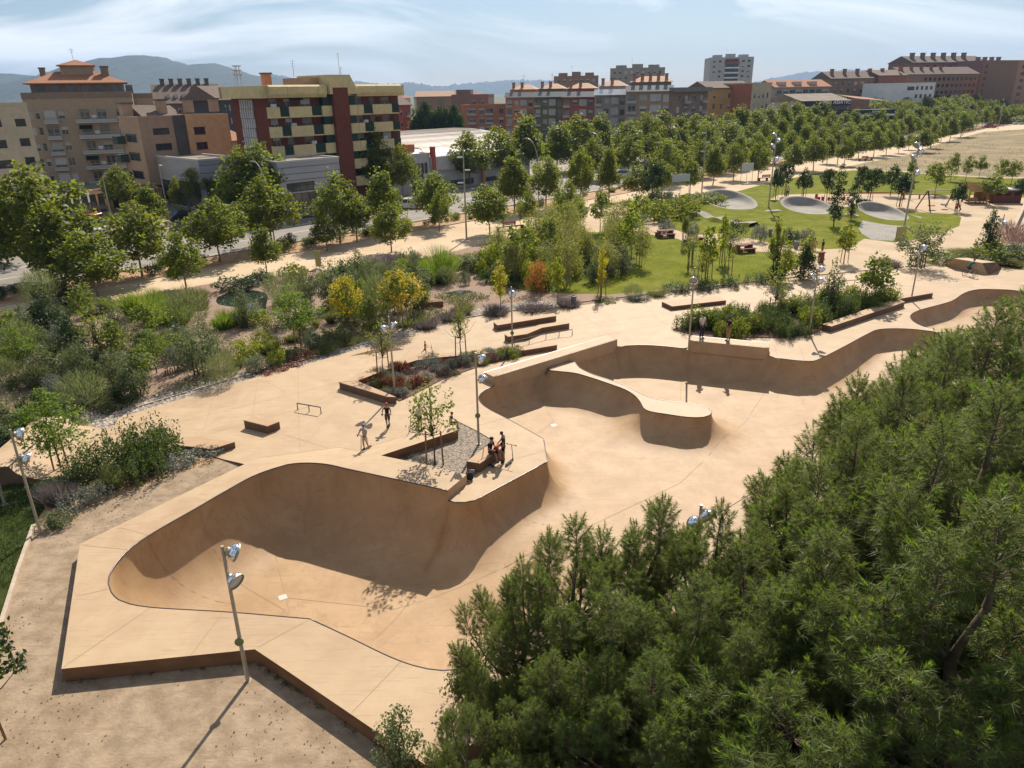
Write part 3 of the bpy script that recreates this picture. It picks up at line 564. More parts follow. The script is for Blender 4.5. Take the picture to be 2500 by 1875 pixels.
# ================================================================ plants: shared meshes, then individuals
M_bark = MAT('bark', (0.16, 0.115, 0.075), (0.09, 0.065, 0.045), scale=6, rough=0.95, bump=0.5)
M_barkp = MAT('plane bark', (0.34, 0.26, 0.17), (0.17, 0.13, 0.085), scale=5, rough=0.9, bump=0.3)
M_barkw = MAT('birch bark', (0.55, 0.48, 0.38), (0.28, 0.22, 0.16), scale=5, rough=0.8, stretch=(1, 1, 0.3))
M_stake = MAT('wooden stake', (0.30, 0.185, 0.09), (0.20, 0.12, 0.06), scale=5, rough=0.9)
LF = dict(
 plane=LEAF('plane leaves', (0.020, 0.040, 0.007), (0.125, 0.165, 0.017), (0.50, 0.54, 0.035), 0.44),
 mid=LEAF('mid green leaves', (0.026, 0.05, 0.012), (0.085, 0.125, 0.024), (0.22, 0.28, 0.04), 0.34),
 dark=LEAF('dark leaves', (0.015, 0.032, 0.011), (0.05, 0.085, 0.022), (0.14, 0.20, 0.03), 0.32),
 young=LEAF('young leaves', (0.06, 0.10, 0.016), (0.17, 0.225, 0.03), (0.42, 0.44, 0.05), 0.45),
 lime=LEAF('lime leaves', (0.10, 0.15, 0.012), (0.26, 0.31, 0.025), (0.55, 0.56, 0.04), 0.5),
 fern=LEAF('ferny leaves', (0.055, 0.11, 0.012), (0.16, 0.25, 0.022), (0.38, 0.48, 0.04), 0.45),
 yellow=LEAF('yellow leaves', (0.25, 0.25, 0.015), (0.50, 0.45, 0.02), (0.75, 0.66, 0.04), 0.45),
 flower=LEAF('yellow flower heads', (0.55, 0.36, 0.015), (0.75, 0.52, 0.02), (0.8, 0.6, 0.04), 0.3),
 birch=LEAF('birch leaves', (0.085, 0.105, 0.022), (0.27, 0.265, 0.05), (0.52, 0.50, 0.07), 0.44),
 orange=LEAF('orange leaves', (0.28, 0.11, 0.025), (0.48, 0.20, 0.04), (0.62, 0.25, 0.04), 0.35),
 grey=LEAF('grey green leaves', (0.085, 0.105, 0.055), (0.25, 0.275, 0.15), (0.30, 0.33, 0.16), 0.3),
 olive=LEAF('olive leaves', (0.035, 0.055, 0.020), (0.19, 0.22, 0.095), (0.32, 0.36, 0.11), 0.36),
 fuzzy=LEAF('tamarisk sprays', (0.065, 0.085, 0.032), (0.20, 0.225, 0.085), (0.36, 0.40, 0.12), 0.4),
 grass=LEAF('long grass', (0.075, 0.10, 0.03), (0.21, 0.215, 0.075), (0.36, 0.36, 0.10), 0.4),
 lav=LEAF('lavender', (0.11, 0.10, 0.085), (0.22, 0.17, 0.165), (0.3, 0.24, 0.22), 0.25),
 rust=LEAF('rusty groundcover', (0.13, 0.045, 0.022), (0.26, 0.09, 0.04), (0.34, 0.12, 0.05), 0.25),
 silver=LEAF('silver shrub', (0.13, 0.135, 0.10), (0.27, 0.28, 0.215), (0.34, 0.34, 0.26), 0.2),
 pine=LEAF('pine needles', (0.042, 0.068, 0.018), (0.155, 0.195, 0.055), (0.42, 0.46, 0.09), 0.42, rough=0.5, clump=0.8, isl=0.25, obj_vary=0.1),
 shoot=LEAF('young pine needles', (0.09, 0.16, 0.02), (0.19, 0.29, 0.032), (0.42, 0.54, 0.06), 0.4, rough=0.4, clump=0.8),  # new growth, brightened further to paint in sunlit tips
 plum=LEAF('plum flower haze', (0.20, 0.12, 0.10), (0.36, 0.23, 0.18), (0.4, 0.26, 0.2), 0.3))
def unit(a): return a / (np.linalg.norm(a, axis=-1, keepdims=True) + 1e-9)
def leaf_quads(C, out, size, r, outw=0.5, up=0.35, asp=0.62):
    n = len(C); nr = unit(r.normal(size=(n, 3)) + out*outw + np.array([0, 0, up])); t = unit(np.cross(nr, r.normal(size=(n, 3)))); b = np.cross(nr, t)
    s = (size*r.uniform(0.65, 1.35, n))[:, None]
    V = np.stack([C - t*s*.5, C + b*s*asp*.5 + nr*s*.08, C + t*s*.5, C - b*s*asp*.5 + nr*s*.08], 1).reshape(-1, 3)
    return V, np.arange(4*n).reshape(n, 4)
def env_points(r, n, f, rx, z0, z1, bias=0.45, ry=None):
    u = r.uniform(0, 1, n*6); keep = r.uniform(0, 1, n*6) < np.array([f(x) for x in u])**1.5; u = u[keep][:n]
    while len(u) < n: u = np.concatenate([u, u])[:n]
    a = r.uniform(0, 2*PI, n); fr = np.array([f(x) for x in u]); q = r.uniform(0, 1, n)**bias
    return np.column_stack([np.cos(a)*fr*q*rx, np.sin(a)*fr*q*(ry or rx), z0 + u*(z1-z0)])
def crown(name, mat, f, rx, z0, z1, ncl, nl_, crad, size, seed, bias=0.45, flat=1.0, outw=0.6, up=0.4, lump=0.0):
    r = np.random.default_rng(seed); C = env_points(r, ncl, f, rx, z0, z1, bias)
    if lump: C[:, :2] *= (1 + lump*np.sin(3*np.arctan2(C[:, 1], C[:, 0]) + seed + 2*C[:, 2]))[:, None]
    cr = crad*r.uniform(0.6, 1.3, ncl); o2 = unit(C - np.array([0, 0, z0 + (z1-z0)*0.4]))
    D = unit(r.normal(size=(ncl*nl_, 3)))*(r.uniform(0.25, 1, ncl*nl_)**0.5)[:, None]*np.array([1, 1, flat])
    Q = np.repeat(C, nl_, 0) + D*np.repeat(cr, nl_)[:, None]; O = unit(D + 0.5*np.repeat(o2, nl_, 0))
    V, Fq = leaf_quads(Q, O, size, r, outw, up); return mesh_np(name, V, Fq, mat), C
def trunk(name, mat, h, r0, tips, seed, branch0=0.45, seg=6, sway=0.04, nmax=10, multi=None):
    r = np.random.default_rng(seed); m = MB()
    bases = multi or [(0, 0, h)]
    for bx, by, hh in bases:
        p = [(bx*(1-0.0) + (r.normal(0, sway*hh) if i else 0)*i/5, by + (r.normal(0, sway*hh) if i else 0)*i/5, hh*i/5.0) for i in range(6)]
        m.tube(p, [r0*(1 - 0.13*i) for i in range(6)], seg)
    if tips is not None:
        for c in tips[r.permutation(len(tips))[:nmax]]:
            z = min(h*0.95, max(h*branch0, c[2]*0.62)); k = np.array([0, 0, z]); mid = k*0.45 + np.array(c)*0.55 + np.array([0, 0, -0.06*h])
            m.tube([k, mid, c], [r0*0.45, r0*0.28, r0*0.1], 4)
    return m.mesh(name, mat, True)
def blades(name, mat, base, dirs, length, wid, seed, curl=0.25, two=True):
    r = np.random.default_rng(seed); n = len(base); d = unit(dirs); l = (length*r.uniform(0.6, 1.25, n))[:, None]
    s = unit(np.cross(d, r.normal(size=(n, 3))))*wid*0.5; mid = base + d*l*0.55; tip = base + d*l + (d*np.array([1, 1, 0]) - np.array([0, 0, 0.5]))*l*curl
    V = np.stack([base - s, base + s, mid + s*0.8, mid - s*0.8, tip], 1).reshape(-1, 3); i = np.arange(n)[:, None]*5
    Fq = np.concatenate([i + np.array([0, 1, 2]), i + np.array([0, 2, 3]), i + np.array([3, 2, 4])]); return mesh_np(name, V, Fq, mat)
ovoid = lambda u: max(0.0, math.sin(PI*min(1, (u*0.93+0.07))**0.8))
cone = lambda u: max(0.0, (1-u)**0.75*min(1, u*5+0.25))
ball_ = lambda u: max(0.0, 1-(2*u-1)**2)**0.5
col_ = lambda u: max(0.0, min(1, u*4+.3)*min(1, (1-u)*2.2+.08))
tear = lambda u: max(0.0, math.sin(PI*(0.10+0.9*u)**0.62))
K = {}                                     # kind -> list of (crown mesh, trunk mesh, height, width)
def reg(kind, h, wd, cm, tm): K.setdefault(kind, []).append((cm, tm, h, wd))
for s in range(5):
    z0 = 1.9; cm, C = crown('crown', LF['plane'], [ovoid, tear, ovoid, cone, tear][s], 2.25, z0, 7.0, 112, 44, 0.66, 0.27, 20+s, bias=0.42, lump=0.2); reg('plane', 7.15, 4.5, cm, trunk('trunk', M_barkp, 4.6, 0.11, C, s, 0.42))
for s in range(3):
    cm, C = crown('crown', LF['dark'], [ovoid, ball_, tear][s], 1.7, 2.0, 5.4, 80, 30, 0.45, 0.26, 40+s, lump=0.12); reg('dark', 5.7, 3.8, cm, trunk('trunk', M_bark, 3.6, 0.08, C, s, 0.5))
for s in range(3):
    cm, C = crown('crown', LF['young'], [tear, ovoid, cone][s], 1.4, 1.7, 5.2, 60, 22, 0.42, 0.24, 50+s, bias=0.6, lump=0.2); reg('young', 5.4, 3.2, cm, trunk('trunk', M_bark, 3.6, 0.055, C, s, 0.4))
for s in range(3):
    cm, C = crown('crown', LF['young'], [tear, ball_, ovoid][s], 1.35, 1.9, 4.9, 46, 15, 0.38, 0.17, 60+s, bias=0.75, lump=0.2); reg('sapling', 5.0, 3.0, cm, trunk('trunk', M_bark, 3.4, 0.05, C, s, 0.5, nmax=26))
for s in range(2):
    cm, C = crown('crown', LF['lime'], [col_, tear][s], 1.0, 1.3, 5.0, 60, 22, 0.34, 0.22, 70+s, bias=0.6, lump=0.2); reg('lime', 5.2, 2.2, cm, trunk('trunk', M_bark, 3.8, 0.05, C, s, 0.4))
for s in range(3):
    cm, C = crown('crown', LF['fern'], [tear, ovoid, ball_][s], 2.0, 1.5, 5.2, 85, 40, 0.62, 0.16, 80+s, flat=0.32, up=1.3, bias=0.7, lump=0.2); reg('fern', 5.4, 4.6, cm, trunk('trunk', M_bark, 3.8, 0.06, C, s, 0.35, nmax=16))
for s in range(2):
    cm, C = crown('crown', LF['yellow'], col_, 0.72, 0.9, 4.6, 55, 20, 0.30, 0.18, 90+s, bias=0.6, lump=0.25); reg('yellow', 4.8, 1.7, cm, trunk('trunk', M_bark, 3.8, 0.045, C, s, 0.3))
for s in range(3):
    cm, C = crown('crown', LF['birch'], [tear, ovoid, col_][s], 1.6, 1.1, 6.0, 110, 30, 0.55, 0.15, 100+s, bias=0.6, lump=0.2, flat=1.3); reg('birch', 6.2, 3.6, cm, trunk('trunk', M_barkw, 4.6, 0.05, C, s, 0.3, multi=[(0, 0, 5.0), (0.35, 0.1, 4.3), (-0.3, 0.25, 4.6), (0.1, -0.35, 4.0)]))
for s in range(2):
    cm, C = crown('crown', LF['dark'], col_, 0.62, 0.4, 6.4, 80, 24, 0.3, 0.17, 110+s, bias=0.6, lump=0.2); reg('poplar', 6.5, 1.5, cm, trunk('trunk', M_bark, 5.2, 0.07, C, s, 0.2))
for s in range(3):
    cm, C = crown('crown', LF['olive'], [tear, ovoid, ball_][s], 1.5, 0.15, 3.3, 85, 28, 0.42, 0.15, 120+s, bias=0.7, lump=0.25); reg('olive', 3.5, 3.4, cm, trunk('trunk', M_bark, 2.0, 0.05, C, s, 0.1, multi=[(0, 0, 2.4), (.3, .1, 2.0), (-.25, .2, 2.2), (.05, -.3, 1.9)]))
for s in range(2):
    cm, C = crown('crown', LF['dark'], [cone, tear][s], 1.1, 0.1, 3.9, 80, 30, 0.38, 0.17, 130+s, bias=0.6, lump=0.2); reg('conic', 4.1, 2.5, cm, trunk('trunk', M_bark, 3.0, 0.07, C, s, 0.2))
for s in range(3):
    cm, C = crown('crown', LF['dark'], [ball_, ovoid, tear][s], 4.0, 1.2, 9.5, 170, 34, 0.95, 0.5, 140+s, lump=0.2); reg('fartree', 10.0, 9.0, cm, trunk('trunk', M_bark, 5.5, 0.22, C, s, 0.4))
cm, C = crown('crown', LF['orange'], ball_, 1.25, 0.1, 2.9, 80, 28, 0.36, 0.13, 150, bias=0.6, lump=0.2); reg('orange', 3.0, 2.7, cm, trunk('trunk', M_bark, 1.6, 0.04, C, 0, 0.1))
# the flowering trees: green crown plus flower heads as a second part
cmk, Ck = crown('crown', LF['young'], ovoid, 1.8, 1.8, 5.2, 80, 26, 0.5, 0.22, 160, lump=0.15); reg('koel', 5.4, 4.0, cmk, trunk('trunk', M_bark, 3.6, 0.06, Ck, 0, 0.45))
_r = np.random.default_rng(5); _c = env_points(_r, 60, ovoid, 1.95, 2.0, 5.5, 0.2); _q = np.repeat(_c, 26, 0) + _r.normal(size=(60*26, 3))*np.array([.2, .2, .24]); _v, _f = leaf_quads(_q, unit(_q), 0.17, _r); ME_flower = mesh_np('blossom', _v, _f, LF['flower'])
# low shrubs and grasses, one mesh each
SH = {}
def shrub(kind, mat, f, rx, z1, ncl, nl_, crad, size, seed, **kw): SH.setdefault(kind, []).append((crown('shrub', mat, f, rx, 0.02, z1, ncl, nl_, crad, size, seed, **kw)[0], rx*2.2, z1*1.08))
for s in range(3):
    shrub('round', LF['dark'], ball_, 0.75, 1.0, 45, 26, 0.25, 0.11, 200+s, bias=0.35)
    shrub('green', LF['plane'], ball_, 0.8, 1.0, 45, 26, 0.26, 0.12, 210+s, bias=0.4, lump=0.15)
    shrub('grey', LF['grey'], ball_, 0.8, 1.1, 50, 26, 0.26, 0.11, 220+s, bias=0.5, lump=0.15)
    shrub('silver', LF['silver'], ball_, 0.6, 0.45, 40, 26, 0.17, 0.07, 230+s, bias=0.4)
    shrub('oliveb', LF['olive'], ovoid, 0.8, 1.5, 50, 26, 0.28, 0.12, 240+s, bias=0.6, lump=0.2)
    shrub('limeb', LF['lime'], ball_, 0.75, 0.9, 45, 26, 0.24, 0.11, 250+s, bias=0.5, lump=0.15)
    shrub('rust', LF['rust'], ball_, 0.55, 0.34, 40, 22, 0.13, 0.07, 260+s, bias=0.6)
    r = np.random.default_rng(270+s)
    def tuft(kind, mat, n, rad, ln, wid, spread, seed, curl=0.25):
        rr = np.random.default_rng(seed); a = rr.uniform(0, 2*PI, n); q = rr.uniform(0, 1, n)**0.6*rad; b = np.column_stack([np.cos(a)*q, np.sin(a)*q, np.zeros(n)])
        d = np.column_stack([np.cos(a)*spread*q/rad, np.sin(a)*spread*q/rad, np.ones(n)]) + rr.normal(0, 0.18, (n, 3)); SH.setdefault(kind, []).append((blades('shrub', mat, b, d, ln, wid, seed, curl), rad*2 + ln*spread*1.3, ln*1.1))
    tuft('grass', LF['grass'], 700, 0.42, 0.95, 0.022, 0.9, 271+s)
    tuft('reed', LF['fern'], 600, 0.55, 1.6, 0.03, 0.35, 281+s, 0.08)
    tuft('lav', LF['lav'], 700, 0.42, 0.62, 0.02, 0.8, 291+s, 0.05)
    tuft('yucca', LF['grass'], 160, 0.2, 0.95, 0.06, 1.1, 301+s, 0.15)
    # upright leafy stems
    rr = np.random.default_rng(310+s); st = rr.uniform(-1, 1, (34, 2))*0.75; Q = []
    for x, y in st:
        hh = rr.uniform(0.7, 1.35); k = 46; z = np.linspace(0.05, hh, k); Q.append(np.column_stack([x + rr.normal(0, .07, k) + z*rr.normal(0, .08), y + rr.normal(0, .07, k) + z*rr.normal(0, .08), z]))
    Q = np.concatenate(Q); v_, f_ = leaf_quads(Q, unit(np.column_stack([rr.normal(size=(len(Q), 2)), np.ones(len(Q))])), 0.12, rr, 0.4, 0.3, 0.4); SH.setdefault('upright', []).append((mesh_np('shrub', v_, f_, LF['mid']), 1.9, 1.3))
    # fuzzy sprays
    rr = np.random.default_rng(330+s); C = env_points(rr, 1500, ball_, 1.15, 0.1, 2.4, 0.4); SH.setdefault('fuzzy', []).append((blades('shrub', LF['fuzzy'], C, unit(C - np.array([0, 0, 0.3])) + rr.normal(0, .35, C.shape) + np.array([0, 0, .5]), 0.5, 0.022, s, 0.15), 3.0, 2.7))
    C = env_points(rr, 900, ball_, 0.7, 0.05, 1.3, 0.5); SH.setdefault('plum', []).append((blades('shrub', LF['plum'], C, unit(C) + rr.normal(0, .4, C.shape) + np.array([0, 0, .4]), 0.4, 0.02, s, 0.1), 1.9, 1.6))
KNAME = dict(round='dark_shrub', green='green_shrub', grey='grey_shrub', silver='silver_shrub', oliveb='olive_shrub', limeb='lime_shrub', rust='groundcover', grass='grass_clump', reed='reed_clump', lav='lavender', yucca='yucca', upright='upright_shrub', fuzzy='feathery_shrub', plum='plum_shrub')
KADJ = dict(round='dark', green='green', grey='grey', silver='silvery', oliveb='olive green', limeb='lime green', rust='rusty', grass='grassy', reed='reedy', lav='mauve', yucca='spiky', upright='upright', fuzzy='feathery', plum='plum coloured')
TREES = []
def plant(kind, base, h, wd, label, group=None, cat='tree', stakes=0, name=None, v=None, rot=None, z=-0.05, flowers=False):
    lst = K[kind]; i = RNG.integers(len(lst)) if v is None else v; cm, tm, h0, w0 = lst[i]; rot = RNG.uniform(0, 2*PI) if rot is None else rot
    t = thing(name or 'tree', label, cat, (base[0], base[1], z), rot, group)
    c = obj('crown', cm, t); c.scale = (wd/w0, wd/w0, h/h0); k = obj('trunk', tm, t); k.scale = (max(.6, min(1.6, h/h0)),)*2 + (h/h0,)
    if flowers: c2 = obj('blossom', ME_flower, t); c2.scale = c.scale
    for j in range(stakes):
        a = 2*PI*j/stakes + 0.4; x, y = math.cos(a)*0.34, math.sin(a)*0.34
        MB().tube([(x*1.15, y*1.15, -0.05), (x, y, 1.75)], 0.04, 6).build('stake', M_stake, t)
        if stakes == 2: MB().tube([(x, y, 1.25), (0, 0, 1.3)], 0.012, 4).build('tie_strap', M_bark, t)
    TREES.append(t); return t
def tpx(bx, by, topy, wpx, z=-0.05):       # tree base, height and width from the photograph
    b = P(bx, by, z); h = HT(bx + (1250-bx)*-0.02, topy, b) - z; d = math.sqrt(b.x**2 + b.y**2 + (H-2)**2); return b, h, wpx*d/F*0.97
def bush(kind, x, y, wd, h, label, group, cat='shrub', name='shrub', z=-0.05):
    lst = SH[kind]; me, w0, h0 = lst[RNG.integers(len(lst))]; o = obj(name, me, None, (x, y, z), RNG.uniform(0, 2*PI)); o.scale = (wd/w0, wd/w0, h/h0); return tag(o, label, cat, group)
def bpx(kind, bx, by, wpx, hpx, label, group=None, cat='shrub', name='shrub'):
    b = P(bx, by, 0); d = math.sqrt(b.x**2 + b.y**2 + H*H); el = math.atan2(H, math.hypot(b.x, b.y)); wd = wpx*d/F
    return bush(kind, b.x, b.y, wd, max(0.2, (hpx*d/F - wd*0.5*math.sin(el))/math.cos(el)), label, group, cat, name)

# ---- plane trees along the avenue and the promenade
near = [(-40,705,470,150),(20,640,405,130),(125,688,385,205),(157,709,505,150),(239,724,556,150),(348,675,480,145),(455,705,555,92),(538,640,475,130),(651,667,550,85),(665,602,420,152),(799,612,527,66),(831,594,412,115),(872,590,455,72),(940,572,410,105),(956,616,490,95),(1062,548,410,105),(1073,566,462,56),
 (1196,573,443,108),(1256,521,375,110),(1290,554,461,46),(1333,508,372,78),(1390,532,435,50),(1415,500,353,68),(1485,490,353,68),(1553,490,398,74),(1615,477,385,60),(1622,452,337,78),(1684,473,382,48),(1740,452,352,60),(1790,440,345,58),(1850,440,340,50),(1936,418,340,50),(1985,417,325,60),(2019,400,332,45),(2060,405,330,40),(2095,387,316,50),(2132,383,308,45),(2163,378,311,40),(2193,374,326,28),(2218,366,325,28),(2250,372,308,48),(2272,362,293,30),(2297,347,298,24),(2318,345,283,32),(2345,335,270,45)]
for i, (bx, by, ty, wp) in enumerate(near):
    b, h, wd = tpx(bx, by, ty, wp); plant('plane', b, h, wd, f'green plane tree on the promenade side of the avenue, {ordinal(i+1)} from left', 'plane trees on the promenade side', name='plane_tree', v=i % 5)
mid = [(300,520,398,72),(375,560,450,92),(440,522,426,32),(500,512,385,70),(610,545,350,120),(650,540,338,120),(915,480,305,115),(985,482,345,78)]
for i, (bx, by, ty, wp) in enumerate(mid):
    b, h, wd = tpx(bx, by, ty, wp); plant('plane', b, h, wd, f'plane tree on the far pavement before the near buildings, {ordinal(i+1)} from left', 'plane trees on the far pavement', name='plane_tree', v=(i+2) % 5)
s = 68.0; i = 0
while s < 520:
    b = ST(s, 29.2 + RNG.uniform(-.8, .8)); plant('plane', b, RNG.uniform(9.6, 12.2), RNG.uniform(7.8, 10), f'tall plane tree in the row across the avenue, {ordinal(i+1)} from the warehouse', 'tall plane trees across the avenue', name='plane_tree', v=int(RNG.integers(5))); s += RNG.uniform(7.2, 9.2); i += 1
s = 96.0; i = 0
while s < 480:
    b = ST(s, 2.0 + RNG.uniform(-.5, .5)); plant('plane', b, RNG.uniform(6.8, 8.2), RNG.uniform(5.0, 6.2), f'plane tree in the planted verge beside the avenue, {ordinal(i+1)} from the middle', 'plane trees in the verge', name='plane_tree', v=int(RNG.integers(5))); s += RNG.uniform(7, 9); i += 1
s = 88.0; i = 0
while s < 420:
    b = ST(s, 15.5 + RNG.uniform(-.3, .3)); plant('plane', b, RNG.uniform(8.0, 9.6), RNG.uniform(6, 7.2), f'plane tree between the two carriageways, {ordinal(i+1)} from the middle', 'plane trees between the carriageways', name='plane_tree', v=int(RNG.integers(5))); s += RNG.uniform(9, 12); i += 1
# ---- park and garden trees: kind, base, top, width, stakes, label
T = [
('dark',1893,485,396,34,3,'dark staked tree nearest the walker on the far lawn'),('dark',1915,478,392,36,3,'dark staked tree just right of the walker'),('dark',1960,486,405,38,3,'small dark staked tree alone on the far lawn edge'),('dark',2017,492,407,38,3,'dark staked tree left of the tall poplar'),
('poplar',2035,552,388,38,0,'tall narrow poplar beside the pump track'),('poplar',2077,536,418,30,0,'shorter narrow poplar beside the pump track'),('dark',2096,481,400,32,3,'slim dark tree behind the shorter poplar'),('dark',2121,502,405,50,3,'dark staked tree behind the last pump track berm'),('dark',2173,478,396,44,0,'dark tree with thick trunk on the playground edge'),('dark',2195,505,410,52,3,'dark staked tree beside the tall floodlight pole'),
('young',2222,440,372,32,0,'small bright tree behind the floodlight pole'),('young',2282,474,375,64,0,'broad bright tree behind the swing'),('young',2320,442,365,38,0,'bright tree behind the swing on the field edge'),('young',2357,442,373,30,0,'slim bright tree on the field edge'),('young',2390,432,366,38,0,'bright tree above the playhouse on the field edge'),('young',2415,500,405,64,0,'broad bright tree beside the wooden playhouse'),('young',2440,446,372,34,0,'bright tree above the kiosk'),('young',2468,450,378,40,0,'bright tree at the far right field edge'),('dark',2336,517,436,36,2,'dark staked tree beside the swing'),('dark',2488,495,428,40,0,'dark tree at the right edge of the playground'),
('conic',2404,627,498,44,0,'dark upright tree leaning by the ramp lamp'),('olive',2245,655,536,104,0,'broad leafy tree by the plaza back edge'),('lime',2060,642,528,48,3,'lime green staked tree on the sandy path'),('young',1885,690,487,46,0,'tall slender tree between lawn and path'),('conic',1960,684,590,66,0,'dark conical tree by the plaza edge'),('conic',1893,692,610,52,0,'dark conical tree under the slender tree'),
('yellow',1222,752,628,42,0,'yellow slender tree left of the birches'),('birch',1258,692,575,62,0,'birch clump behind the yellow slender tree'),('birch',1385,698,555,72,0,'tallest birch clump in the middle of the garden'),('birch',1480,675,572,76,0,'dark birch clump beside the lawn'),('birch',1560,652,530,72,0,'birch clump nearest the picnic tables'),('birch',1330,668,578,70,0,'birch clump behind the orange shrub'),('birch',1430,650,560,64,0,'birch clump at the back of the grove'),('olive',1520,668,590,80,0,'dark bushy tree at the lawn corner of the grove'),('olive',1450,690,610,60,0,'dark bushy tree low in the grove'),
('orange',1310,716,630,62,0,'orange autumn coloured shrub among the birches'),('lime',1362,740,608,38,0,'bright green upright tree by the garden path'),('yellow',1468,724,568,26,3,'thin yellow staked tree on the lawn corner'),
('lime',1727,678,528,58,3,'yellow green staked tree beside the picnic tables'),('lime',1762,642,498,34,2,'slender staked tree behind the picnic tables'),('young',1670,602,478,28,3,'thin staked tree behind the first picnic table'),('young',1465,566,440,60,0,'open leafy tree beside the promenade steps'),('young',1395,572,470,46,0,'slim leafy tree at the promenade edge'),('dark',1590,500,388,60,0,'leafy tree beside the shrubs of the pump track'),
('sapling',1887,782,635,68,2,'sparse yellow green staked tree in the long planter'),('olive',2025,762,612,78,0,'leafy young tree in the long planter beside the lamp'),('young',2130,746,588,96,0,'open young tree at the far end of the long planter'),
('fern',735,848,680,130,3,'bright ferny staked tree by the gravel path'),('sapling',1126,882,712,50,2,'slim staked sapling in the red planter'),('sapling',937,922,770,86,2,'leaning staked sapling by the lamp in the red planter'),('sapling',1062,1136,915,146,2,'young staked tree in the triangular gravel planter'),
('conic',120,826,677,112,0,'dense dark tree left of the reeds'),('sapling',253,902,705,86,2,'thin bare stemmed staked tree in the left garden'),('olive',290,838,705,64,0,'dark olive green tree right of the thin sapling'),('olive',485,918,785,118,0,'pale leaved spiky tree near the wooden edging'),('olive',335,968,848,104,0,'grey green bushy tree by the plaza corner'),('fern',62,922,768,112,0,'green leafy tree at the left garden edge'),('olive',122,938,828,116,0,'grey green bushy tree in the left garden'),('olive',208,932,828,70,0,'bushy tree beside the thin sapling'),('olive',600,800,700,78,0,'grey green tree beside the pond'),('fern',150,1146,928,178,2,'bright ferny staked tree beside the left quarter pipe'),('olive',-60,1010,850,150,0,'leafy tree cut by the left picture edge')]
for k, bx, by, ty, wp, stk, lab in T:
    b, h, wd = tpx(bx, by, ty, wp); plant(k, b, h, wd, lab, None, stakes=stk, name={'poplar': 'poplar_tree', 'birch': 'birch_tree', 'orange': 'orange_shrub', 'sapling': 'sapling'}.get(k, 'tree'), cat='shrub' if k == 'orange' else 'tree')
for bx, by, ty, wp, stk, lab in ((985,802,655,118,3,'yellow flowering staked tree behind the stone bench'),(850,822,668,88,2,'green tree with few yellow flowers by the plaza')):
    b, h, wd = tpx(bx, by, ty, wp); plant('koel', b, h, wd, lab, stakes=stk, flowers=True, name='flowering_tree')
b = P(2, 1835, 0); plant('dark', (b.x-.35, b.y+.1), 4.3, 2.6, 'young dark leaved staked tree at bottom left corner', stakes=2)
# ---- trees among the far buildings
for i, (bx, by, ty, wp, lab) in enumerate(((1040,330,254,60,'dark round tree behind the warehouse'),(1080,325,248,56,'tall dark conifer-like tree behind the warehouse'),(1110,330,262,50,'dark tree by the terracotta flats'),(1015,322,266,40,'dark tree by the red flats'),(1905,300,262,40,'round tree before the ribbon balcony block'),(1980,300,254,56,'large dark tree beside the supermarket'),(2005,296,262,44,'dark tree left of the supermarket glass front'),(2050,262,228,60,'green tree behind the supermarket roof'),(2020,262,232,50,'low green tree behind the supermarket'),(2275,306,270,40,'grey green round tree before the white building'))):
    p = PD(bx, by, 210 if bx < 1200 else 330); q = PD(bx, ty, 210 if bx < 1200 else 330); plant('fartree', (p.x, p.y), max(6, q.z + 1), wp*p.y/F, lab)
for i in range(26):
    b = ST(RNG.uniform(300, 520), RNG.uniform(34, 50)); plant('fartree', b, RNG.uniform(9, 12), RNG.uniform(7, 9), f'green tree in the dense far right avenue trees, {ordinal(i+1)} of the clump', 'dense trees at the far right end of the avenue')
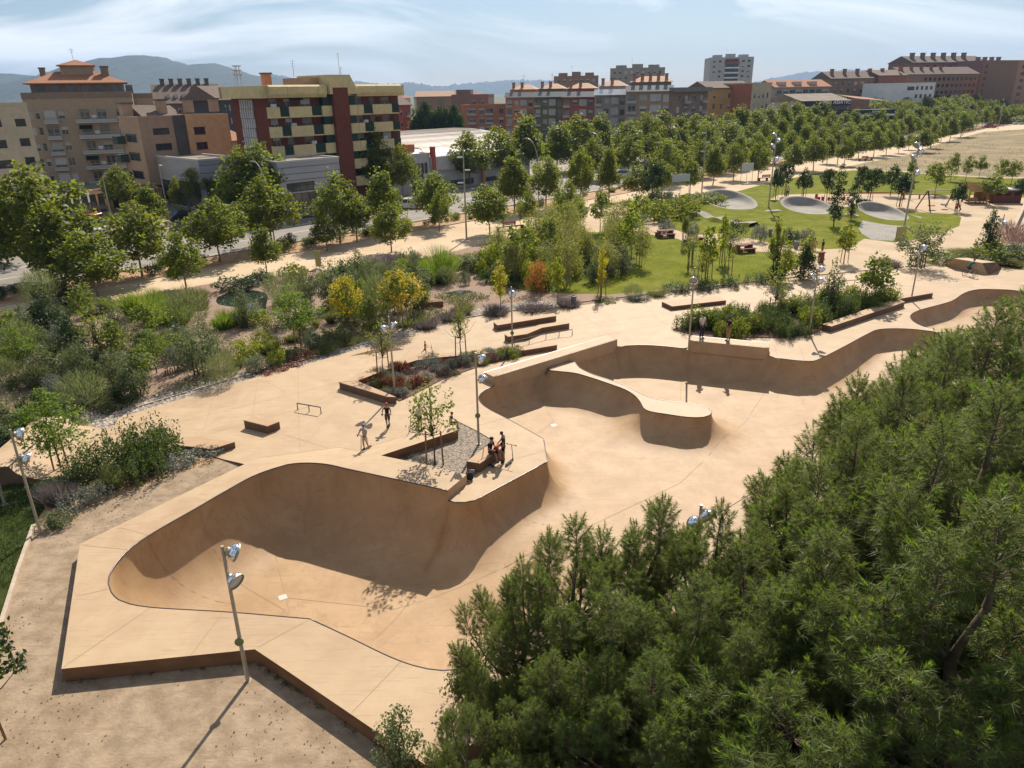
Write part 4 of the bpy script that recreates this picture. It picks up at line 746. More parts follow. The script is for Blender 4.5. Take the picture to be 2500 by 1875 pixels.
# ---- shrubs placed by hand: kind, base, width, height, label
B = [('green',310,1290,0,0,'')][:0] + [
('round',390,1062+40,92,66,'bright green clipped shrub by the low manual pad'),('silver',440,1128,95,42,'silvery cushion shrub behind the clipped green shrub'),('silver',500,1112,90,36,'silvery cushion shrub at the bed tip'),('silver',410,1150,80,36,'silvery cushion shrub in the middle of the bed edge'),('silver',185,1240,80,52,'grey cushion shrub near the left lamp'),('silver',235,1218,74,48,'grey cushion shrub beside the sandy path'),('oliveb',140,1280,70,48,'leafy shrub at the foot of the left lamp'),('lav',150,1222,90,70,'grey brown grassy shrub by the left lamp'),('grass',270,1190,80,70,'dry brown grassy clump in the left bed'),
('upright',330,1130,110,110,'tall upright leafy shrub behind the left bed'),('upright',390,1120,110,110,'tall upright leafy shrub next to the clipped shrub'),('upright',270,1150,110,100,'tall upright leafy shrub in the middle of the left bed'),('upright',210,1165,100,90,'tall upright leafy shrub near the ferny tree'),('upright',320,1170,110,90,'upright leafy shrub at the sandy edge'),('upright',370,1160,90,90,'upright leafy shrub right of the dry clump'),('oliveb',130,1200,80,60,'leafy shrub under the ferny tree'),('oliveb',180,1190,80,64,'bushy shrub beside the ferny tree stakes'),
('limeb',610,872,74,56,'bright green round shrub beside the wooden edging'),('green',430,870,90,66,'bright green shrub on the gravel slope'),('round',215,985,110,60,'dark green mound at the left plaza edge'),('fuzzy',210,1005,130,110,'pale feathery shrub behind the ferny tree'),('fuzzy',545,935,90,84,'feathery grey shrub at the plaza edge'),('fuzzy',465,800,118,110,'large feathery tamarisk in the middle of the left garden'),('fuzzy',690,745,100,96,'feathery tamarisk right of the pond'),('fuzzy',925,792,90,140,'tall feathery tamarisk behind the flowering tree'),('fuzzy',110,760,90,100,'feathery dark shrub left of the reeds'),('fuzzy',60,870,90,90,'feathery shrub at the left edge'),
('grass',840,838,110,50,'grassy mound at the plaza edge below the ferny tree'),('grass',790,858,90,44,'grass mound beside the rusty groundcover'),('rust',700,890,90,22,'rusty low groundcover at the plaza edge'),('rust',660,905,80,20,'second rusty low groundcover patch'),('rust',745,872,80,26,'dark rusty plants by the ferny tree'),
('reed',1080,680,76,90,'tall dark green reeds by the stream'),('reed',1050,690,60,70,'reeds left of the stream'),('reed',380,785,80,70,'reeds along the pond, left clump'),('reed',430,790,80,60,'reeds along the pond, second clump'),('reed',340,770,80,70,'reeds along the pond, far left clump'),('reed',545,800,60,50,'reeds at the near pond edge'),('reed',585,790,50,46,'reeds at the pond tip'),('limeb',630,790,60,42,'yellow green water plants at the near pond edge'),
('round',575,708,100,44,'dark clipped shrub behind the pond, left one'),('round',640,690,60,38,'dark clipped shrub behind the pond, right one'),('green',720,680,72,44,'green shrub right of the pond'),('round',860,680,70,50,'dark round shrub by the stepping slabs'),('oliveb',900,660,70,40,'grey green shrub by the promenade'),('lav',950,650,70,36,'mauve lavender mound by the promenade'),('lav',1000,640,60,34,'mauve lavender mound left of the reeds'),('green',985,670,60,46,'dark shrub beside the lavender'),
('grass',1000,790,110,40,'grassy border by the plaza, left'),('lav',1040,800,70,36,'lavender border plant by the plaza, left'),('lav',1100,780,80,38,'lavender border plant by the plaza, middle'),('grass',1130,765,70,46,'grassy border by the plaza, right'),('lav',1210,768,80,36,'lavender clump under the yellow slender tree'),('lav',1300,756,100,32,'lavender clump by the wavy ledges'),('lav',1390,748,70,34,'lavender clump beside the green upright tree'),('green',1480,735,62,20,'flat green mat at the foot of the thin yellow tree'),('fuzzy',1545,728,58,44,'feathery pale shrub on the lawn corner'),('round',1560,732,58,20,'low dark shrub on the lawn corner'),
('grass',1600,722,60,28,'dry grass along the plaza edge'),('upright',1650,712,76,36,'leafy border shrub by the plaza, left'),('upright',1720,706,70,38,'leafy border shrub by the plaza, middle'),('upright',1790,700,66,36,'leafy border shrub by the plaza, right'),('upright',1850,692,60,36,'leafy border shrub by the dark conical trees'),
('green',1600,540,90,56,'green shrub at the pump track corner'),('silver',1625,570,46,36,'silver shrub at the pump track corner'),('silver',1690,575,40,34,'silver shrub beside the thin tree'),('green',1560,520,90,50,'green shrub near the promenade steps'),('grey',1620,505,80,44,'grey shrub left of the first berm'),('green',1670,530,80,56,'dense green shrub below the first berm'),('green',1740,500,70,34,'dark hedge shrub above the first berm'),('green',1700,490,70,24,'low hedge shrub above the first berm'),('round',1790,578,62,42,'dark round shrub above the picnic tables'),('silver',1850,590,46,40,'silver shrub left of the slender tree'),('round',1920,594,66,40,'dark clipped shrub right of the slender tree'),('silver',1965,598,50,38,'silver shrub by the people on the path'),
('lav',2170,650,60,26,'lavender clump by the broad tree'),('green',2300,640,90,30,'green ground shrub left of the far ramp'),('grass',2360,625,90,30,'grass clump behind the far ramp'),('green',2430,640,100,44,'green shrub right of the far ramp'),('plum',2460,600,90,60,'plum coloured flower haze by the right lamp'),('plum',2490,620,70,60,'plum coloured haze at the right picture edge'),('grey',2480,640,70,44,'grey shrub at the right picture edge'),('grass',2400,645,80,34,'grass beside the far ramp')]
for k, bx, by, wp, hp, lab in B: bpx(k, bx, by, wp, hp, lab, None, 'grass' if k in ('grass', 'reed') else 'shrub', KNAME[k])
def px_of(x, y, z=0.0):
    f = y*math.cos(PITCH) + (H-z)*math.sin(PITCH); u = y*math.sin(PITCH) - (H-z)*math.cos(PITCH); a, b = x/f, u/f; c, s = math.cos(ROLL), math.sin(ROLL); a, b = a*c - b*s, a*s + b*c; return 1250 + F*a, 937.5 - F*b
def open_view(x, y):                       # the pond and the pebble slopes stay clear
    q = px_of(x, y); return (505 < q[0] < 668 and 700 < q[1] < 850) or (360 < q[0] < 420 and 860 < q[1] < 900) or (150 < q[0] < 260 and 790 < q[1] < 850)
def scrx(x, y): return x / (y*math.cos(PITCH) + H*math.sin(PITCH))
def scatter(poly, n, kinds, wr, hr, label, group, name='shrub', cat='shrub', seed=0, avoid=None):
    r = np.random.default_rng(seed); poly = np.array(poly); lo, hi = poly.min(0), poly.max(0); c = 0; todo = []
    while c < n:
        x, y = r.uniform(lo[0], hi[0]), r.uniform(lo[1], hi[1])
        if not inpoly(np.array([x]), np.array([y]), poly)[0] or open_view(x, y): continue
        k = kinds[int(r.integers(len(kinds)))]; wd = r.uniform(*wr); todo.append((scrx(x, y), k, x, y, wd, wd*r.uniform(*hr))); c += 1
    for i, (_, k, x, y, wd, hh) in enumerate(sorted(todo)): bush(k, x, y, wd, hh, f'{KADJ[k]} {label}, {ordinal(i+1)} from left', group, cat, KNAME[k])
gq = lambda l: [PXY(a, b, 0) for a, b in l]
scatter(gq([(-60,1060),(-60,800),(120,760),(260,800),(420,830),(560,900),(540,930),(300,1000),(100,1060)]), 56, ['round', 'oliveb', 'grey', 'grey', 'fuzzy', 'silver'], (1.1, 2.0), (0.7, 1.1), 'shrub in the dense left garden', 'shrubs of the left garden', seed=1)
scatter(gq([(150,800),(300,745),(520,760),(560,720),(330,740),(100,800)]), 22, ['reed', 'grass', 'lav', 'grass'], (1.0, 1.6), (0.7, 1.1), 'clump beside the pond', 'pond side grasses', 'grass_clump', 'grass', seed=2)
scatter(gq([(440,935),(560,900),(640,800),(820,760),(960,720),(930,800),(800,850),(600,920)]), 30, ['oliveb', 'green', 'grass', 'grey', 'limeb'], (0.9, 1.7), (0.6, 1.1), 'shrub between the pond and the plaza', 'shrubs between pond and plaza', seed=3)
scatter(gq([(700,690),(850,660),(1000,650),(1120,640),(1200,640),(1160,690),(980,720),(800,740)]), 46, ['oliveb', 'green', 'round', 'grey', 'fuzzy', 'lav'], (1.1, 2.2), (0.7, 1.1), 'shrub along the promenade border', 'shrubs of the middle garden', seed=4)
scatter(gq([(1080,690),(1180,640),(1300,600),(1460,600),(1530,640),(1480,680),(1380,705),(1280,715),(1180,700)]), 46, ['oliveb', 'birch' if 0 else 'green', 'olive' if 0 else 'oliveb', 'limeb', 'round', 'fuzzy'], (1.2, 2.4), (0.8, 1.3), 'shrub under the birch grove', 'shrubs under the birch grove', seed=5)
scatter(STP([(-20,0.2),(110,0.2),(110,4.2),(-20,4.2)]), 70, ['oliveb', 'round', 'green', 'yucca', 'grass', 'grey'], (0.8, 1.9), (0.5, 0.9), 'low plant in the soil verge beside the avenue', 'verge shrubs', seed=6)
scatter(STP([(110,0.2),(260,0.2),(260,4.2),(110,4.2)]), 40, ['oliveb', 'round', 'green'], (0.9, 1.8), (0.5, 0.8), 'low shrub in the far part of the verge', 'verge shrubs', seed=7)
scatter(gq([(-80,1090),(60,1040),(250,985),(440,940),(420,965),(250,1010),(60,1090)]), 16, ['round', 'oliveb', 'grey'], (1.0, 1.8), (0.6, 1.0), 'shrub overhanging the grey gravel strip', 'shrubs over the gravel strip', seed=8)
scatter(gq([(1520,520),(1600,492),(1640,500),(1610,560),(1560,560)]), 16, ['green', 'grey', 'oliveb'], (1.6, 2.6), (0.6, 0.9), 'shrub in the thicket beside the promenade steps', 'thicket by the steps', seed=9)
scatter(gq([(2290,640),(2420,620),(2500,630),(2500,668),(2450,655),(2320,640)]), 18, ['green', 'grass', 'plum', 'oliveb'], (1.4, 2.4), (0.5, 0.8), 'border plant behind the far ramp', 'border behind the far ramp', seed=10)
scatter([tuple(ST(s_, t_)[:2]) for s_, t_ in ((190,-1.5),(300,-1.5),(300,-0.5),(190,-0.5))], 14, ['round', 'oliveb'], (0.8, 1.3), (0.5, 0.7), 'small shrub at the field end of the promenade', 'promenade end shrubs', seed=11)
# ---- more slender trees of the garden and grove
def wood(poly, n, kinds, hr, wr, label, seed, stakes=0, name='tree'):
    r = np.random.default_rng(seed); poly = np.array(poly); lo, hi = poly.min(0), poly.max(0); todo = []
    while len(todo) < n:
        x, y = r.uniform(lo[0], hi[0]), r.uniform(lo[1], hi[1])
        if inpoly(np.array([x]), np.array([y]), poly)[0] and not open_view(x, y) and all(math.dist((x, y), (q[2], q[3])) > 1.6 for q in todo): todo.append((scrx(x, y), int(r.integers(len(kinds))), x, y, r.uniform(*hr), r.uniform(*wr)))
    for i, (_, k, x, y, hh, ww) in enumerate(sorted(todo)): plant(kinds[k], (x, y), hh, ww*hh, f'{KA2[kinds[k]]} {label}, {ordinal(i+1)} from left', label, stakes=stakes, name=name)
KA2 = dict(birch='thin birch', young='leafy young tree', fern='ferny tree', olive='grey green tree', lime='yellow green tree', yellow='yellow tree', sapling='sparse sapling', conic='dark upright tree')
wood(gq([(1110,680),(1230,635),(1320,590),(1470,585),(1560,625),(1500,655),(1380,672),(1230,684)]), 18, ['birch', 'birch', 'birch', 'young', 'lime'], (4.2, 6.2), (0.42, 0.6), 'in the dense birch grove', 31)
wood(gq([(-40,1010),(0,800),(200,740),(420,800),(560,880),(500,920),(300,980),(100,1020)]), 12, ['olive', 'olive', 'young', 'fern', 'conic'], (2.4, 3.8), (0.6, 0.85), 'in the dense left garden', 32)
wood(gq([(640,820),(720,740),(880,700),(1020,690),(1060,760),(960,800),(800,840)]), 16, ['young', 'olive', 'lime', 'fern', 'olive'], (2.8, 4.6), (0.5, 0.8), 'between the pond and the stone bench', 33)
wood(gq([(1240,560),(1420,530),(1500,545),(1450,570),(1300,580)]), 5, ['young', 'sapling'], (3.6, 5.0), (0.45, 0.6), 'along the promenade lawn edge', 34)
wood(gq([(1640,640),(1900,640),(1980,660),(1960,690),(1700,700)]), 6, ['young', 'lime', 'sapling'], (3.0, 4.6), (0.4, 0.55), 'between the lawn and the plaza', 35, 2)
# ---- ground cover nobody could count
def cover(name, polys, n, mat, size, label, seed, tall=0.0, thr=0.0):
    r = np.random.default_rng(seed); Q = []
    for poly in polys:
        poly = np.array(poly); lo, hi = poly.min(0), poly.max(0); X = r.uniform(lo[0], hi[0], n*3); Y = r.uniform(lo[1], hi[1], n*3); k = inpoly(X, Y, poly) & ((np.sin(X*.9 + 1.3*np.sin(Y*.7)) + np.sin(Y*1.1 + X*.35)) > thr) & ~inpoly(X, Y, np.array(regions[1][1])) & ~inpoly(X, Y, np.array(regions[2][1])); Q.append(np.column_stack([X[k], Y[k]])[:n])
    Q = np.concatenate(Q)
    if tall: b = np.column_stack([Q, np.full(len(Q), -.05)]); me = blades(name, mat, b, r.normal(0, .3, (len(Q), 3)) + np.array([0, 0, 1]), tall, size, seed)
    else: b = np.column_stack([Q, r.uniform(-.04, .22, len(Q))]); v_, f_ = leaf_quads(b, np.tile([0, 0, 1.0], (len(b), 1)), size, r, .4, .6); me = mesh_np(name, v_, f_, mat)
    return tag(obj(name, me), label, 'ground cover', kind='stuff')
GL = gq([(-120,1100),(-120,790),(150,745),(420,735),(540,760),(640,800),(640,880),(560,925),(300,1000),(60,1080)]); GM = gq([(640,790),(700,690),(900,650),(1120,625),(1300,590),(1460,585),(1520,650),(1400,712),(1250,735),(1120,765),(960,815),(760,880),(640,905)])
cover('low_ground_cover', [GL], 12000, LF['grey'], .13, 'low grey green ground cover in the left garden', 41, thr=.5); cover('leafy_ground_cover', [GM], 26000, LF['mid'], .15, 'low green ground cover in the middle garden', 42, thr=.25); cover('dry_grass_cover', [GL, GM], 9000, LF['grass'], .02, 'thin dry grass among the garden shrubs', 43, tall=.5, thr=.4)
cover('lawn_tufts', [regions[7][1], regions[8][1]], 26000, LF['fern'], .018, 'uneven tufts of lawn grass', 44, tall=.10, thr=-.6); cover('left_lawn_tufts', [gq([(-300,1190),(60,1140),(110,1240),(78,1286),(4,1508),(-200,1700)])], 14000, LF['dark'], .018, 'uneven rough grass left of the sand yard', 45, tall=.16, thr=-1.2)  # left tufts take the dark leaf colour to carry tree shadow
cover('field_scrub', [regions[9][1]], 9000, LF['grass'], .09, 'dry scrub on the far field', 46, tall=.5, thr=.5); cover('verge_weeds', [STP([(-30,-.6),(140,-.6),(140,4.4),(-30,4.4)])], 9000, LF['grass'], .03, 'dry weeds in the avenue verge', 47, tall=.3, thr=.3)
# weeds and litter where the sand meets the raised deck
r_ = np.random.default_rng(51); wp = []
for a_, b_ in zip(outA[:5], outA[1:6]):
    d_ = np.array(b_[:2]) - np.array(a_[:2]); nn_ = np.array([-d_[1], d_[0]])/np.linalg.norm(d_); ctr = np.array([-6.0, 24.0]); nn_ = nn_ if np.dot(nn_, np.array(a_[:2])-ctr) > 0 else -nn_
    for u in r_.uniform(0, 1, 60): 
        if math.sin(u*23 + a_[0]) > -.1: wp += [np.array(a_[:2]) + d_*u + nn_*abs(r_.normal(.03, .05)) + r_.normal(0, .03, 2) for _ in range(7)]
wp = np.array(wp); tag(obj('base_weeds', blades('base_weeds', LF['grass'], np.column_stack([wp, np.full(len(wp), -.05)]), r_.normal(0, .5, (len(wp), 3)) + np.array([0, 0, 1]), .13, .012, 52)), 'small dry weeds along the foot of the raised deck', 'weeds', kind='stuff')
X = r_.uniform(-24, 4, 9000); Y = r_.uniform(8, 32, 9000); k_ = inpoly(X, Y, np.array(regions[5][1])) & ~inpoly(X, Y, np.array(plaza_out)) & (np.sin(X*.8)*np.sin(Y*.9) + r_.normal(0, .4, 9000) > .2); q_ = np.column_stack([X[k_], Y[k_], np.full(k_.sum(), -.035)]); v_, f_ = leaf_quads(q_, np.tile([0, 0, 1.0], (len(q_), 1)), .06, r_, 3.0, 2.0); tag(obj('leaf_litter', mesh_np('leaf_litter', v_, f_, MAT('dry leaf', (0.16, 0.09, 0.045), rough=.9, isl=.5))), 'dry leaves and twigs scattered on the sand yard', 'leaf litter', kind='stuff')
# ---- planter beds on the plaza
M_mulch = MAT('red brown mulch', (0.20, 0.115, 0.075), (0.11, 0.065, 0.045), scale=9, rough=0.95, bump=0.8)
def sheet(name, pxs, z, mat): 
    q = [PXY(a, b, z) for a, b in pxs]; o = MB().prism(q, z-0.06, z).build(name, mat); return struct(o), q
_, redp = sheet('planter_soil', [(868,931),(936,905),(1018,880),(1064,876),(1118,871),(1275,858),(1285,866),(1180,890),(1080,925),(1010,962),(975,978),(958,968)], 0.05, M_mulch)
_, rgtp = sheet('planter_soil', [(1642,803),(1720,785),(1880,766),(2010,745),(2170,728),(2195,732),(2010,795),(2008,802),(1985,815),(1900,824),(1740,822),(1690,817)], 0.05, M_mulch)
scatter(redp, 84, ['rust', 'silver', 'silver', 'lav', 'grass', 'green', 'silver'], (0.7, 1.2), (0.4, 0.65), 'low plant in the red planter', 'red planter groundcover', 'groundcover', 'plant', seed=12)
scatter(gq([(1150,870),(1270,860),(1275,866),(1180,888),(1110,900)]), 10, ['green', 'lav', 'grass'], (0.8, 1.2), (0.5, 0.8), 'border plant at the planter tip', 'planter tip plants', seed=13)
scatter(rgtp, 84, ['upright', 'upright', 'upright', 'green'], (1.3, 1.9), (0.65, 0.95), 'leafy shrub in the long planter', 'long planter shrubs', seed=14)
for i, (a, b) in enumerate(((1000,1120),(1020,1125),(1035,1130),(1055,1137))): bpx('silver', a, b-6, 30, 16, f'tiny silver plant at the gravel planter edge, {ordinal(i+1)} from left', 'gravel planter plants', 'plant', 'silver_plant')
# ================================================================ buildings
def wallmat(n, c, d=0.82):
    c = tuple(min(.72, x*1.28) for x in c); return MAT(n, c, tuple(x*d for x in c), scale=1.3, rough=0.9, bump=0.15, bscale=14, stain=tuple(x*0.74 for x in c), stain_scale=0.22)
M_cream = wallmat('cream brick', (0.42, 0.35, 0.24)); M_brown = wallmat('brown render', (0.30, 0.215, 0.145)); M_brownd = wallmat('dark brown render', (0.20, 0.14, 0.10)); M_pink = wallmat('pink brick', (0.33, 0.225, 0.155)); M_peach = wallmat('peach brick', (0.46, 0.27, 0.145))
M_brick = MAT('red brick', (0.165, 0.05, 0.03), (0.12, 0.036, 0.022), scale=3, rough=0.9, bump=0.3, bscale=20, stain=(0.10, 0.032, 0.022), stain_scale=0.3); M_para = wallmat('cream parapet', (0.50, 0.40, 0.21)); M_terra = wallmat('terracotta render', (0.33, 0.13, 0.07)); M_orange = wallmat('orange render', (0.46, 0.185, 0.095)); M_green = wallmat('olive render', (0.13, 0.13, 0.055)); M_red = wallmat('red render', (0.33, 0.075, 0.045)); M_grey = wallmat('grey render', (0.26, 0.23, 0.20)); M_lgrey = wallmat('light grey cladding', (0.36, 0.345, 0.33)); M_white = wallmat('white render', (0.60, 0.58, 0.55)); M_ochre = wallmat('ochre render', (0.43, 0.245, 0.085)); M_dblock = wallmat('dark slate block', (0.05, 0.05, 0.06)); M_mauve = wallmat('mauve brick', (0.20, 0.115, 0.09)); M_brk2 = wallmat('far brown brick', (0.24, 0.145, 0.095)); M_brk3 = wallmat('far red brick', (0.28, 0.11, 0.07))
M_metal = MAT('grey metal panel', (0.36, 0.36, 0.37), (0.31, 0.31, 0.32), scale=0.6, rough=0.55, metal=0.2, stretch=(0.3, 0.3, 2)); M_zinc = MAT('zinc eave', (0.20, 0.20, 0.20), (0.15, 0.15, 0.15), scale=2, rough=0.6, metal=0.2)
M_tile = MAT('clay roof tiles', (0.40, 0.185, 0.095), (0.27, 0.115, 0.06), scale=2.5, rough=0.9, bump=0.7, bscale=9, stretch=(3, 1, 1)); M_tilep = MAT('pale clay tiles', (0.50, 0.33, 0.22), (0.38, 0.235, 0.15), scale=2.5, rough=0.9, bump=0.6, bscale=9, stretch=(3, 1, 1)); M_roof = MAT('flat roof felt', (0.27, 0.215, 0.165), (0.18, 0.145, 0.11), scale=0.5, rough=0.95); M_roofd = MAT('brown slate roof', (0.17, 0.12, 0.09), (0.12, 0.085, 0.065), scale=1.5, rough=0.9, bump=0.3)
M_glass = MAT('window glass', (0.022, 0.026, 0.032), (0.05, 0.055, 0.06), scale=0.8, rough=0.12, spec=0.6, vary=0.6); M_frame = MAT('window frame', (0.45, 0.43, 0.40), rough=0.6); M_framed = MAT('dark frame', (0.055, 0.045, 0.04), rough=0.6); M_blind = MAT('roller blind', (0.46, 0.43, 0.39), (0.37, 0.345, 0.31), scale=30, rough=0.8, stretch=(0.1, 0.1, 1), vary=0.18); M_blindd = MAT('grey blind', (0.24, 0.215, 0.19), (0.2, 0.18, 0.16), scale=30, rough=0.8, vary=0.15); M_rail = MAT('balcony rail', (0.34, 0.33, 0.32), rough=0.5, metal=0.4); M_dgreen = MAT('dark green panel', (0.012, 0.030, 0.022), rough=0.6); M_antenna = MAT('antenna metal', (0.2, 0.2, 0.2), rough=0.5, metal=0.6); M_awn = MAT('orange awning', (0.55, 0.16, 0.03), rough=0.9); M_bglass = MAT('shop glass', (0.05, 0.06, 0.06), (0.09, 0.10, 0.095), scale=0.4, rough=0.08, spec=0.7); M_warm = MAT('sunlit interior', (0.45, 0.33, 0.15), rough=0.9); M_ppl = MAT('dark shop', (0.02, 0.018, 0.016), rough=0.7)
def boxes(bs):
    m = MB()
    for b in bs: m.box(*b)
    return m
WCACHE = {}
class Bld:
    def __init__(s, name, label, px0, px1, Y0, rot=None, ztop=None, depth=12.0, wall=None, z0=-0.3, cat='building', group=None, loc=None, W=None):
        s.rot = AV_ROT if rot is None else rot; s.c, s.s_ = math.cos(s.rot), math.sin(s.rot)
        if loc is None: p = PD(px0, 235, Y0); s.o = Vector((p.x, p.y))
        else: s.o = Vector(loc)
        s.W = s.fp(px1, 235)[0] if W is None else W; s.D = depth; s.wall = wall; s.z0 = z0; s.ztop = s.fp(*ztop)[1] if isinstance(ztop, tuple) else ztop
        s.root = thing(name, label, cat, (s.o.x, s.o.y, 0), s.rot, group); s.open = []; s.side = []; s.sidel = []
    def fp(s, px, py, y=0.0):              # pixel -> (x along the front, z), on the front plane (or one set back by y)
        d = ray(px, py); n = Vector((-s.s_, s.c)); k = (s.o.dot(n) + y) / (d[0]*n.x + d[1]*n.y)
        q = Vector((d[0]*k, d[1]*k)) - s.o; return q.x*s.c + q.y*s.s_, H + d[2]*k
    def rect(s, r, y=0.0): 
        a = s.fp(r[0], (r[1]+r[3])/2, y); b = s.fp(r[2], (r[1]+r[3])/2, y); m = (r[0]+r[2])/2; return a[0], b[0], s.fp(m, r[3], y)[1], s.fp(m, r[1], y)[1]
    def part(s, name, m, mat, parent=None): return m.build(name, mat, parent or s.root)
    def win(s, x0, x1, z0, z1, kind='w', side=0): (s.open, s.side, s.sidel)[side].append((x0, x1, z0, z1, kind)); return s
    def winpx(s, r, kind='w'): return s.win(*s.rect(r), kind)
    def grid(s, x0, x1, n, zs, h, frac=0.55, kind='w', side=0, skip=()):
        p = (x1-x0)/n
        for j, z in enumerate(zs):
            for i in range(n):
                if (i, j) in skip or i in skip: continue
                c = x0 + p*(i+.5); s.win(c - p*frac/2, c + p*frac/2, z, z+h, kind, side)
        return s
    def wallface(s, name, W, z0, z1, ops, dep=0.22):
        ops = [(max(0.03, a), min(W-0.03, b), max(z0+.03, c_), min(z1-.03, d)) for a, b, c_, d, k in ops]
        xs = sorted({0.0, W, *[round(o[0], 4) for o in ops], *[round(o[1], 4) for o in ops]}); zs = sorted({z0, z1, *[round(o[2], 4) for o in ops], *[round(o[3], 4) for o in ops]}); m = MB()
        for i in range(len(xs)-1):
            j = 0
            while j < len(zs)-1:
                cx = (xs[i]+xs[i+1])/2; inside = lambda jj: any(o[0] < cx < o[1] and o[2] < (zs[jj]+zs[jj+1])/2 < o[3] for o in ops)
                if inside(j): j += 1; continue
                k = j
                while k+1 < len(zs)-1 and not inside(k+1): k += 1
                m.add([(xs[i], 0, zs[j]), (xs[i+1], 0, zs[j]), (xs[i+1], 0, zs[k+1]), (xs[i], 0, zs[k+1])], [(0, 1, 2, 3)]); j = k+1
        for a, b, c_, d in ops: m.add([(a, 0, c_), (b, 0, c_), (b, 0, d), (a, 0, d), (a, dep, c_), (b, dep, c_), (b, dep, d), (a, dep, d)], [(0, 4, 5, 1), (1, 5, 6, 2), (2, 6, 7, 3), (3, 7, 4, 0)])
        return m
    def windows(s, ops, place):
        for x0, x1, z0, z1, k in ops:
            w, h = x1-x0, z1-z0
            if w < 0.1 or h < 0.1: continue
            key = (round(w*4), round(h*4), k)
            if key not in WCACHE:
                w0, h0 = max(.25, key[0]/4), max(.25, key[1]/4); f = 0.07; fm = MB(); y = 0.14
                for b in ((0, w0, 0, f), (0, w0, h0-f, h0), (0, f, f, h0-f), (w0-f, w0, f, h0-f)): fm.box(b[0], b[1], y, y+.07, b[2], b[3])
                nb = 0 if k == 'o' else max(0, round(w0/1.1)-1) if k in 'ds' else (1 if w0 > 0.9 else 0)
                for i in range(nb): c = w0*(i+1)/(nb+1); fm.box(c-.03, c+.03, y, y+.07, f, h0-f)
                if k == 's': fm.box(f, w0-f, y, y+.07, h0*.62, h0*.62+.06)
                pn = MB().add([(0, y+.04, 0), (w0, y+.04, 0), (w0, y+.04, h0), (0, y+.04, h0)], [(0, 1, 2, 3)])
                WCACHE[key] = (fm.mesh('window', M_framed if k in 'ds' else M_frame), pn.mesh('pane', M_bglass if k == 's' else M_glass), w0, h0)
            fm, pn, w0, h0 = WCACHE[key]; M4 = place(x0, z0); o = obj('window', fm, s.root); o.matrix_local = M4 @ Matrix.Diagonal((w/w0, 1, h/h0, 1)); obj('pane', pn, o)
            if k in 'wb' and RNG.uniform() < 0.72:
                f = RNG.choice([0.25, 0.4, 0.6, 0.97], p=[.2, .25, .25, .3]); q = obj('blind', MB().box(0.03, w0-.03, 0.10, 0.13, h0*(1-f), h0-.02).mesh('blind', M_blind if k == 'w' or RNG.uniform() < .6 else M_blindd), o)
    def finish(s, parapet=0.5, pmat=None, roof='flat', rmat=None, ridge=2.5, over=0.5, side_mat=None, back=True):
        W, D, z0, z1 = s.W, s.D, s.z0, s.ztop; r = s.root
        s.wallface('wall', W, z0, z1, s.open).build('wall', s.wall, r); s.windows(s.open, lambda x, z: Matrix.Translation((x, 0, z)))
        o = s.wallface('wall', D, z0, z1, s.side).build('wall', side_mat or s.wall, r); MR = Matrix.Translation((W, 0, 0)) @ Matrix.Rotation(PI/2, 4, 'Z'); o.matrix_local = MR; s.windows(s.side, lambda x, z: MR @ Matrix.Translation((x, 0, z)))
        o = s.wallface('wall', D, z0, z1, s.sidel).build('wall', side_mat or s.wall, r); ML = Matrix.Translation((0, D, 0)) @ Matrix.Rotation(-PI/2, 4, 'Z'); o.matrix_local = ML; s.windows(s.sidel, lambda x, z: ML @ Matrix.Translation((x, 0, z)))
        MB().add([(0, D, z0), (W, D, z0), (W, D, z1), (0, D, z1)], [(1, 0, 3, 2)]).build('wall', s.wall, r)
        if roof == 'flat':
            MB().box(0.02, W-.02, 0.02, D-.02, z1-.25, z1-.02).build('roof', rmat or M_roof, r)
            if parapet:
                m = MB(); t = 0.25
                for b in ((-.06, W+.06, -.06, t), (-.06, W+.06, D-t, D+.06), (-.06, t, t, D-t), (W-t, W+.06, t, D-t)): m.box(b[0], b[1], b[2], b[3], z1-.05, z1+parapet)
                m.build('parapet', pmat or s.wall, r)
        elif roof == 'hip':
            e = over; i = min(W, D)*0.42; m = MB(); m.add([(-e, -e, z1), (W+e, -e, z1), (W+e, D+e, z1), (-e, D+e, z1), (i, D/2, z1+ridge), (W-i, D/2, z1+ridge), (-e, -e, z1-.25), (W+e, -e, z1-.25), (W+e, D+e, z1-.25), (-e, D+e, z1-.25)], [(0, 1, 5, 4), (1, 2, 5), (2, 3, 4, 5), (3, 0, 4), (6, 7, 1, 0), (7, 8, 2, 1), (8, 9, 3, 2), (9, 6, 0, 3), (9, 8, 7, 6)]); m.build('roof', rmat or M_tile, r)
        elif roof == 'gable':
            e = over; m = MB(); m.add([(-e, -e, z1), (W+e, -e, z1), (W+e, D/2, z1+ridge), (-e, D/2, z1+ridge), (W+e, D+e, z1), (-e, D+e, z1), (-e, -e, z1-.2), (W+e, -e, z1-.2), (W+e, D+e, z1-.2), (-e, D+e, z1-.2)], [(0, 1, 2, 3), (3, 2, 4, 5), (0, 3, 5), (1, 4, 2), (6, 7, 1, 0), (8, 9, 5, 4), (7, 8, 4, 1), (9, 6, 0, 5), (9, 8, 7, 6)]); m.build('roof', rmat or M_tile, r)
        return s
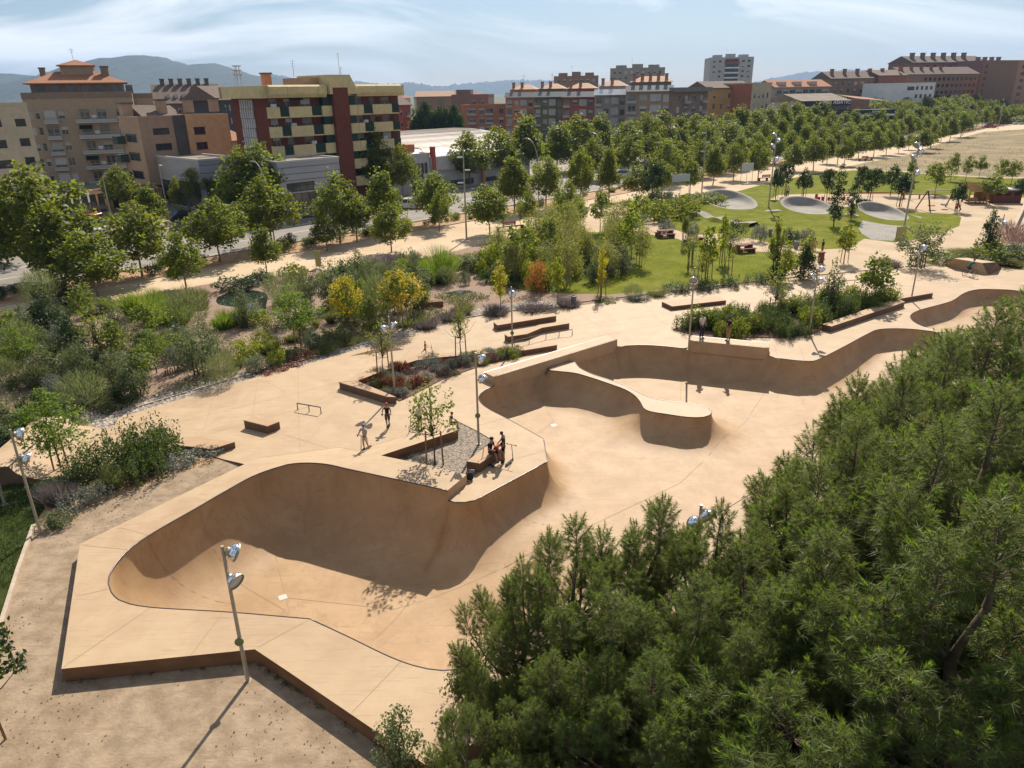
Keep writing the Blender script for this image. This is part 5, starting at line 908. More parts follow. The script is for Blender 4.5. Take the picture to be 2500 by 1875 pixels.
    def balcony(s, x0, x1, z, d=1.0, mat=None, h=1.0, rail=True, slab=None):
        b = MB().box(x0, x1, -d, 0.02, z-.18, z).build('balcony', slab or M_frame, s.root)
        if rail:
            m = MB(); n = max(2, int((x1-x0)/0.35))
            for i in range(n+1): x = x0 + .03 + (x1-x0-.06)*i/n; m.box(x-.02, x+.02, -d+.02, -d+.06, z, z+h)
            m.box(x0, x1, -d, -d+.08, z+h-.06, z+h); m.box(x0, x1, -d+.02, -d+.06, z+.05, z+h*.55); m.box(x0, x0+.05, -d, 0, z+h-.06, z+h); m.box(x1-.05, x1, -d, 0, z+h-.06, z+h); m.build('railing', M_rail, b)
        else:
            m = MB().box(x0, x1, -d, -d+.14, z, z+h).box(x0, x0+.14, -d+.14, 0, z, z+h).box(x1-.14, x1, -d+.14, 0, z, z+h); m.build('parapet', mat, b)
        return b
    def chimney(s, x, y, z, h=1.6, mat=None, w=0.8):
        c = MB().box(x-w/2, x+w/2, y-w/2, y+w/2, z-.4, z+h).build('chimney', mat or s.wall, s.root); MB().box(x-w*.62, x+w*.62, y-w*.62, y+w*.62, z+h, z+h+.22).build('chimney_cap', M_roofd, c); return c
    def antenna(s, x, y, z, h=3.0):
        m = MB().tube([(x, y, z-.2), (x, y, z+h)], 0.035, 4)
        for k in range(3): m.tube([(x-.5+.1*k, y, z+h-.25-.3*k), (x+.5-.1*k, y, z+h-.25-.3*k)], 0.02, 4)
        m.build('antenna', M_antenna, s.root)
q1 = lambda a, b, c, d: (a/3.16, 100+b/3.16, c/3.16, 100+d/3.16)
q2 = lambda a, b, c, d: (500+a/3.16, 100+b/3.16, 500+c/3.16, 100+d/3.16)
q3 = lambda a, b, c, d: (1050+a/3.16, 100+b/3.16, 1050+c/3.16, 100+d/3.16)
qr = lambda a, b, c, d: (1800+a/3.16, 100+b/3.16, 1800+c/3.16, 100+d/3.16)

# ---- cream brick flats at the left edge
b = Bld('cream_apartment_block', 'cream brick flats cut off by the left picture edge', -130, 60, 96, AV_ROT, (40, 257), 14, M_cream)
for r in ((117,600,200,660),(155,750,235,812),(195,895,275,955),(-60,605,12,665),(-40,765,55,830),(-20,920,98,985),(-260,600,-160,660),(-240,760,-130,820)): b.winpx(q1(*r), 'd')
b.grid(0.5, b.W-.5, 5, [0.4], 2.6, 0.7, 'd'); b.grid(1, 13, 3, [4.2, 7.2, 10.2], 1.3, 0.4, 'd', 1); b.finish(0.35)
# ---- brown apartment house with the tiled penthouse
b = Bld('brown_apartment_block', 'brown apartment house with tiled penthouse roof and railed balconies', 52, 322, 152, math.radians(24), (200, 239), 15, M_brown)
pz = b.ztop; fl = [pz - 1.9 - 2.95*k for k in range(5)]
X = lambda zx: b.fp(zx/3.16, 290)[0]
for z in fl:
    for a0, a1, kd in ((222,262,'w'),(280,316,'w'),(455,507,'w')): b.win(X(a0), X(a1), z-1.9, z-.35, kd)
    b.win(X(345), X(440), z-2.5, z-.2, 'b'); b.win(X(625), X(700), z-2.5, z-.2, 'b'); b.win(X(755), X(830), z-2.5, z-.2, 'b'); b.win(X(905), X(960), z-2.4, z-.2, 'b')
b.grid(1, 14, 4, [z-1.9 for z in fl], 1.4, 0.4, 'w', 1); b.finish(1.1, M_brownd)
for k_, z in enumerate(fl):
    b.balcony(X(335), X(450), z-2.55, 0.9); b.balcony(X(585), X(905), z-2.55, 1.3)
    MB().box(X(712), X(712)+.85, -.42, -.02, z-1.9, z-1.3).build('air_conditioner', M_white, b.root)
    if k_ in (1, 3): MB().add([(X(600), -1.4, z-.9), (X(700), -1.4, z-.9), (X(700), -.05, z-.2), (X(600), -.05, z-.2)], [(0, 1, 2, 3), (3, 2, 1, 0)]).build('awning', M_dgreen, b.root)
zt = b.ztop + 0.9; W = b.W
MB().box(1.6, W-1.5, 1.8, 13, b.ztop, zt+1.9).build('penthouse_wall', M_brownd, b.root)
for i in range(7): MB().box(2.6+i*2.6, 3.9+i*2.6, 1.7, 1.82, b.ztop+.7, zt+1.4).build('penthouse_window', M_glass, b.root)
rf = MB().add([(0.6, 0.6, zt+1.9), (W-.4, 0.6, zt+1.9), (W-.4, 14, zt+1.9), (.6, 14, zt+1.9), (6, 7, zt+4.1), (W-6, 7, zt+4.1), (.6, .6, zt+1.7), (W-.4, .6, zt+1.7), (W-.4, 14, zt+1.7), (.6, 14, zt+1.7)], [(0, 1, 5, 4), (1, 2, 5), (2, 3, 4, 5), (3, 0, 4), (6, 7, 1, 0), (7, 8, 2, 1), (9, 6, 0, 3), (9, 8, 7, 6)]).build('roof', M_tile, b.root)
MB().box(W*.37, W*.67, 5, 10, zt+3, zt+5.2).build('stair_house', M_brown, b.root); MB().add([(W*.34, 4.4, zt+5.2), (W*.70, 4.4, zt+5.2), (W*.70, 10.6, zt+5.2), (W*.34, 10.6, zt+5.2), (W*.52, 7.5, zt+6.3), (W*.34, 4.4, zt+5.05), (W*.70, 4.4, zt+5.05), (W*.70, 10.6, zt+5.05), (W*.34, 10.6, zt+5.05)], [(0, 1, 4), (1, 2, 4), (2, 3, 4), (3, 0, 4), (5, 6, 1, 0), (6, 7, 2, 1), (8, 5, 0, 3), (8, 7, 6, 5)]).build('stair_roof', M_tile, b.root)
b.chimney(W*.78, 5, zt+3.2, 1.6, M_brownd, 1.4); b.chimney(W*.2, 6, zt+3.2, 1.4, M_brownd, 1.0); b.antenna(W*.5, 7, zt+6.2, 2.2)
# ---- brown wing behind
b = Bld('brown_rear_wing', 'low brown rear wing behind the pink brick office', 300, 372, 165, math.radians(24), (340, 239), 14, M_brown); b.grid(1, b.W-1, 3, [b.ztop-3-2.95*k for k in range(4)], 1.7, 0.5, 'b'); b.finish(0.9, M_brownd)
b = Bld('brown_roof_flats', 'brown flats with skylights in a slate roof', 372, 532, 190, math.radians(20), (450, 252), 16, M_brownd); b.grid(1, b.W-1, 7, [b.ztop-2.6-2.9*k for k in range(4)], 1.5, 0.4, 'w'); b.finish(0, roof='gable', rmat=M_roofd, ridge=4.4)
for k in range(6): MB().box(b.W*(.2+.12*k), b.W*(.2+.12*k)+1.0, 2.0, 3.2, b.ztop+1.05, b.ztop+2.1).build('skylight', M_frame, b.root); b.chimney(b.W*(.15+.14*k), 8, b.ztop+4, 1.5, M_roofd, 1.0)
b = Bld('dark_apartment_block', 'near black apartment block with small white windows', 534, 588, 175, AV_ROT, (556, 243), 18, M_dblock); b.grid(0.8, b.W-.6, 4, [b.ztop-2.4-2.75*k for k in range(5)], 1.3, 0.42, 'w'); b.finish(0, roof='gable', rmat=M_roofd, ridge=3.0)
# ---- pink brick office with the dark glass slot
b = Bld('pink_brick_office', 'pink brick office with dark glass slot and peach wing', 326, 546, 122, AV_ROT, (430, 287), 8, M_pink)
for r in ((1180,672,1308,724),(1203,790,1330,845),(1245,905,1350,950)): b.winpx(q1(*r), 'd')
for r in ((1490,666,1575,717),(1510,783,1595,833),(1530,897,1615,940)): b.winpx(q1(*r), 'd')
b.sidel = []
for k in range(4): b.win(1.6, 6.2, b.ztop-3.6-2.85*k, b.ztop-2.3-2.85*k, 'd', 2)
b.grid(0.6, b.W*.3, 2, [0.2], 2.6, 0.6, 's'); b.finish(0.35)
xa, xb = b.fp(428, 330)[0], b.fp(457, 330)[0]; MB().box(xa, xb, -.18, .05, 4.8, b.ztop+.36).build('glass_slot', M_bglass, b.root); MB().box(xb+.02, b.W+.08, -.35, 0, 4.9, b.ztop+.36).build('peach_facing', M_peach, b.root)
for r in ((1490,666,1575,717),(1510,783,1595,833)):
    x0, x1, z0, z1 = b.rect(q1(*r)); f = boxes([(x0, x1, -.37, -.34, z0, z1)]).build('window_band', M_glass, b.root); boxes([(x0-.06, x1+.06, -.42, -.36, z0-.08, z0), (x0-.06, x1+.06, -.42, -.36, z1, z1+.08), ((x0+x1)/2-.04, (x0+x1)/2+.04, -.41, -.37, z0, z1)]).build('window_frame', M_framed, f)
MB().add([(2, 3, b.ztop+.1), (b.W-6, 3, b.ztop+.1), (b.W-6, 7.6, b.ztop+1.8), (2, 7.6, b.ztop+2.0), (2, 7.6, b.ztop), (b.W-6, 7.6, b.ztop)], [(0, 1, 2, 3), (0, 3, 4), (1, 5, 2), (3, 2, 5, 4)]).build('roof_slope', M_roofd, b.root)
for k in range(3): b.chimney(6+k*5.0, 5+k, b.ztop+1.0, 1.6, M_pink, 1.3)
b.chimney(.9, 6.5, b.ztop, 2.2, M_pink, 1.6)
for k in range(4): MB().box(-1.3, -.02, 6.6, 8.6, b.ztop-3.9-2.85*k, b.ztop-2.7-2.85*k).build('green_screen', MAT('faded green screen', (0.05, 0.075, 0.06), rough=0.9), b.root)
# ---- grey metal showroom in front of it
b = Bld('grey_metal_showroom', 'grey metal clad showroom before the pink office', 457, 556, 113, AV_ROT, (500, 392), 16.4, M_metal); x = b.W
b.win(0.6, x*.52, 0.1, 4.2, 's'); b.win(x*.55, x-.6, 0.1, 4.2, 's'); b.win(1, 7, .1, 3.8, 's', 2); b.win(8, 15.5, .1, 4.0, 's', 2); b.finish(0.25, M_frame)
for k in range(3): MB().box(-.03, b.W+.03, -.05, .0, 5.4+1.15*k, 5.45+1.15*k).build('panel_joint', M_framed, b.root)
# ---- the brick flats with the cream parapet and dark green panels (centre of the left half)
b = Bld('brick_apartment_block', 'red brick flats with cream balconies, cream parapet and brick stair tower', 650, 971, 114, AV_ROT, (700, 237), 10.6, M_brick)
X2 = lambda zx, y=300: b.fp(500+zx/3.16, y)[0]; zp = b.ztop; bz = [b.fp(720, 260)[1] - k*(b.fp(720, 260)[1] - b.fp(720, 307)[1]) for k in range(5)]   # tops of the balcony walls
fh = bz[0]-bz[1]; ph = b.fp(720, 260)[1] - b.fp(720, 283.5)[1]
for k, z in enumerate(bz):
    for a0, a1 in ((510,572),(625,678),(755,832),(1150,1225),(1280,1325),(1368,1435)): b.win(X2(a0), X2(a1), z-.25, z+(zp-bz[0])-.25, 'b')
b.grid(1, 10, 3, [z-.2 for z in bz], 1.4, 0.4, 'w', 1); b.finish(0)
for k, z in enumerate(bz):
    for a0, a1, m in ((490,562,M_para),(564,632,M_dgreen),(634,806,M_para),(808,884,M_dgreen),(886,980,M_para),(1098,1155,M_para),(1157,1204,M_para),(1206,1273,M_dgreen),(1275,1420,M_para),(1422,1478,M_dgreen)):
        if k == 4 and a0 < 900: continue
        b.balcony(X2(a0), X2(a1), z-ph, 1.1 if m is M_para else 0.95, m, ph, False, M_para)
for i_ in range(7): MB().box(X2(520+140*i_), X2(520+140*i_)+.8, -.45, -.02, bz[i_ % 4]-.2, bz[i_ % 4]+.4).build('air_conditioner', M_white, b.root)
for i_, a_ in enumerate((640, 1290)): MB().add([(X2(a_), -1.3, bz[i_]+.9), (X2(a_+110), -1.3, bz[i_]+.9), (X2(a_+110), -.05, bz[i_]+1.5), (X2(a_), -.05, bz[i_]+1.5)], [(0, 1, 2, 3), (3, 2, 1, 0)]).build('awning', M_awn if i_ else M_dgreen, b.root)
for zz in range(4):
    for a0, a1 in ((898,975),(1098,1142)): MB().box(X2(a0), X2(a1), -1.0, -.05, bz[zz]+.02, bz[zz]+fh-ph-.02).build('green_panel', M_dgreen, b.root)
MB().box(X2(972, 330), X2(1085, 330), -1.75, .1, -.3, b.fp(825, 214)[1]).build('stair_tower', M_brick, b.root)
e = 1.35; z1_ = b.fp(700, 207, -1.2)[1]; pr = MB()
for a0, a1 in ((462,600),(602,838),(840,905),(1138,1295),(1297,1482)): x0, x1 = X2(a0, 225), X2(a1, 225); pr.add([(x0, -e+.35, zp-.1), (x1, -e+.35, zp-.1), (x1, -e, zp+.4), (x0, -e, zp+.4), (x0, -e, z1_-.25), (x1, -e, z1_-.25), (x1, -e+.5, z1_), (x0, -e+.5, z1_), (x0, .6, z1_), (x1, .6, z1_), (x1, .6, zp-.1), (x0, .6, zp-.1)], [(0, 1, 2, 3), (3, 2, 5, 4), (4, 5, 6, 7), (7, 6, 9, 8), (8, 9, 10, 11), (11, 10, 1, 0), (0, 3, 4, 7, 8, 11), (1, 10, 9, 6, 5, 2)])
pr.box(-e, -.01, -.6, 11.5, zp-.1, z1_-.1); pr.box(b.W+.01, b.W+.9, -.6, 11.5, zp-.1, z1_-.1); pr.box(-e, b.W+.9, 10.7, 11.5, zp-.1, z1_-.12); pr.build('parapet', M_para, b.root)
xa, xb, xc, xd = X2(905, 190), X2(1090, 190), X2(1138, 220), X2(880, 220); zt = b.fp(800, 183)[1]
MB().prism([(xa, 0.6), (xb-.6, .6), (xb-.6, 7), (xa, 7)], zp, zt).build('stair_head', M_para, b.root)
MB().add([(xa, -1.72, zp+.3), (xc, -1.72, zp+.3), (xb-.5, -1.72, zt), (xa, -1.72, zt), (xa, 0.62, zp+.3), (xc, .62, zp+.3), (xb-.5, .62, zt), (xa, .62, zt)], [(0, 1, 2, 3), (7, 6, 5, 4), (3, 2, 6, 7), (1, 5, 6, 2), (0, 3, 7, 4)]).build('stair_head_front', M_para, b.root)
MB().box(xa-2.6, xa-.02, 1.0, 7, zp, zt-.35).build('lift_house', MAT('pinkish render', (0.45, 0.29, 0.19), (0.4, 0.25, 0.16), scale=1, rough=.9), b.root); b.chimney(X2(625), 4, zp+.6, 2.6, M_orange, 1.1)
b.antenna(X2(812), 3, zt, 2.2); b.antenna(X2(1160), 3, zp+1, 5.4); b.antenna(X2(1198), 4, zp+1, 3.4)
tw = MB()
for k in range(5): tw.tube([(0.8+.6*math.cos(k*1.26), 9+.6*math.sin(k*1.26), zp), (0.8+.35*math.cos(k*1.26), 9+.35*math.sin(k*1.26), zp+4.5)], .04, 4)
for k in range(3): tw.lathe([(.7, 0), (.7, .12)], (0.8, 9, zp+3.2+.6*k), 8)
tw.build('mobile_mast', M_frame, b.root)
lt = MB()
for i in range(6):
    for k in range(10): yy = 4.2 + 3.4*i/5; o_ = 0.07 if k % 2 else -.07; lt.box(-.3, -.02, yy-.09+o_, yy+.09+o_, zp-1.55-1.36*k, zp-.25-1.36*k)
lt.build('white_lattice', M_white, b.root)
# ---- grey showroom below it and the two-storey glazed shop
b = Bld('metal_shop_front', 'grey metal shop front under the brick flats', 655, 812, 101, AV_ROT, (760, 391), 7, M_metal); b.win(1.0, b.W-.8, .1, 3.6, 's'); b.win(1.0, b.W*.55, 3.8, 5.0, 's'); b.finish(0.2, M_frame)
for k in range(4): MB().box(-.03, b.W+.03, -.05, 0, 5.3+.85*k, 5.34+.85*k).build('panel_joint', M_framed, b.root)
b = Bld('glazed_shop', 'two storey shop with a row of dark upstairs windows', 946, 1041, 128, AV_ROT, (1000, 381), 12, M_lgrey)
x0, x1, z0, z1 = b.rect((948, 402, 1039, 428)); b.grid(.4, b.W-.6, 9, [z0], z1-z0, 0.86, 'd'); b.win(b.W*.45, b.W*.8, .1, 3.2, 's'); b.finish(.3)
MB().box(.2, b.W*.9, 3, 9, b.ztop, b.ztop+1.6).build('brick_attic', M_terra, b.root); MB().box(b.W+.05, b.W+.7, -.8, .0, z0+.4, z1+2.6).build('red_blade_sign', M_red, b.root)
# ---- barrel roofed warehouse
b = Bld('barrel_roof_warehouse', 'warehouse with pale ribbed barrel roof and green lettering', 1042, 1292, 134, AV_ROT, (1100, 381), 40, M_lgrey)
b.win(1.5, b.W*.40, .2, b.ztop-4.2, 's'); b.win(b.W*.5, b.W-2, .2, b.ztop-4.4, 's'); b.finish(0, roof='none')
M_barrel = MAT('ribbed roof sheet', (0.74, 0.68, 0.58), (0.64, 0.54, 0.45), scale=0.9, rough=0.6, stretch=(1.2, 0.05, 0.05)); V, Fq = [], []; n = 22; zr = b.fp(1190, 309, 22)[1] - b.ztop
for i in range(n+1):
    f = i/n; yy = 0.4 + 42*f; zz = b.ztop + .1 + zr*math.sin(PI*f)**0.8
    for xx in (-9.5, b.W+2): V.append((xx, yy, zz))
Fq = [(2*i, 2*i+1, 2*i+3, 2*i+2) for i in range(n)]; rf = obj('barrel_roof', mesh_np('barrel_roof', V, Fq, M_barrel, True), b.root)
rb = MB()
for i in range(90): xx = -9.2 + i*(b.W+11)/90; rb.tube([(xx, V[2*k][1], V[2*k][2]+.02) for k in range(0, n+1, 2)], 0.05, 3, False)
rb.build('roof_ribs', M_barrel, rf); MB().add([(V[1][0], V[2*k][1], V[2*k][2]-.02) for k in range(n+1)] , [tuple(range(n+1))[::-1]]).build('gable_end', M_lgrey, b.root)
MB().box(-.2, b.W+.2, -.5, .3, b.ztop-2.2, b.ztop+.15).build('fascia', M_lgrey, b.root)
def text(body, size, mat, parent, loc, rot, extr=0.03, shear=0.0, sx=1.0, name='lettering'):
    cu = bpy.data.curves.new(name, 'FONT'); cu.body = body; cu.size = size; cu.extrude = extr; cu.shear = shear; cu.resolution_u = 3; cu.offset = 0.012*size
    tmp = bpy.data.objects.new(name, cu); me = bpy.data.meshes.new_from_object(tmp); bpy.data.objects.remove(tmp); me.materials.append(mat); o = obj(name, me, parent); o.location = loc; o.rotation_euler = rot; o.scale = (sx, 1, 1); return o
M_gsign = MAT('green lettering', (0.10, 0.42, 0.02), rough=0.5); text('M', 2.0, M_gsign, b.root, (b.W*.50, -.56, b.ztop-1.75), (PI/2, 0, 0)); text('C', 2.0, M_gsign, b.root, (b.W*.60, -.56, b.ztop-1.75), (PI/2, 0, 0))
MB().box(b.W*.46, b.W*.485, -.9, -.52, .2, b.ztop-2.3).build('orange_pillar_sign', M_orange, b.root)
# ---- red and terracotta flats behind the warehouse
b = Bld('red_flats', 'small red flats behind the brick apartment block', 968, 1000, 225, AV_ROT, (985, 256), 12, M_red); b.grid(.4, b.W-.3, 2, [b.ztop-3-2.9*k for k in range(4)], 1.6, .4, 'b', 0, ()); b.grid(1, 11, 3, [b.ztop-2.8-2.9*k for k in range(4)], 1.6, .4, 'w', 1); b.finish(0, roof='gable', rmat=M_roofd, ridge=3)
for k in range(4): b.balcony(b.W*.55, b.W+.4, b.ztop-3.2-2.9*k, 1.0)
MB().box(b.W*.5, b.W+.3, -1.3, -.9, b.ztop-5.6, b.ztop-4.4).build('awning', M_awn, b.root)
b = Bld('terracotta_flats', 'terracotta flats with flat eaves and central blinds', 1124, 1234, 275, math.radians(-8), (1180, 259), 16, M_terra); zt_ = b.ztop
for k in range(4):
    z = zt_-2.7-2.95*k
    for f0, f1, kd in ((.16,.34,'b'),(.40,.52,'w'),(.56,.72,'b'),(.85,.95,'b')): b.win(b.W*f0, b.W*f1, z, z+1.9, kd)
b.finish(.5, M_terra)
for k in range(4): b.balcony(b.W*.14, b.W*.34, zt_-2.8-2.95*k, 1.0); b.balcony(b.W*.55, b.W*.73, zt_-2.8-2.95*k, 1.0)
b = Bld('brown_roofed_house', 'plain terracotta house with tiled roof terrace behind', 1102, 1192, 300, math.radians(-8), (1140, 234), 14, M_mauve); b.grid(b.W*.5, b.W-.5, 2, [b.ztop-3.2], 1.8, .5, 'b'); b.finish(.5); MB().box(1.5, 7, 2, 8, b.ztop, b.ztop+2.2).build('roof_room', M_mauve, b.root)
# ---- the coloured row
ROWS = [('orange_flats', 'orange flats, left end of the coloured row', 1234, 1304, 268, 1270, 237, M_orange), ('olive_flats', 'olive green flats in the coloured row', 1304, 1374, 258, 1340, 236, M_green), ('red_brown_flats', 'red brown flats in the coloured row', 1374, 1452, 248, 1415, 236, M_red), ('white_grey_flats', 'white grey flats between the red and the brown ones', 1452, 1530, 238, 1490, 231, M_grey), ('dark_brown_flats', 'large dark brown flats with tiled penthouse and many chimneys', 1528, 1642, 226, 1590, 222, M_brown)]
for nm, lab, x0, x1, Y, tx, ty, wm in ROWS:
    b = Bld(nm, lab, x0, x1, Y, math.radians(-12), (tx, ty), 15, wm); zt_ = b.ztop
    for k in range(5):
        z = zt_-2.6-2.95*k; b.win(b.W*.05, b.W*.22, z-.4, z+1.7, 'b'); b.win(b.W*.30, b.W*.46, z+.2, z+1.6, 'w'); b.win(b.W*.80, b.W*.95, z-.4, z+1.6, 'b' if wm is not M_brown else 'w')
    if wm is M_brown: b.grid(1, 14, 4, [zt_-2.3-2.95*k for k in range(5)], 1.3, .35, 'w', 1)
    b.finish(0)
    for k in range(5):
        b.balcony(b.W*.02, b.W*.24, zt_-3.0-2.95*k, 1.0, None, 1.0); MB().box(b.W*.52, b.W*.76, -.35, -.02, zt_-2.75-2.95*k, zt_-.75-2.95*k).build('blind_panel', M_lgrey, b.root)
    MB().add([(-.2, -1.2, zt_-.1), (b.W+.2, -1.2, zt_-.1), (b.W+.2, .9, zt_+1.5), (-.2, .9, zt_+1.5), (-.2, 1.2, zt_-.1), (b.W+.2, 1.2, zt_-.1)], [(0, 1, 2, 3), (0, 3, 4), (1, 5, 2), (3, 2, 5, 4), (4, 5, 1, 0)]).build('eave', M_zinc if wm is not M_grey else M_white, b.root)
    MB().box(1.0, b.W-.6, 3, 13, zt_-.1, zt_+2.4).build('penthouse', wm if wm is not M_brown else M_brownd, b.root); MB().add([(.6, 2.6, zt_+2.4), (b.W, 2.6, zt_+2.4), (b.W, 13.4, zt_+2.4), (.6, 13.4, zt_+2.4), (4, 8, zt_+4), (b.W-3, 8, zt_+4)], [(0, 1, 5, 4), (1, 2, 5), (2, 3, 4, 5), (3, 0, 4), (3, 2, 1, 0)]).build('penthouse_roof', M_tilep, b.root)
    for k in range(5 if wm is M_brown else 2): b.chimney(2+k*(b.W-4)/(4 if wm is M_brown else 2), 4.5, zt_+2.6, 1.8, M_terra, .9)
    b.antenna(b.W*.5, 8, zt_+4, 3.2)
b = Bld('brown_corner_wing', 'brown corner wing of the large dark brown flats', 1642, 1728, 222.6, math.radians(40), (1685, 224), 8, M_brownd); b.grid(1, b.W-1, 4, [b.ztop-2.6-2.95*k for k in range(5)], 1.6, .42, 'w'); b.finish(0)  # the wing's darker shading is put into its wall colour
for k in range(5): b.balcony(b.W*.28, b.W*.46, b.ztop-2.9-2.95*k, .9); b.balcony(b.W*.8, b.W*.97, b.ztop-2.9-2.95*k, .9)
MB().box(-.2, b.W+.6, -1.1, 2, b.ztop, b.ztop+1.2).build('eave', M_zinc, b.root)
b = Bld('ochre_house', 'ochre house with plain upper windows right of the dark brown flats', 1728, 1834, 245, math.radians(15), (1780, 214), 13, M_ochre); b.grid(1, b.W-1, 5, [b.ztop-3.2-3.0*k for k in range(4)], 1.6, .35, 'w'); b.finish(.6, M_lgrey, roof='gable', rmat=M_roofd, ridge=2)
b = Bld('pale_party_wall_house', 'pale house with a red brick party wall', 1834, 1882, 240, math.radians(30), (1858, 204), 12, M_cream); b.grid(.6, b.W-.6, 4, [b.ztop-4.2-3.2*k for k in range(3)], 1.6, .4, 'w'); b.finish(.3, side_mat=M_brk3)
# ---- tall blocks on the skyline
def tower(name, label, x0, x1, Y, ty, wm, rows, cols, rot=-0.1, depth=18, side=3, roofbits=3):
    b = Bld(name, label, x0, x1, Y, rot, ((x0+x1)/2, ty), depth, wm); fh = 3.0
    b.grid(1, b.W-1, cols, [b.ztop-2.6-fh*k for k in range(rows)], 1.5, .45, 'w'); b.grid(1, depth-1, side, [b.ztop-2.6-fh*k for k in range(rows)], 1.3, .35, 'w', 1); b.finish(.6)
    for k in range(roofbits): MB().box(b.W*(.1+.3*k), b.W*(.3+.3*k), 4, 10, b.ztop-.2, b.ztop+2.2+.5*(k % 2)).build('roof_house', wm, b.root)
    b.antenna(b.W*.4, 6, b.ztop+2, 4); return b
b = tower('white_tower_block', 'tall white tower block on the skyline', 1727, 1832, 520, 142, M_lgrey, 9, 7, -0.1, 24, 4)
MB().box(b.W*.36, b.W*.66, -.12, .0, -.3, b.ztop-.4).build('balcony_recess', M_glass, b.root)
for k in range(11): MB().box(b.W*.34, b.W*.68, -1.1, -.1, b.ztop-3*k-3.2, b.ztop-3*k-2.3).build('balcony', M_white if k else M_red, b.root)
b = tower('grey_slab_block', 'grey stepped slab block on the skyline', 1488, 1620, 470, 168, M_grey, 6, 9, -0.15)
b = tower('brown_slab_block', 'distant brown block with flat roofs left of the grey slab', 1352, 1460, 430, 188, M_brk2, 4, 7, -0.1)
b = Bld('ribbon_balcony_flats', 'long grey flats with ribbon balconies and clay roof', 1890, 2024, 300, math.radians(14), (1955, 212), 14, M_grey); zt_ = b.ztop
b.grid(.6, b.W-.6, 8, [zt_-2.4-3*k for k in range(4)], 1.5, .75, 'b'); b.finish(0, roof='gable', rmat=M_tile, ridge=2.6)
for k in range(4): b.balcony(.1, b.W-.1, zt_-3.2-3*k, 1.2, M_zinc, .95, False)
for k in range(3): MB().box(b.W*(.1+.28*k), b.W*(.1+.28*k)+3.2, 1.5, 3.5, zt_+.6, zt_+1.9).build('dormer', M_lgrey, b.root)
b = Bld('brown_gallery_flats', 'brown flats with chimneys behind the supermarket', 2024, 2176, 350, math.radians(10), (2090, 191), 15, M_brk2); b.grid(1, b.W-1, 9, [b.ztop-2.8-3*k for k in range(4)], 1.5, .4, 'w'); b.finish(0, roof='gable', rmat=M_roofd, ridge=3)
for k in range(5): b.chimney(3+k*(b.W-6)/4, 5, b.ztop+2, 1.8, M_brk3, 1.2)
b = Bld('brick_wedge_house', 'red brick gable wall left of the white office', 2140, 2205, 352, math.radians(10), (2172, 184), 18, M_brk3); b.grid(1, 6, 1, [b.ztop-6], 1.6, .3, 'w'); b.finish(0, roof='gable', rmat=M_roofd, ridge=2.5); b.chimney(b.W-1, 4, b.ztop+2, 2)
b = Bld('white_office', 'plain white office with small windows at the upper right', 2162, 2279, 335, math.radians(18), (2220, 204), 14, M_white); W = b.W
for k in range(4): b.grid(W*.58, W*.97, 4, [b.ztop-2.6-3.3*k], 1.5, .55, 'd')
b.win(W*.42, W*.57, b.ztop-2.7, b.ztop-1.2, 'd'); b.finish(.3)
b = Bld('brick_row_flats', 'long brick flats with paired windows behind the white office', 2200, 2380, 385, math.radians(24), (2290, 181), 15, M_brk2); b.grid(b.W*.25, b.W-1, 12, [b.ztop-3-3.1*k for k in range(5)], 1.5, .6, 'd'); b.finish(0, roof='gable', rmat=M_roofd, ridge=3.5, side_mat=M_brk3)
for k in range(5): b.chimney(3+k*7, 5, b.ztop+2.4, 1.8, M_brk3, 1.2)
b = Bld('tall_brick_flats', 'tall brick flats with big chimneys at the upper right', 2216, 2392, 430, math.radians(16), (2300, 152), 18, M_mauve); b.grid(1.5, b.W-1, 9, [b.ztop-3-3.1*k for k in range(6)], 1.6, .4, 'd'); b.finish(0, roof='gable', rmat=M_roofd, ridge=3.5)
for k in range(6): b.chimney(4+k*7, 6, b.ztop+2.4, 2.4, M_brownd, 1.8)
b = Bld('mauve_brick_flats', 'mauve brick flats near the right picture edge', 2384, 2480, 420, math.radians(20), (2430, 150), 16, M_mauve); b.grid(1, b.W-1, 6, [b.ztop-3-3.1*k for k in range(5)], 1.5, .45, 'd'); b.finish(.6)
for k in range(4): b.chimney(3+k*5, 6, b.ztop+.4, 1.8, M_brownd, 1.6)
b = Bld('pale_end_flats', 'brick and cream flats cut off by the right picture edge', 2470, 2640, 380, math.radians(20), (2540, 150), 16, M_brk2); b.grid(1, b.W-1, 8, [b.ztop-3-3.1*k for k in range(6)], 1.5, .45, 'd'); b.finish(.6)
# ---- supermarket and petrol station
b = Bld('asian_supermarket', 'glass fronted supermarket with dark sign band and white lettering', 1960, 2075, 258, math.radians(12), (2010, 246), 22, M_lgrey); W, zt_ = b.W, b.ztop
b.win(W*.45, W-.4, .3, zt_-1.2, 's'); b.finish(0, roof='gable', rmat=M_roof, ridge=2.2)
M_signb = MAT('black sign band', (0.012, 0.012, 0.018), rough=0.4); M_signw = MAT('white letters', (0.8, 0.8, 0.78), rough=0.5)
x0, x1, z0, z1 = b.rect((1997, 246, 2074, 257)); sb = MB().box(-.5, W+.1, -.5, -.1, z0-.1, z1+.1).build('sign_band', M_signb, b.root)
tx = text('HIPER ASIATIC', (z1-z0)*1.0, M_signw, b.root, (x0+.1, -.56, z0+.32*(z1-z0)), (PI/2, 0, 0), 0.05); tx.scale = ((x1-x0-.3)/max(.1, tx.dimensions.x or 10), 1, 1) if tx.dimensions.x > 0 else (1, 1, 1)
MB().box(W*.55, W*.78, -.3, -.1, 4.0, 5.0).build('shop_sign', M_white, b.root)
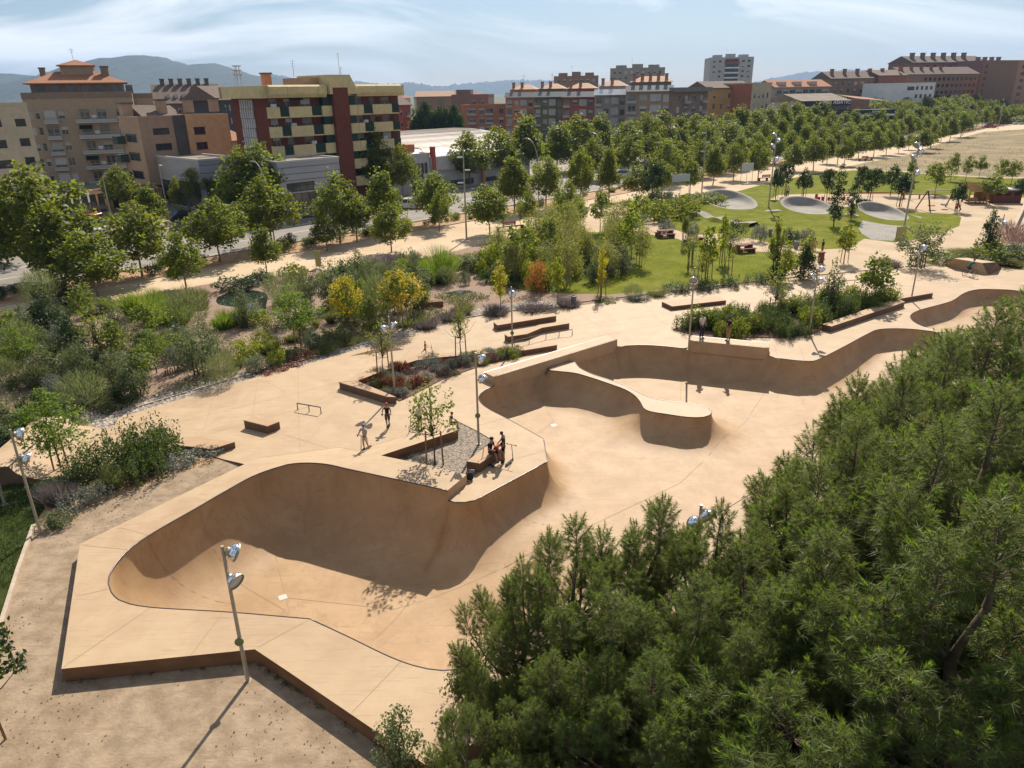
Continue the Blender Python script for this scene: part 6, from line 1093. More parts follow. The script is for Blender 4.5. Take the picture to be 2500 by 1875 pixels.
b = Bld('petrol_station', 'petrol station with dark canopy and white lettering', 2072, 2160, 262, math.radians(12), (2110, 266), 14, M_brk2); W, zt_ = b.W, b.ztop
b.win(W*.1, W*.4, .2, 3.2, 's'); b.win(W*.5, W*.9, .2, 3.2, 's'); b.finish(0, roof='flat')
MB().box(-.3, W+1, -5, .0, zt_-1.5, zt_-.1).build('canopy', M_signb, b.root); MB().box(-.32, W+1.02, -5.04, -.0, zt_-2.1, zt_-1.52).build('canopy_edge', M_white, b.root)
for x in (1.5, W*.5, W-1): MB().box(x-.2, x+.2, -4.4, -4.0, -.3, zt_-2.1).build('canopy_post', M_white, b.root)
text('REPSOL', 1.15, M_signw, b.root, (W*.42, -5.06, zt_-1.25), (PI/2, 0, 0), 0.04, 0.25)
MB().box(-.1, W*.65, 1.0, 12, zt_-.2, zt_+3.0).build('brick_store', M_brk2, b.root); MB().add([(W*.3, 2, zt_+3.4), (W+3, 2, zt_+2.4), (W+3, 13, zt_+3.4), (W*.3, 13, zt_+4.6)], [(0, 1, 2, 3)]).build('tiled_roof', M_tile, b.root)
# ---- roofs of the town in the middle distance
for i in range(26):
    x = RNG.uniform(880, 1150) if i < 12 else RNG.uniform(1880, 2480); Y = RNG.uniform(330, 900); pz = PD(x, RNG.uniform(236, 246) if i < 12 else RNG.uniform(222, 232), Y)
    b = Bld('town_house', f'small distant town house, {ordinal(i+1)} of the scattered roofs', x, 0, Y, RNG.uniform(-.4, .8), max(5, min(15, pz.z)), 10, [M_cream, M_white, M_terra, M_brk2][i % 4], W=RNG.uniform(9, 16), group='scattered town roofs')
    b.grid(.5, b.W-.5, 3, [1.2, 4.2], 1.4, .35, 'd'); b.finish(0, roof='gable', rmat=[M_tile, M_tilep][i % 2], ridge=2.2)
b = Bld('tiled_lodge', 'small cream lodge with tiled roof between the pink office and brick flats', 548, 592, 150, AV_ROT, (570, 343), 10, M_cream); b.grid(.4, b.W-.4, 2, [b.ztop-2.6], 1.4, .4, 'd'); b.finish(0, roof='hip', ridge=2.0)

b = Bld('garage_wall_building', 'low peach garage building with a gate left of the grey showroom', 205, 352, 116, AV_ROT, (280, 474), 7, M_peach); b.grid(.6, b.W-.6, 5, [.1], 2.4, .6, 'd'); b.finish(.3)
MB().box(.2, b.W-.2, -1.2, -.02, 3.1, 3.3).build('canopy', M_brownd, b.root)
b = Bld('brown_podium_shops', 'brown ground floor shops under the cream flats', 60, 215, 108, AV_ROT, (140, 520), 6, M_brown); b.grid(.6, b.W-.6, 6, [.2], 2.6, .75, 's'); b.finish(.3)
# ================================================================ pines in front, on the right
def pine_proto(seed, h, R, nfl=40):
    r = np.random.default_rng(seed); tr = MB(); tr.tube([(0, 0, 0), (r.normal(0, .1), r.normal(0, .1), h*.35), (r.normal(0, .15), r.normal(0, .15), h*.6), (0, 0, h*.75)], [.13, .10, .06, .02], 7)
    prof = lambda f: max(.05, math.sin(PI*min(1, (f*.74+.19))**.85)); fl, tries = [(np.array([0, 0, h*.80]), 1.0)], 0
    while len(fl) < nfl and tries < 9000:           # upright plume-shaped boughs, kept apart so that dark gaps stay between them
        tries += 1; f = r.uniform(0, .95); a = r.uniform(0, 2*PI); q = r.uniform(.35, 1.0)**.6; rr = max(0, R*prof(f)*q - .1)*(1 + .15*math.sin(3*a + seed)); c = np.array([math.cos(a)*rr, math.sin(a)*rr, h*(.20 + .60*f) - .12*rr]); s0 = r.uniform(.75, 1.2)
        if all(np.linalg.norm((c-o_)*np.array([1, 1, .6])) > .43*(s0+s1) for o_, s1 in fl): fl.append((c, s0))
    B_, D_, top, sl = [], [], [], []
    for c, s0 in fl:
        hr = math.hypot(c[0], c[1]); z0 = max(h*.10, c[2] - .5*hr - .2); o = np.array([c[0], c[1], 0])/(hr+1e-6); ax = unit(np.array([0, 0, 1]) + o*.35*min(1, hr/R) + r.normal(0, .07, 3)); Lf = .92*s0
        tr.tube([(0, 0, min(z0, h*.74)), tuple(np.array([0, 0, z0])*.35 + c*.65 + np.array([0, 0, -.18])), tuple(c), tuple(c + ax*Lf*.8)], [.05, .032, .018, .006], 5, False)
        x = unit(np.cross(ax, [.31, .9, .2])); y = np.cross(ax, x); ns = int(46*s0)
        for k in range(ns):
            t = (k+.5)/ns; a = 2.4*k + r.uniform(-.3, .3); rad = x*math.cos(a) + y*math.sin(a); w_ = (.50*math.sin(PI*min(1, .22+.72*t))**.8)*s0*r.uniform(.55, 1.1); b = c + ax*Lf*(t-.12) + rad*w_*.55; d = unit(ax*(.5+.55*t) + rad*(1.0-.5*t) + r.normal(0, .1, 3)); l = r.uniform(.2, .34)*s0
            tr.tube([tuple(c + ax*Lf*max(0, t-.25)), tuple(b + d*l*.6)], [.007, .004], 3, False); B_.append(b); D_.append(d); sl.append(l); top.append(t > .55 and r.uniform() < .55)
        B_.append(c + ax*Lf*.85); D_.append(ax); sl.append(.34*s0); top.append(True)
    B_ = np.array(B_); D_ = unit(np.array(D_)); n = len(B_); sl = np.array(sl); top = np.array(top, bool)
    def needles(nn, lo, hi, spread, ln, wd, sel):
        b, d, l = B_[sel], D_[sel], sl[sel]; m = len(b); t = r.uniform(lo, hi, (m, nn)); rad = unit(np.cross(np.repeat(d[:, None], nn, 1), r.normal(size=(m, nn, 3))))
        ax = d[:, None]*np.ones((m, nn, 1)); base = b[:, None] + ax*(t*l[:, None])[..., None]; dr = unit(ax*(1-spread) + rad*spread + r.normal(0, .08, (m, nn, 3))); L_ = ln*r.uniform(.75, 1.2, (m, nn))[..., None]
        tip = base + dr*L_ - np.array([0, 0, .02]); sd_ = unit(np.cross(dr, r.normal(size=(m, nn, 3))))*wd
        V = np.stack([base-sd_, base+sd_, tip], 2).reshape(-1, 3); return V, np.arange(len(V)).reshape(-1, 3)
    V1, F1 = needles(66, 0.0, 1.0, .62, .135, .0058, np.ones(n, bool)); V2, F2 = needles(34, .7, 1.2, .24, .11, .006, top)
    return mesh_np('crown', V1, F1, LF['pine']), mesh_np('young_shoots', V2, F2, LF['shoot']), tr.mesh('trunk', M_bark, True)
PINES = [pine_proto(s_, 7.0, R_) for s_, R_ in ((1, 2.6), (2, 2.35), (3, 2.8))]
plist = [(1410,1222,7.0,.95),(1620,1178,7.2,.95),(1765,1190,7.2,.85),(1275,1335,6.2,.8),(2115,960,9.0,.92),(2225,850,9.2,1.0),(2340,765,9.4,1.0),(2450,700,9.6,1.05),(2550,660,9.8,1.15),
 (1500,1400,7.0,1.0),(1720,1365,7.2,1.0),(1945,1405,7.0,1.0),(2235,1110,9.4,1.05),(2320,980,9.8,1.1),(2470,880,10.2,1.15),(1140,1690,4.9,.75),(1350,1560,5.8,.9),(1600,1550,6.6,1.0),(1830,1500,6.8,1.0),(2060,1420,6.6,1.0),(2330,1240,9.6,1.1),(2500,1150,10.2,1.2),(2350,1560,5.6,1.0),(2530,1500,6.0,1.1),(2230,1690,4.6,.9)]
for i, (px, py, hh, sx) in enumerate(plist):
    q = P(px, py, hh); cm, ys, tm = PINES[i % 3]; s_ = hh/7.0
    t = thing('pine_tree', f'green long needled pine at the right foreground, its top {ordinal(1+sorted(plist).index(plist[i]))} from left', 'pine tree', (q.x, q.y, -.05), RNG.uniform(0, 6.28), 'foreground pines')
    for nm, me in (('crown', cm), ('young_shoots', ys), ('trunk', tm)): o = obj(nm, me, t); o.scale = (sx*s_*RNG.uniform(.97, 1.0), sx*s_, s_)
q = P(985, 1850, .8); plant('olive', (q.x-.1, q.y), 2.6, 1.7, 'glossy green shrub at the tip of the raised deck', cat='shrub', name='laurel_shrub', v=1); q = P(1165, 1690, .5); plant('olive', (q.x, q.y), 3.4, 1.8, 'grey twiggy shrub left of the pines', cat='shrub', name='twiggy_shrub', v=0)
# chain-link fence behind the pines
a, b_ = P(1500, 1900, 0), P(2080, 1610, 0); d = (b_-a); Lf = d.length; t = thing('chain_link_fence', 'chain link fence half hidden under the pines', 'fence', (a.x, a.y, 0), math.atan2(d.y, d.x)); M_wire = MAT('galvanised wire', (0.30, 0.30, 0.29), rough=0.5, metal=0.6)
for i in range(int(Lf/2.5)+1): MB().tube([(i*2.5, 0, -.1), (i*2.5, 0, 1.9)], .03, 6).build('post', M_wire, t)
m = MB(); st = .11; n = int(Lf/st)
for i in range(-16, n):
    for s_ in (1, -1):
        x0 = i*st; x1 = x0 + 1.7
        if s_ < 0: x0, x1 = x1, x0
        lo, hi = max(0, min(x0, x1)), min(Lf, max(x0, x1))
        if hi-lo < .05: continue
        f = lambda x: .08 + 1.7*(x-x0)/(x1-x0); m.tube([(lo, 0, f(lo)), (hi, 0, f(hi))], .0035, 3, False)
o = m.build('wire_mesh', M_wire, t); MB().tube([(0, 0, 1.8), (Lf, 0, 1.8)], .02, 5).build('top_rail', M_wire, t)

# ================================================================ skate furniture
M_ledge = MAT('ledge concrete top', (0.44, 0.285, 0.16), (0.39, 0.245, 0.135), scale=1.2, rough=0.7); M_dkbrown = MAT('ledge concrete side', (0.17, 0.095, 0.055), (0.12, 0.068, 0.042), scale=2, rough=0.7, bump=0.1)  # sides are the same concrete, with their shade put into the colour
def ledge(label, top, h, z0=-0.04, name='skate_ledge', zs=None, cat='skate ledge'):
    q = [PXY(a, b, h) for a, b in top]; c = np.mean(np.array(q), 0); t = thing(name, label, cat, (c[0], c[1], 0)); n = len(q)
    hs = zs or h; MB().prism(q, z0, [x-.03 for x in hs] if zs else h-.03).build('body', M_dkbrown, t, world=True)
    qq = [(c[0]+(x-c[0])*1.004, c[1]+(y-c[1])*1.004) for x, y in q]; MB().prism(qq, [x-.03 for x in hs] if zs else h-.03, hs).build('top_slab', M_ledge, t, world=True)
    m = MB().tube([(*qq[0], (hs[0] if zs else h)+.004), (*qq[1], (hs[1] if zs else h)+.004)], .022, 5); m.build('edge_trim', M_steel, t, world=True); return t
ledge('small concrete box in front of the left grind rail', [(595,1027),(651,1041),(682,1029),(620,1017)], .42, name='manual_box', cat='skate box')
ledge('low wedge pad beside the silvery shrubs', [(521,1096),(573,1080),(480,1066),(420,1085)], .3, name='manual_pad', cat='skate pad')
ledge('front arm of the planter bench before the rusty plants', [(828,934),(940,968),(967,969),(872,930)], .42, name='planter_bench', cat='bench')
t = ledge('long low rear bench of the red planter', [(828,934),(872,930),(938,904),(1018,879),(1064,873),(1118,868),(1280,855),(1360,842),(1357,838),(1279,849),(1116,860),(1060,863),(1013,867),(929,891)], .34, name='planter_bench', cat='bench')
ledge('upper of the two ledges beside the lamp', [(1205,787),(1214,794),(1358,771),(1352,764)], .42); ledge('kinked lower ledge beside the handrail', [(1232,817),(1240,822),(1287,815),(1323,800),(1390,789),(1383,783),(1316,793),(1280,807)], .42)
ledge('low flat manual pad behind the bowl', [(1616,737),(1640,748),(1773,733),(1752,723)], .32, name='manual_pad', cat='skate pad'); ledge('dark ledge behind the long planter, left part', [(1719,777),(1728,784),(1874,764),(1868,757)], .36)
ledge('long ledge at the front of the long planter', [(2007,792),(2029,797),(2209,737),(2192,728)], .42); ledge('short dark ledge beyond the long planter', [(2178,728),(2186,731),(2278,715),(2262,708)], .38)
t = ledge('concrete bench where the two youths sit', [(1139,1127),(1170,1132),(1232,1090),(1207,1073)], .45, name='concrete_bench', cat='bench')
M_stick = MAT('white sticker print', (0.6, 0.58, 0.55), (0.2, 0.2, 0.2), scale=40, rough=.6); q = P(1152, 1148, .25); MB().box(q.x-.14, q.x+.14, q.y-.05, q.y-.03, .2, .31, rz=-.25, c=(q.x, q.y)).build('sticker', M_stick, t, world=True)
q = P(1045, 748, 0); t = thing('stone_bench', 'stone bench with timber seat near the stream', 'bench', (q.x, q.y, 0), .25); MB().box(-1.2, 1.2, -.35, .35, -.05, .38).build('plinth', M_wall, t)
for k in range(5): MB().box(-1.2, 1.2, -.36+.145*k, -.24+.145*k, .385, .43).build('slat', M_stake, t)
# wedge step at the back edge
MB().prism([PXY(855,869,0), PXY(985,854,0), PXY(953,851,0)], -.03, [.01, .01, .22]).build('bank_wedge', M_wall, plaza)
def rail(label, pts, h, posts, name='grind_rail'):
    w = [P(a, b, 0) for a, b in pts]; t = thing(name, label, 'grind rail', w[0]); m = MB(); M_ = MAT('rail steel', (0.16, 0.12, 0.085), (0.10, 0.075, 0.055), scale=5, rough=.45, metal=.7)
    top = [Vector((p.x, p.y, h)) for p in w]; top = [top[0] + Vector((0, 0, -h))] + top + [top[-1] + Vector((0, 0, -h))]; m.tube(top, .032, 6); m.build('rail', M_, t, world=True)
    for f in posts:
        k = f*(len(w)-1); i = min(int(k), len(w)-2); p = w[i].lerp(w[i+1], k-i); MB().tube([(p.x, p.y, -.02), (p.x, p.y, h)], .026, 6).build('post', M_, t, world=True)
rail('small flat rail on the left plaza', [(727,1000),(784,1010)], .38, (.5,)); rail('kinked handrail beside the lower ledge', [(1256,846),(1292,838),(1333,827),(1365,821),(1397,818)], .40, (.25, .5, .75)); rail('flat rail half hidden behind the young trees', [(2062,696),(2110,692)], .38, (.5,))
# quarter pipes
def quarter(label, a, b_, run_, h, name='quarter_pipe', deck=1.0):      # a-b: foot line; rises away to the left of a->b
    A, Bq = Vector(PXY(*a, 0)), Vector(PXY(*b_, 0)); d = (Bq-A).normalized(); n = Vector((-d.y, d.x)); V, Fq = [], []; k = 12
    prof = [(run_*i/k, h*(1-math.sqrt(max(0, 1-(i/k)**2)))) for i in range(k+1)]; prof = [(x, min(h, z)) for x, z in prof] + [(run_+deck, h)]
    t = thing(name, label, 'skate ramp', (A.x, A.y, 0)); m = MB()
    vs = [(*(A + n*x), z+.006) for x, z in prof] + [(*(Bq + n*x), z+.006) for x, z in prof]; c = len(prof); m.add(vs, [(i, c+i, c+i+1, i+1) for i in range(c-1)]); m.build('riding_surface', M_conc, t, True, True)
    s = MB(); e0 = [(*(A + n*x), z) for x, z in prof] + [(*(A + n*prof[-1][0]), -.1), (A.x, A.y, -.1)]; e1 = [(*(Bq + n*x), z) for x, z in prof] + [(*(Bq + n*prof[-1][0]), -.1), (Bq.x, Bq.y, -.1)]
    s.add(e0, [tuple(range(len(e0)))]); s.add(e1, [tuple(range(len(e1)))[::-1]]); x = prof[-1][0]; s.add([(*(A+n*x), h), (*(Bq+n*x), h), (*(Bq+n*x), -.1), (*(A+n*x), -.1)], [(0, 1, 2, 3)]); s.build('side_wall', M_dkbrown, t, world=True)  # shadow side of the ramp, its shade carried by the dark colour
    MB().tube([(*(A+n*run_), h), (*(Bq+n*run_), h)], .03, 6).build('coping', M_steel, t, world=True); return t
quarter('tan concrete quarter pipe behind the bright ferny tree', (165,1172), (283,1046), 2.3, 0.85, deck=1.4)
A, Bq = (2322,676), (2420,690)
t = thing('bank_ramp', 'tan bank ramp with dark end at the far right plaza edge', 'skate ramp', P(2370,655,0)); p0, p1, p2, p3 = [Vector(PXY(*p, 0)) for p in ((2308,650),(2412,672),(2500,652),(2330,640))]; tp = [Vector(PXY(*p, .95)) for p in ((2329,631),(2398,642),(2432,640),(2360,629))]
m = MB(); m.add([(*p0, 0), (*p1, 0), (*tp[1], .95), (*tp[0], .95)], [(0, 1, 2, 3)]); m.add([(*tp[0], .95), (*tp[1], .95), (*tp[2], .95), (*tp[3], .95)], [(0, 1, 2, 3)]); m.build('riding_surface', M_conc, t, world=True)
m = MB(); q = Vector(PXY(2445,655,0)); m.add([(*p1, 0), (*q, 0), (*tp[2], .95), (*tp[1], .95)], [(0, 1, 2, 3)]); m.add([(*p0, 0), (*tp[0], .95), (*tp[3], .95), (*p3, 0)], [(0, 1, 2, 3)]); m.add([(*q, 0), (*p3, 0), (*tp[3], .95), (*tp[2], .95)], [(0, 1, 2, 3)]); m.build('side_wall', M_dkbrown, t, world=True)

# ================================================================ lamps
M_pole = MAT('galvanised pole', (0.42, 0.38, 0.31), (0.34, 0.30, 0.24), scale=3, rough=.5, metal=.5); M_chrome = MAT('polished lamp dome', (0.75, 0.76, 0.80), rough=.16, metal=1.0); M_lens = MAT('lamp lens', (0.35, 0.36, 0.36), rough=.1, spec=.8); M_badge = MAT('green round sign', (0.12, 0.16, 0.06), (0.2, 0.24, 0.1), scale=9, rough=.6); M_black = MAT('black rubber', (0.02, 0.02, 0.02), rough=.7)
def head(root, z, az, tilt, reach=.30, r=.25):
    c = Vector((math.cos(az)*reach, math.sin(az)*reach, z)); ax = Vector((math.cos(az)*math.sin(tilt), math.sin(az)*math.sin(tilt), -math.cos(tilt)))
    prof = [(r*math.cos(PI/2*i/7), -r*.78*math.sin(PI/2*i/7)) for i in range(8)]; h = MB().lathe(prof, c, 18, ax).build('spotlight', M_chrome, root, True)
    MB().lathe([(r*1.03, 0), (r*1.03, .05), (r*.99, .05), (r*.97, .0)], c, 18, ax).build('rim', M_pole, h); MB().lathe([(r*.95, .01), (0.001, .015)], c, 18, ax).build('lens', M_lens, h)
    MB().lathe([(.1, -r*.72), (.1, -r*.98), (.04, -r*1.02)], c, 10, ax).build('housing', M_pole, h); MB().tube([(0, 0, z-.02), (math.cos(az)*.14, math.sin(az)*.14, z-.04), tuple(c - ax*r*.5)], .022, 5).build('bracket', M_pole, root); return h
def park_lamp(base, h, heads, label, badge=None, lean=0):
    t = thing('park_lamp', label, 'lamp post', (base.x, base.y, base.z), 0, 'park spot lamps'); MB().tube([(0, 0, -.1), (0, 0, h)], [.062, .045], 10).build('pole', M_pole, t); MB().box(-.09, .09, -.09, .09, -.06, .012).build('foot_plate', M_pole, t)
    for z, az, tl in heads: head(t, z, math.radians(az), math.radians(tl))
    if badge: MB().lathe([(.13, -.012), (.13, .012)], (0, -.075, badge), 14, (0.25, -1, .1)).build('round_sign', M_badge, t)
    return t
for (bx, by), ty, hs, lab, bd, z in (((605,1662),1333,((-.28,20,60),(-1.05,-30,70)),'spot lamp in the foreground sand before the deep bowl',1.5,-.05), ((964,962),772,((-.55,-10,60),(-.75,170,55)),'spot lamp in the red planter beside the leaning sapling',None,0), ((1169,1084),861,((-.35,15,60),(-1.35,10,35)),'spot lamp in the triangular gravel planter',1.55,0), ((1251,854),700,((-.55,80,50),),'spot lamp beside the two ledges',1.2,0), ((1681,853),653,((-.75,-110,50),(-1.0,70,50)),'spot lamp by the two standing people',None,0), ((1975,815),655,((-.1,20,40),(-.6,160,60),(-.9,10,50)),'spot lamp in the long planter',None,0), ((2224,734),600,((-.2,20,55),(-.6,190,55)),'spot lamp at the end of the long ledge',None,0), ((99,1301),1048,((-.3,40,70),(-1.3,20,60)),'spot lamp at the left bed by the rough shaded lawn',None,0), ((2432,613),523,((-.6,170,55),(-.95,20,55)),'spot lamp by the plum coloured shrubs',None,0)):
    b = P(bx, by, z); h = HT(bx + (1250-bx)*-.0, ty, b) - z; h = HT(*( (bx + (ty-by)*((1329-bx)/(5445-by))), ty), b) - z; park_lamp(b, h, [(h+dz, az, tl) for dz, az, tl in hs], lab, bd)
q = P(1712, 1236, 4.6); park_lamp(Vector((q.x, q.y, 0)), 4.65, [(4.4, -60, 60), (3.8, 100, 60)], 'spot lamp rising out of the pines'); q = P(12, 1232, 0); park_lamp(Vector((q.x, q.y, 0)), 4.7, [(4.4, 200, 60)], 'lamp post cut off by the left picture edge')
def flood(bx, by, tx, ty, label, big=False):
    b = P(bx, by, 0); h = HT(tx, ty, b); t = thing('floodlight_pole', label, 'light pole', b, 0, 'tall floodlight poles'); MB().tube([(0, 0, -.1), (0, 0, h)], [.11, .07], 8).build('pole', M_pole, t)
    for k, (dz, az) in enumerate(((-.4, 200), (-1.1, 20), (-1.8, 180), (-3.6, 0))[:4 if big else 3]):
        a = math.radians(az); 
        if big: head(t, h+dz, a, .9, .4, .42)
        else: MB().box(math.cos(a)*.45-.3, math.cos(a)*.45+.3, -.16, .16, h+dz*2-.06, h+dz*2+.08).build('lamp_head', M_chrome, t); MB().tube([(0, 0, h+dz*2), (math.cos(a)*.4, 0, h+dz*2)], .03, 5).build('bracket', M_pole, t)
for a in ((1139,584,1130,366,'tall light pole on the promenade before the warehouse'),(1713,470,1725,312,'tall light pole beside the white notice board'),(2044,400,2061,277,'tall light pole before the supermarket'),(2284,347,2300,250,'tall light pole at the field end of the promenade'),(2350,332,2370,239,'farthest tall light pole on the promenade'),(2262,303,2275,216,'tall light pole before the white office'),(2436,316,2453,238,'tall light pole at the far right crossing')): flood(*a)
flood(1876,508,1894,324,'tall spotlight pole beside the pump track', True); flood(2208,552,2244,346,'tall leaning-looking spotlight pole beside the framed board', True)
def street_lamp(b, h, label, az, curved=True, zb=0):
    t = thing('street_lamp', label, 'street lamp', (b.x, b.y, zb), az, 'avenue street lamps'); R_ = 2.2
    pts = [(0, 0, -.1), (0, 0, h*.55)] + ([(R_*(1-math.cos(k*PI/2/6))*1.0, 0, h*.55 + (h*.45)*math.sin(k*PI/2/6)) for k in range(1, 7)] if curved else [(0, 0, h), (.6, 0, h+.1)])
    MB().tube(pts, [.08]*2 + [.06]*(len(pts)-2), 7).build('pole', M_pole, t); e = pts[-1]; MB().box(e[0]-.1, e[0]+.6, -.14, .14, e[2]-.08, e[2]+.06).build('lamp_head', M_chrome, t)
for i, (tx, ty, s_t, cv, lab) in enumerate(((1047,363,4.0,True,'curved street lamp before the warehouse'),(1314,339,4.0,True,'curved street lamp above the trees, left of centre'),(1474,325,4.0,True,'curved street lamp above the trees, near centre'),(1667,310,4.0,True,'curved street lamp above the trees, right of centre'),(644,396,4.0,True,'curved street lamp before the pink office wing'),(36,440,4.0,True,'curved street lamp at the left edge'),(1815,300,4.0,True,'curved street lamp far along the avenue'),(388,404,28.5,False,'straight street lamp before the pink office'),(733,439,28.5,False,'straight street lamp before the metal shop front'),(250,430,28.5,False,'straight street lamp before the brown flats'))):
    q = PT(tx, ty, s_t); street_lamp(q, max(5.5, q.z), lab, AV_ROT + (PI/2 if cv else -PI/2), cv)

# ================================================================ vehicles
def car(label, pos, rot, col, estate=False, name='parked_car', group='cars along the avenue', glass=None):
    paint = MAT('car paint %s' % name + str(col), col, rough=.25, spec=.6); t = thing(name, label, 'car', (pos.x, pos.y, -.05), rot, group); W = .88
    low = [(-2.05, .30), (-2.12, .62), (-1.95, .86), (-1.2, .93), (1.0, .93), (1.75, .82), (2.08, .66), (2.1, .32), (1.5, .22), (-1.6, .22)]
    m = MB(); n = len(low); m.add([(x, -W, z) for x, z in low] + [(x, W, z) for x, z in low], [tuple(range(n)), tuple(range(n, 2*n))[::-1]] + [(i, n+i, n+(i+1) % n, (i+1) % n) for i in range(n)]); m.build('body', paint, t)
    top = [(-1.75 if estate else -1.6, .92), (-1.55 if estate else -1.0, 1.40), (.05, 1.44), (.95, .92)]; cb = MB(); cb.add([(x, -W+.05, z) if z < 1 else (x, -W+.2, z) for x, z in top] + [(x, W-.05, z) if z < 1 else (x, W-.2, z) for x, z in top], [(0, 1, 2, 3)[::-1], (4, 5, 6, 7), (0, 4, 5, 1), (2, 6, 7, 3)]); cb.build('windows', M_glass, t)
    rf = MB(); rf.add([(top[1][0]-.05, -W+.19, 1.40), (top[2][0]+.1, -W+.19, 1.45), (top[2][0]+.1, W-.19, 1.45), (top[1][0]-.05, W-.19, 1.40), (top[1][0], -W+.25, 1.47), (top[2][0], -W+.25, 1.49), (top[2][0], W-.25, 1.49), (top[1][0], W-.25, 1.47)], [(4, 5, 6, 7), (0, 1, 5, 4), (1, 2, 6, 5), (2, 3, 7, 6), (3, 0, 4, 7)]); rf.build('roof', paint, t)
    for sgn in (-1, 1):
        MB().tube([(-.25, sgn*(W-.04), .93), (-.25, sgn*(W-.19), 1.42)], .035, 4).build('door_pillar', paint, t); MB().box(.75, .95, min(sgn*W, sgn*(W+.16)), max(sgn*W, sgn*(W+.16)), .92, 1.06).build('mirror', paint, t)
        MB().box(1.95, 2.11, min(sgn*.45, sgn*.8), max(sgn*.45, sgn*.8), .58, .72).build('headlight', M_lens, t); MB().box(-2.13, -2.0, min(sgn*.5, sgn*.82), max(sgn*.5, sgn*.82), .62, .8).build('tail_light', M_red, t)
        for x in (-1.3, 1.32): w_ = MB().lathe([(.32, -.1), (.32, .1)], (x, sgn*(W-.09), .32), 14, (0, 1, 0)).build('wheel', M_black, t); MB().lathe([(.19, -.115), (.19, .115)], (x, sgn*(W-.09), .32), 10, (0, 1, 0)).build('rim', M_pole, w_)
    return t
C_ = lambda px, py: P(px, py, 0)
car('red hatchback parked beyond the avenue at left', C_(243,545), AV_ROT+.5, (0.42, 0.02, 0.015), True); car('white car just in front of the red hatchback', C_(250,566), AV_ROT-1.9, (0.6, 0.6, 0.6), True); car('dark car behind the white car', C_(222,562), AV_ROT-1.9, (0.02, 0.02, 0.025), True); car('black car parked before the grey showroom', C_(448,536), AV_ROT+.15, (0.008, 0.008, 0.01)); car('silver car half hidden behind the trees', C_(345,545), AV_ROT, (0.3, 0.3, 0.3)); car('black car left of the pine trunks of the brick flats', C_(590,530), AV_ROT, (0.01, 0.01, 0.014)); car('dark blue car behind the plane trees', C_(560,522), AV_ROT, (0.01, 0.015, 0.03)); car('silver car on the avenue at the left edge', C_(20,622), AV_ROT, (0.42, 0.43, 0.42)); car('dark car on the near lane behind a plane tree', C_(462,568), AV_ROT, (0.015, 0.015, 0.017)); car('white car parked before the glazed shop', C_(1003,508), AV_ROT-.9, (0.6, 0.55, 0.55)); car('red and white car at the far right junction', C_(2418,312), AV_ROT-.9, (0.35, 0.04, 0.04)); car('silver car at the right picture edge', C_(2486,304), AV_ROT-.9, (0.45, 0.46, 0.48)); car('white car glimpsed between trees near centre', C_(1525,432), AV_ROT, (0.6, 0.6, 0.6)); car('dark car far along the avenue', C_(2330,292), AV_ROT, (0.02, 0.02, 0.02))

# ================================================================ park furniture
M_rwood = MAT('dark red timber', (0.20, 0.075, 0.05), (0.14, 0.05, 0.035), scale=3, rough=.8, stretch=(1, 6, 6)); M_wood = MAT('yellow timber', (0.42, 0.24, 0.085), (0.32, 0.17, 0.06), scale=3, rough=.85, stretch=(1, 5, 5)); M_red2 = MAT('red paint', (0.40, 0.04, 0.02), rough=.5); M_board = MAT('yellow green board', (0.36, 0.34, 0.10), (0.30, 0.29, 0.09), scale=3, rough=.6); M_wboard = MAT('white notice board', (0.55, 0.56, 0.55), (0.5, 0.5, 0.5), scale=2, rough=.5); M_blue = MAT('blue cloth', (0.02, 0.05, 0.22), rough=.9)
def picnic(px, py, rot, label):
    q = P(px, py, 0); t = thing('picnic_table', label, 'picnic table', q, rot, 'timber picnic tables')
    for k in range(5): MB().box(-.95, .95, -.40+.162*k, -.25+.162*k, .72, .78).build('table_board', M_rwood, t)
    for x in (-.75, .75): MB().box(x-.09, x+.09, -.36, .36, -.05, .715).build('trestle', M_rwood, t)
    for s_ in (-1, 1):
        b = MB().box(-.95, .95, s_*.72-.2, s_*.72+.2, .40, .46).build('bench_seat', M_rwood, t)
        for x in (-.75, .75): MB().box(x-.08, x+.08, s_*.72-.17, s_*.72+.17, -.05, .395).build('bench_leg', M_rwood, b)
picnic(1623,578,.25,'picnic table nearest the birch grove'); picnic(1695,597,.3,'picnic table behind the yellow green tree'); picnic(1815,614,.3,'picnic table nearest the people on the path')
def bench(px, py, rot, label, back=True):
    q = P(px, py, 0); t = thing('park_bench', label, 'bench', q, rot, 'promenade benches')
    for k in range(4): MB().box(-1.9, 1.9, -.26+.135*k, -.14+.135*k, .40, .46).build('seat_slat', M_rwood, t)
    for x in (-1.7, 0, 1.7): MB().box(x-.09, x+.09, -.25, .25, -.05, .395).build('leg', M_rwood, t)
    if back:
        for k in range(3): MB().box(-.9, .9, .24, .29, .56+.15*k, .68+.15*k).build('back_slat', M_red if k else M_rwood, t)
        for x in (-.8, .8): MB().box(x-.05, x+.05, .295, .36, .40, 1.0).build('back_post', M_rwood, t)
bench(1246,561,AV_ROT-.35,'red backed bench on the promenade by the birches'); bench(2113,392,AV_ROT-.5,'distant bench on the promenade before the dry field'); bench(1872,440,AV_ROT-.5,'bench on the promenade above the far lawn'); bench(1540,520,AV_ROT,'bench by the promenade steps', False)
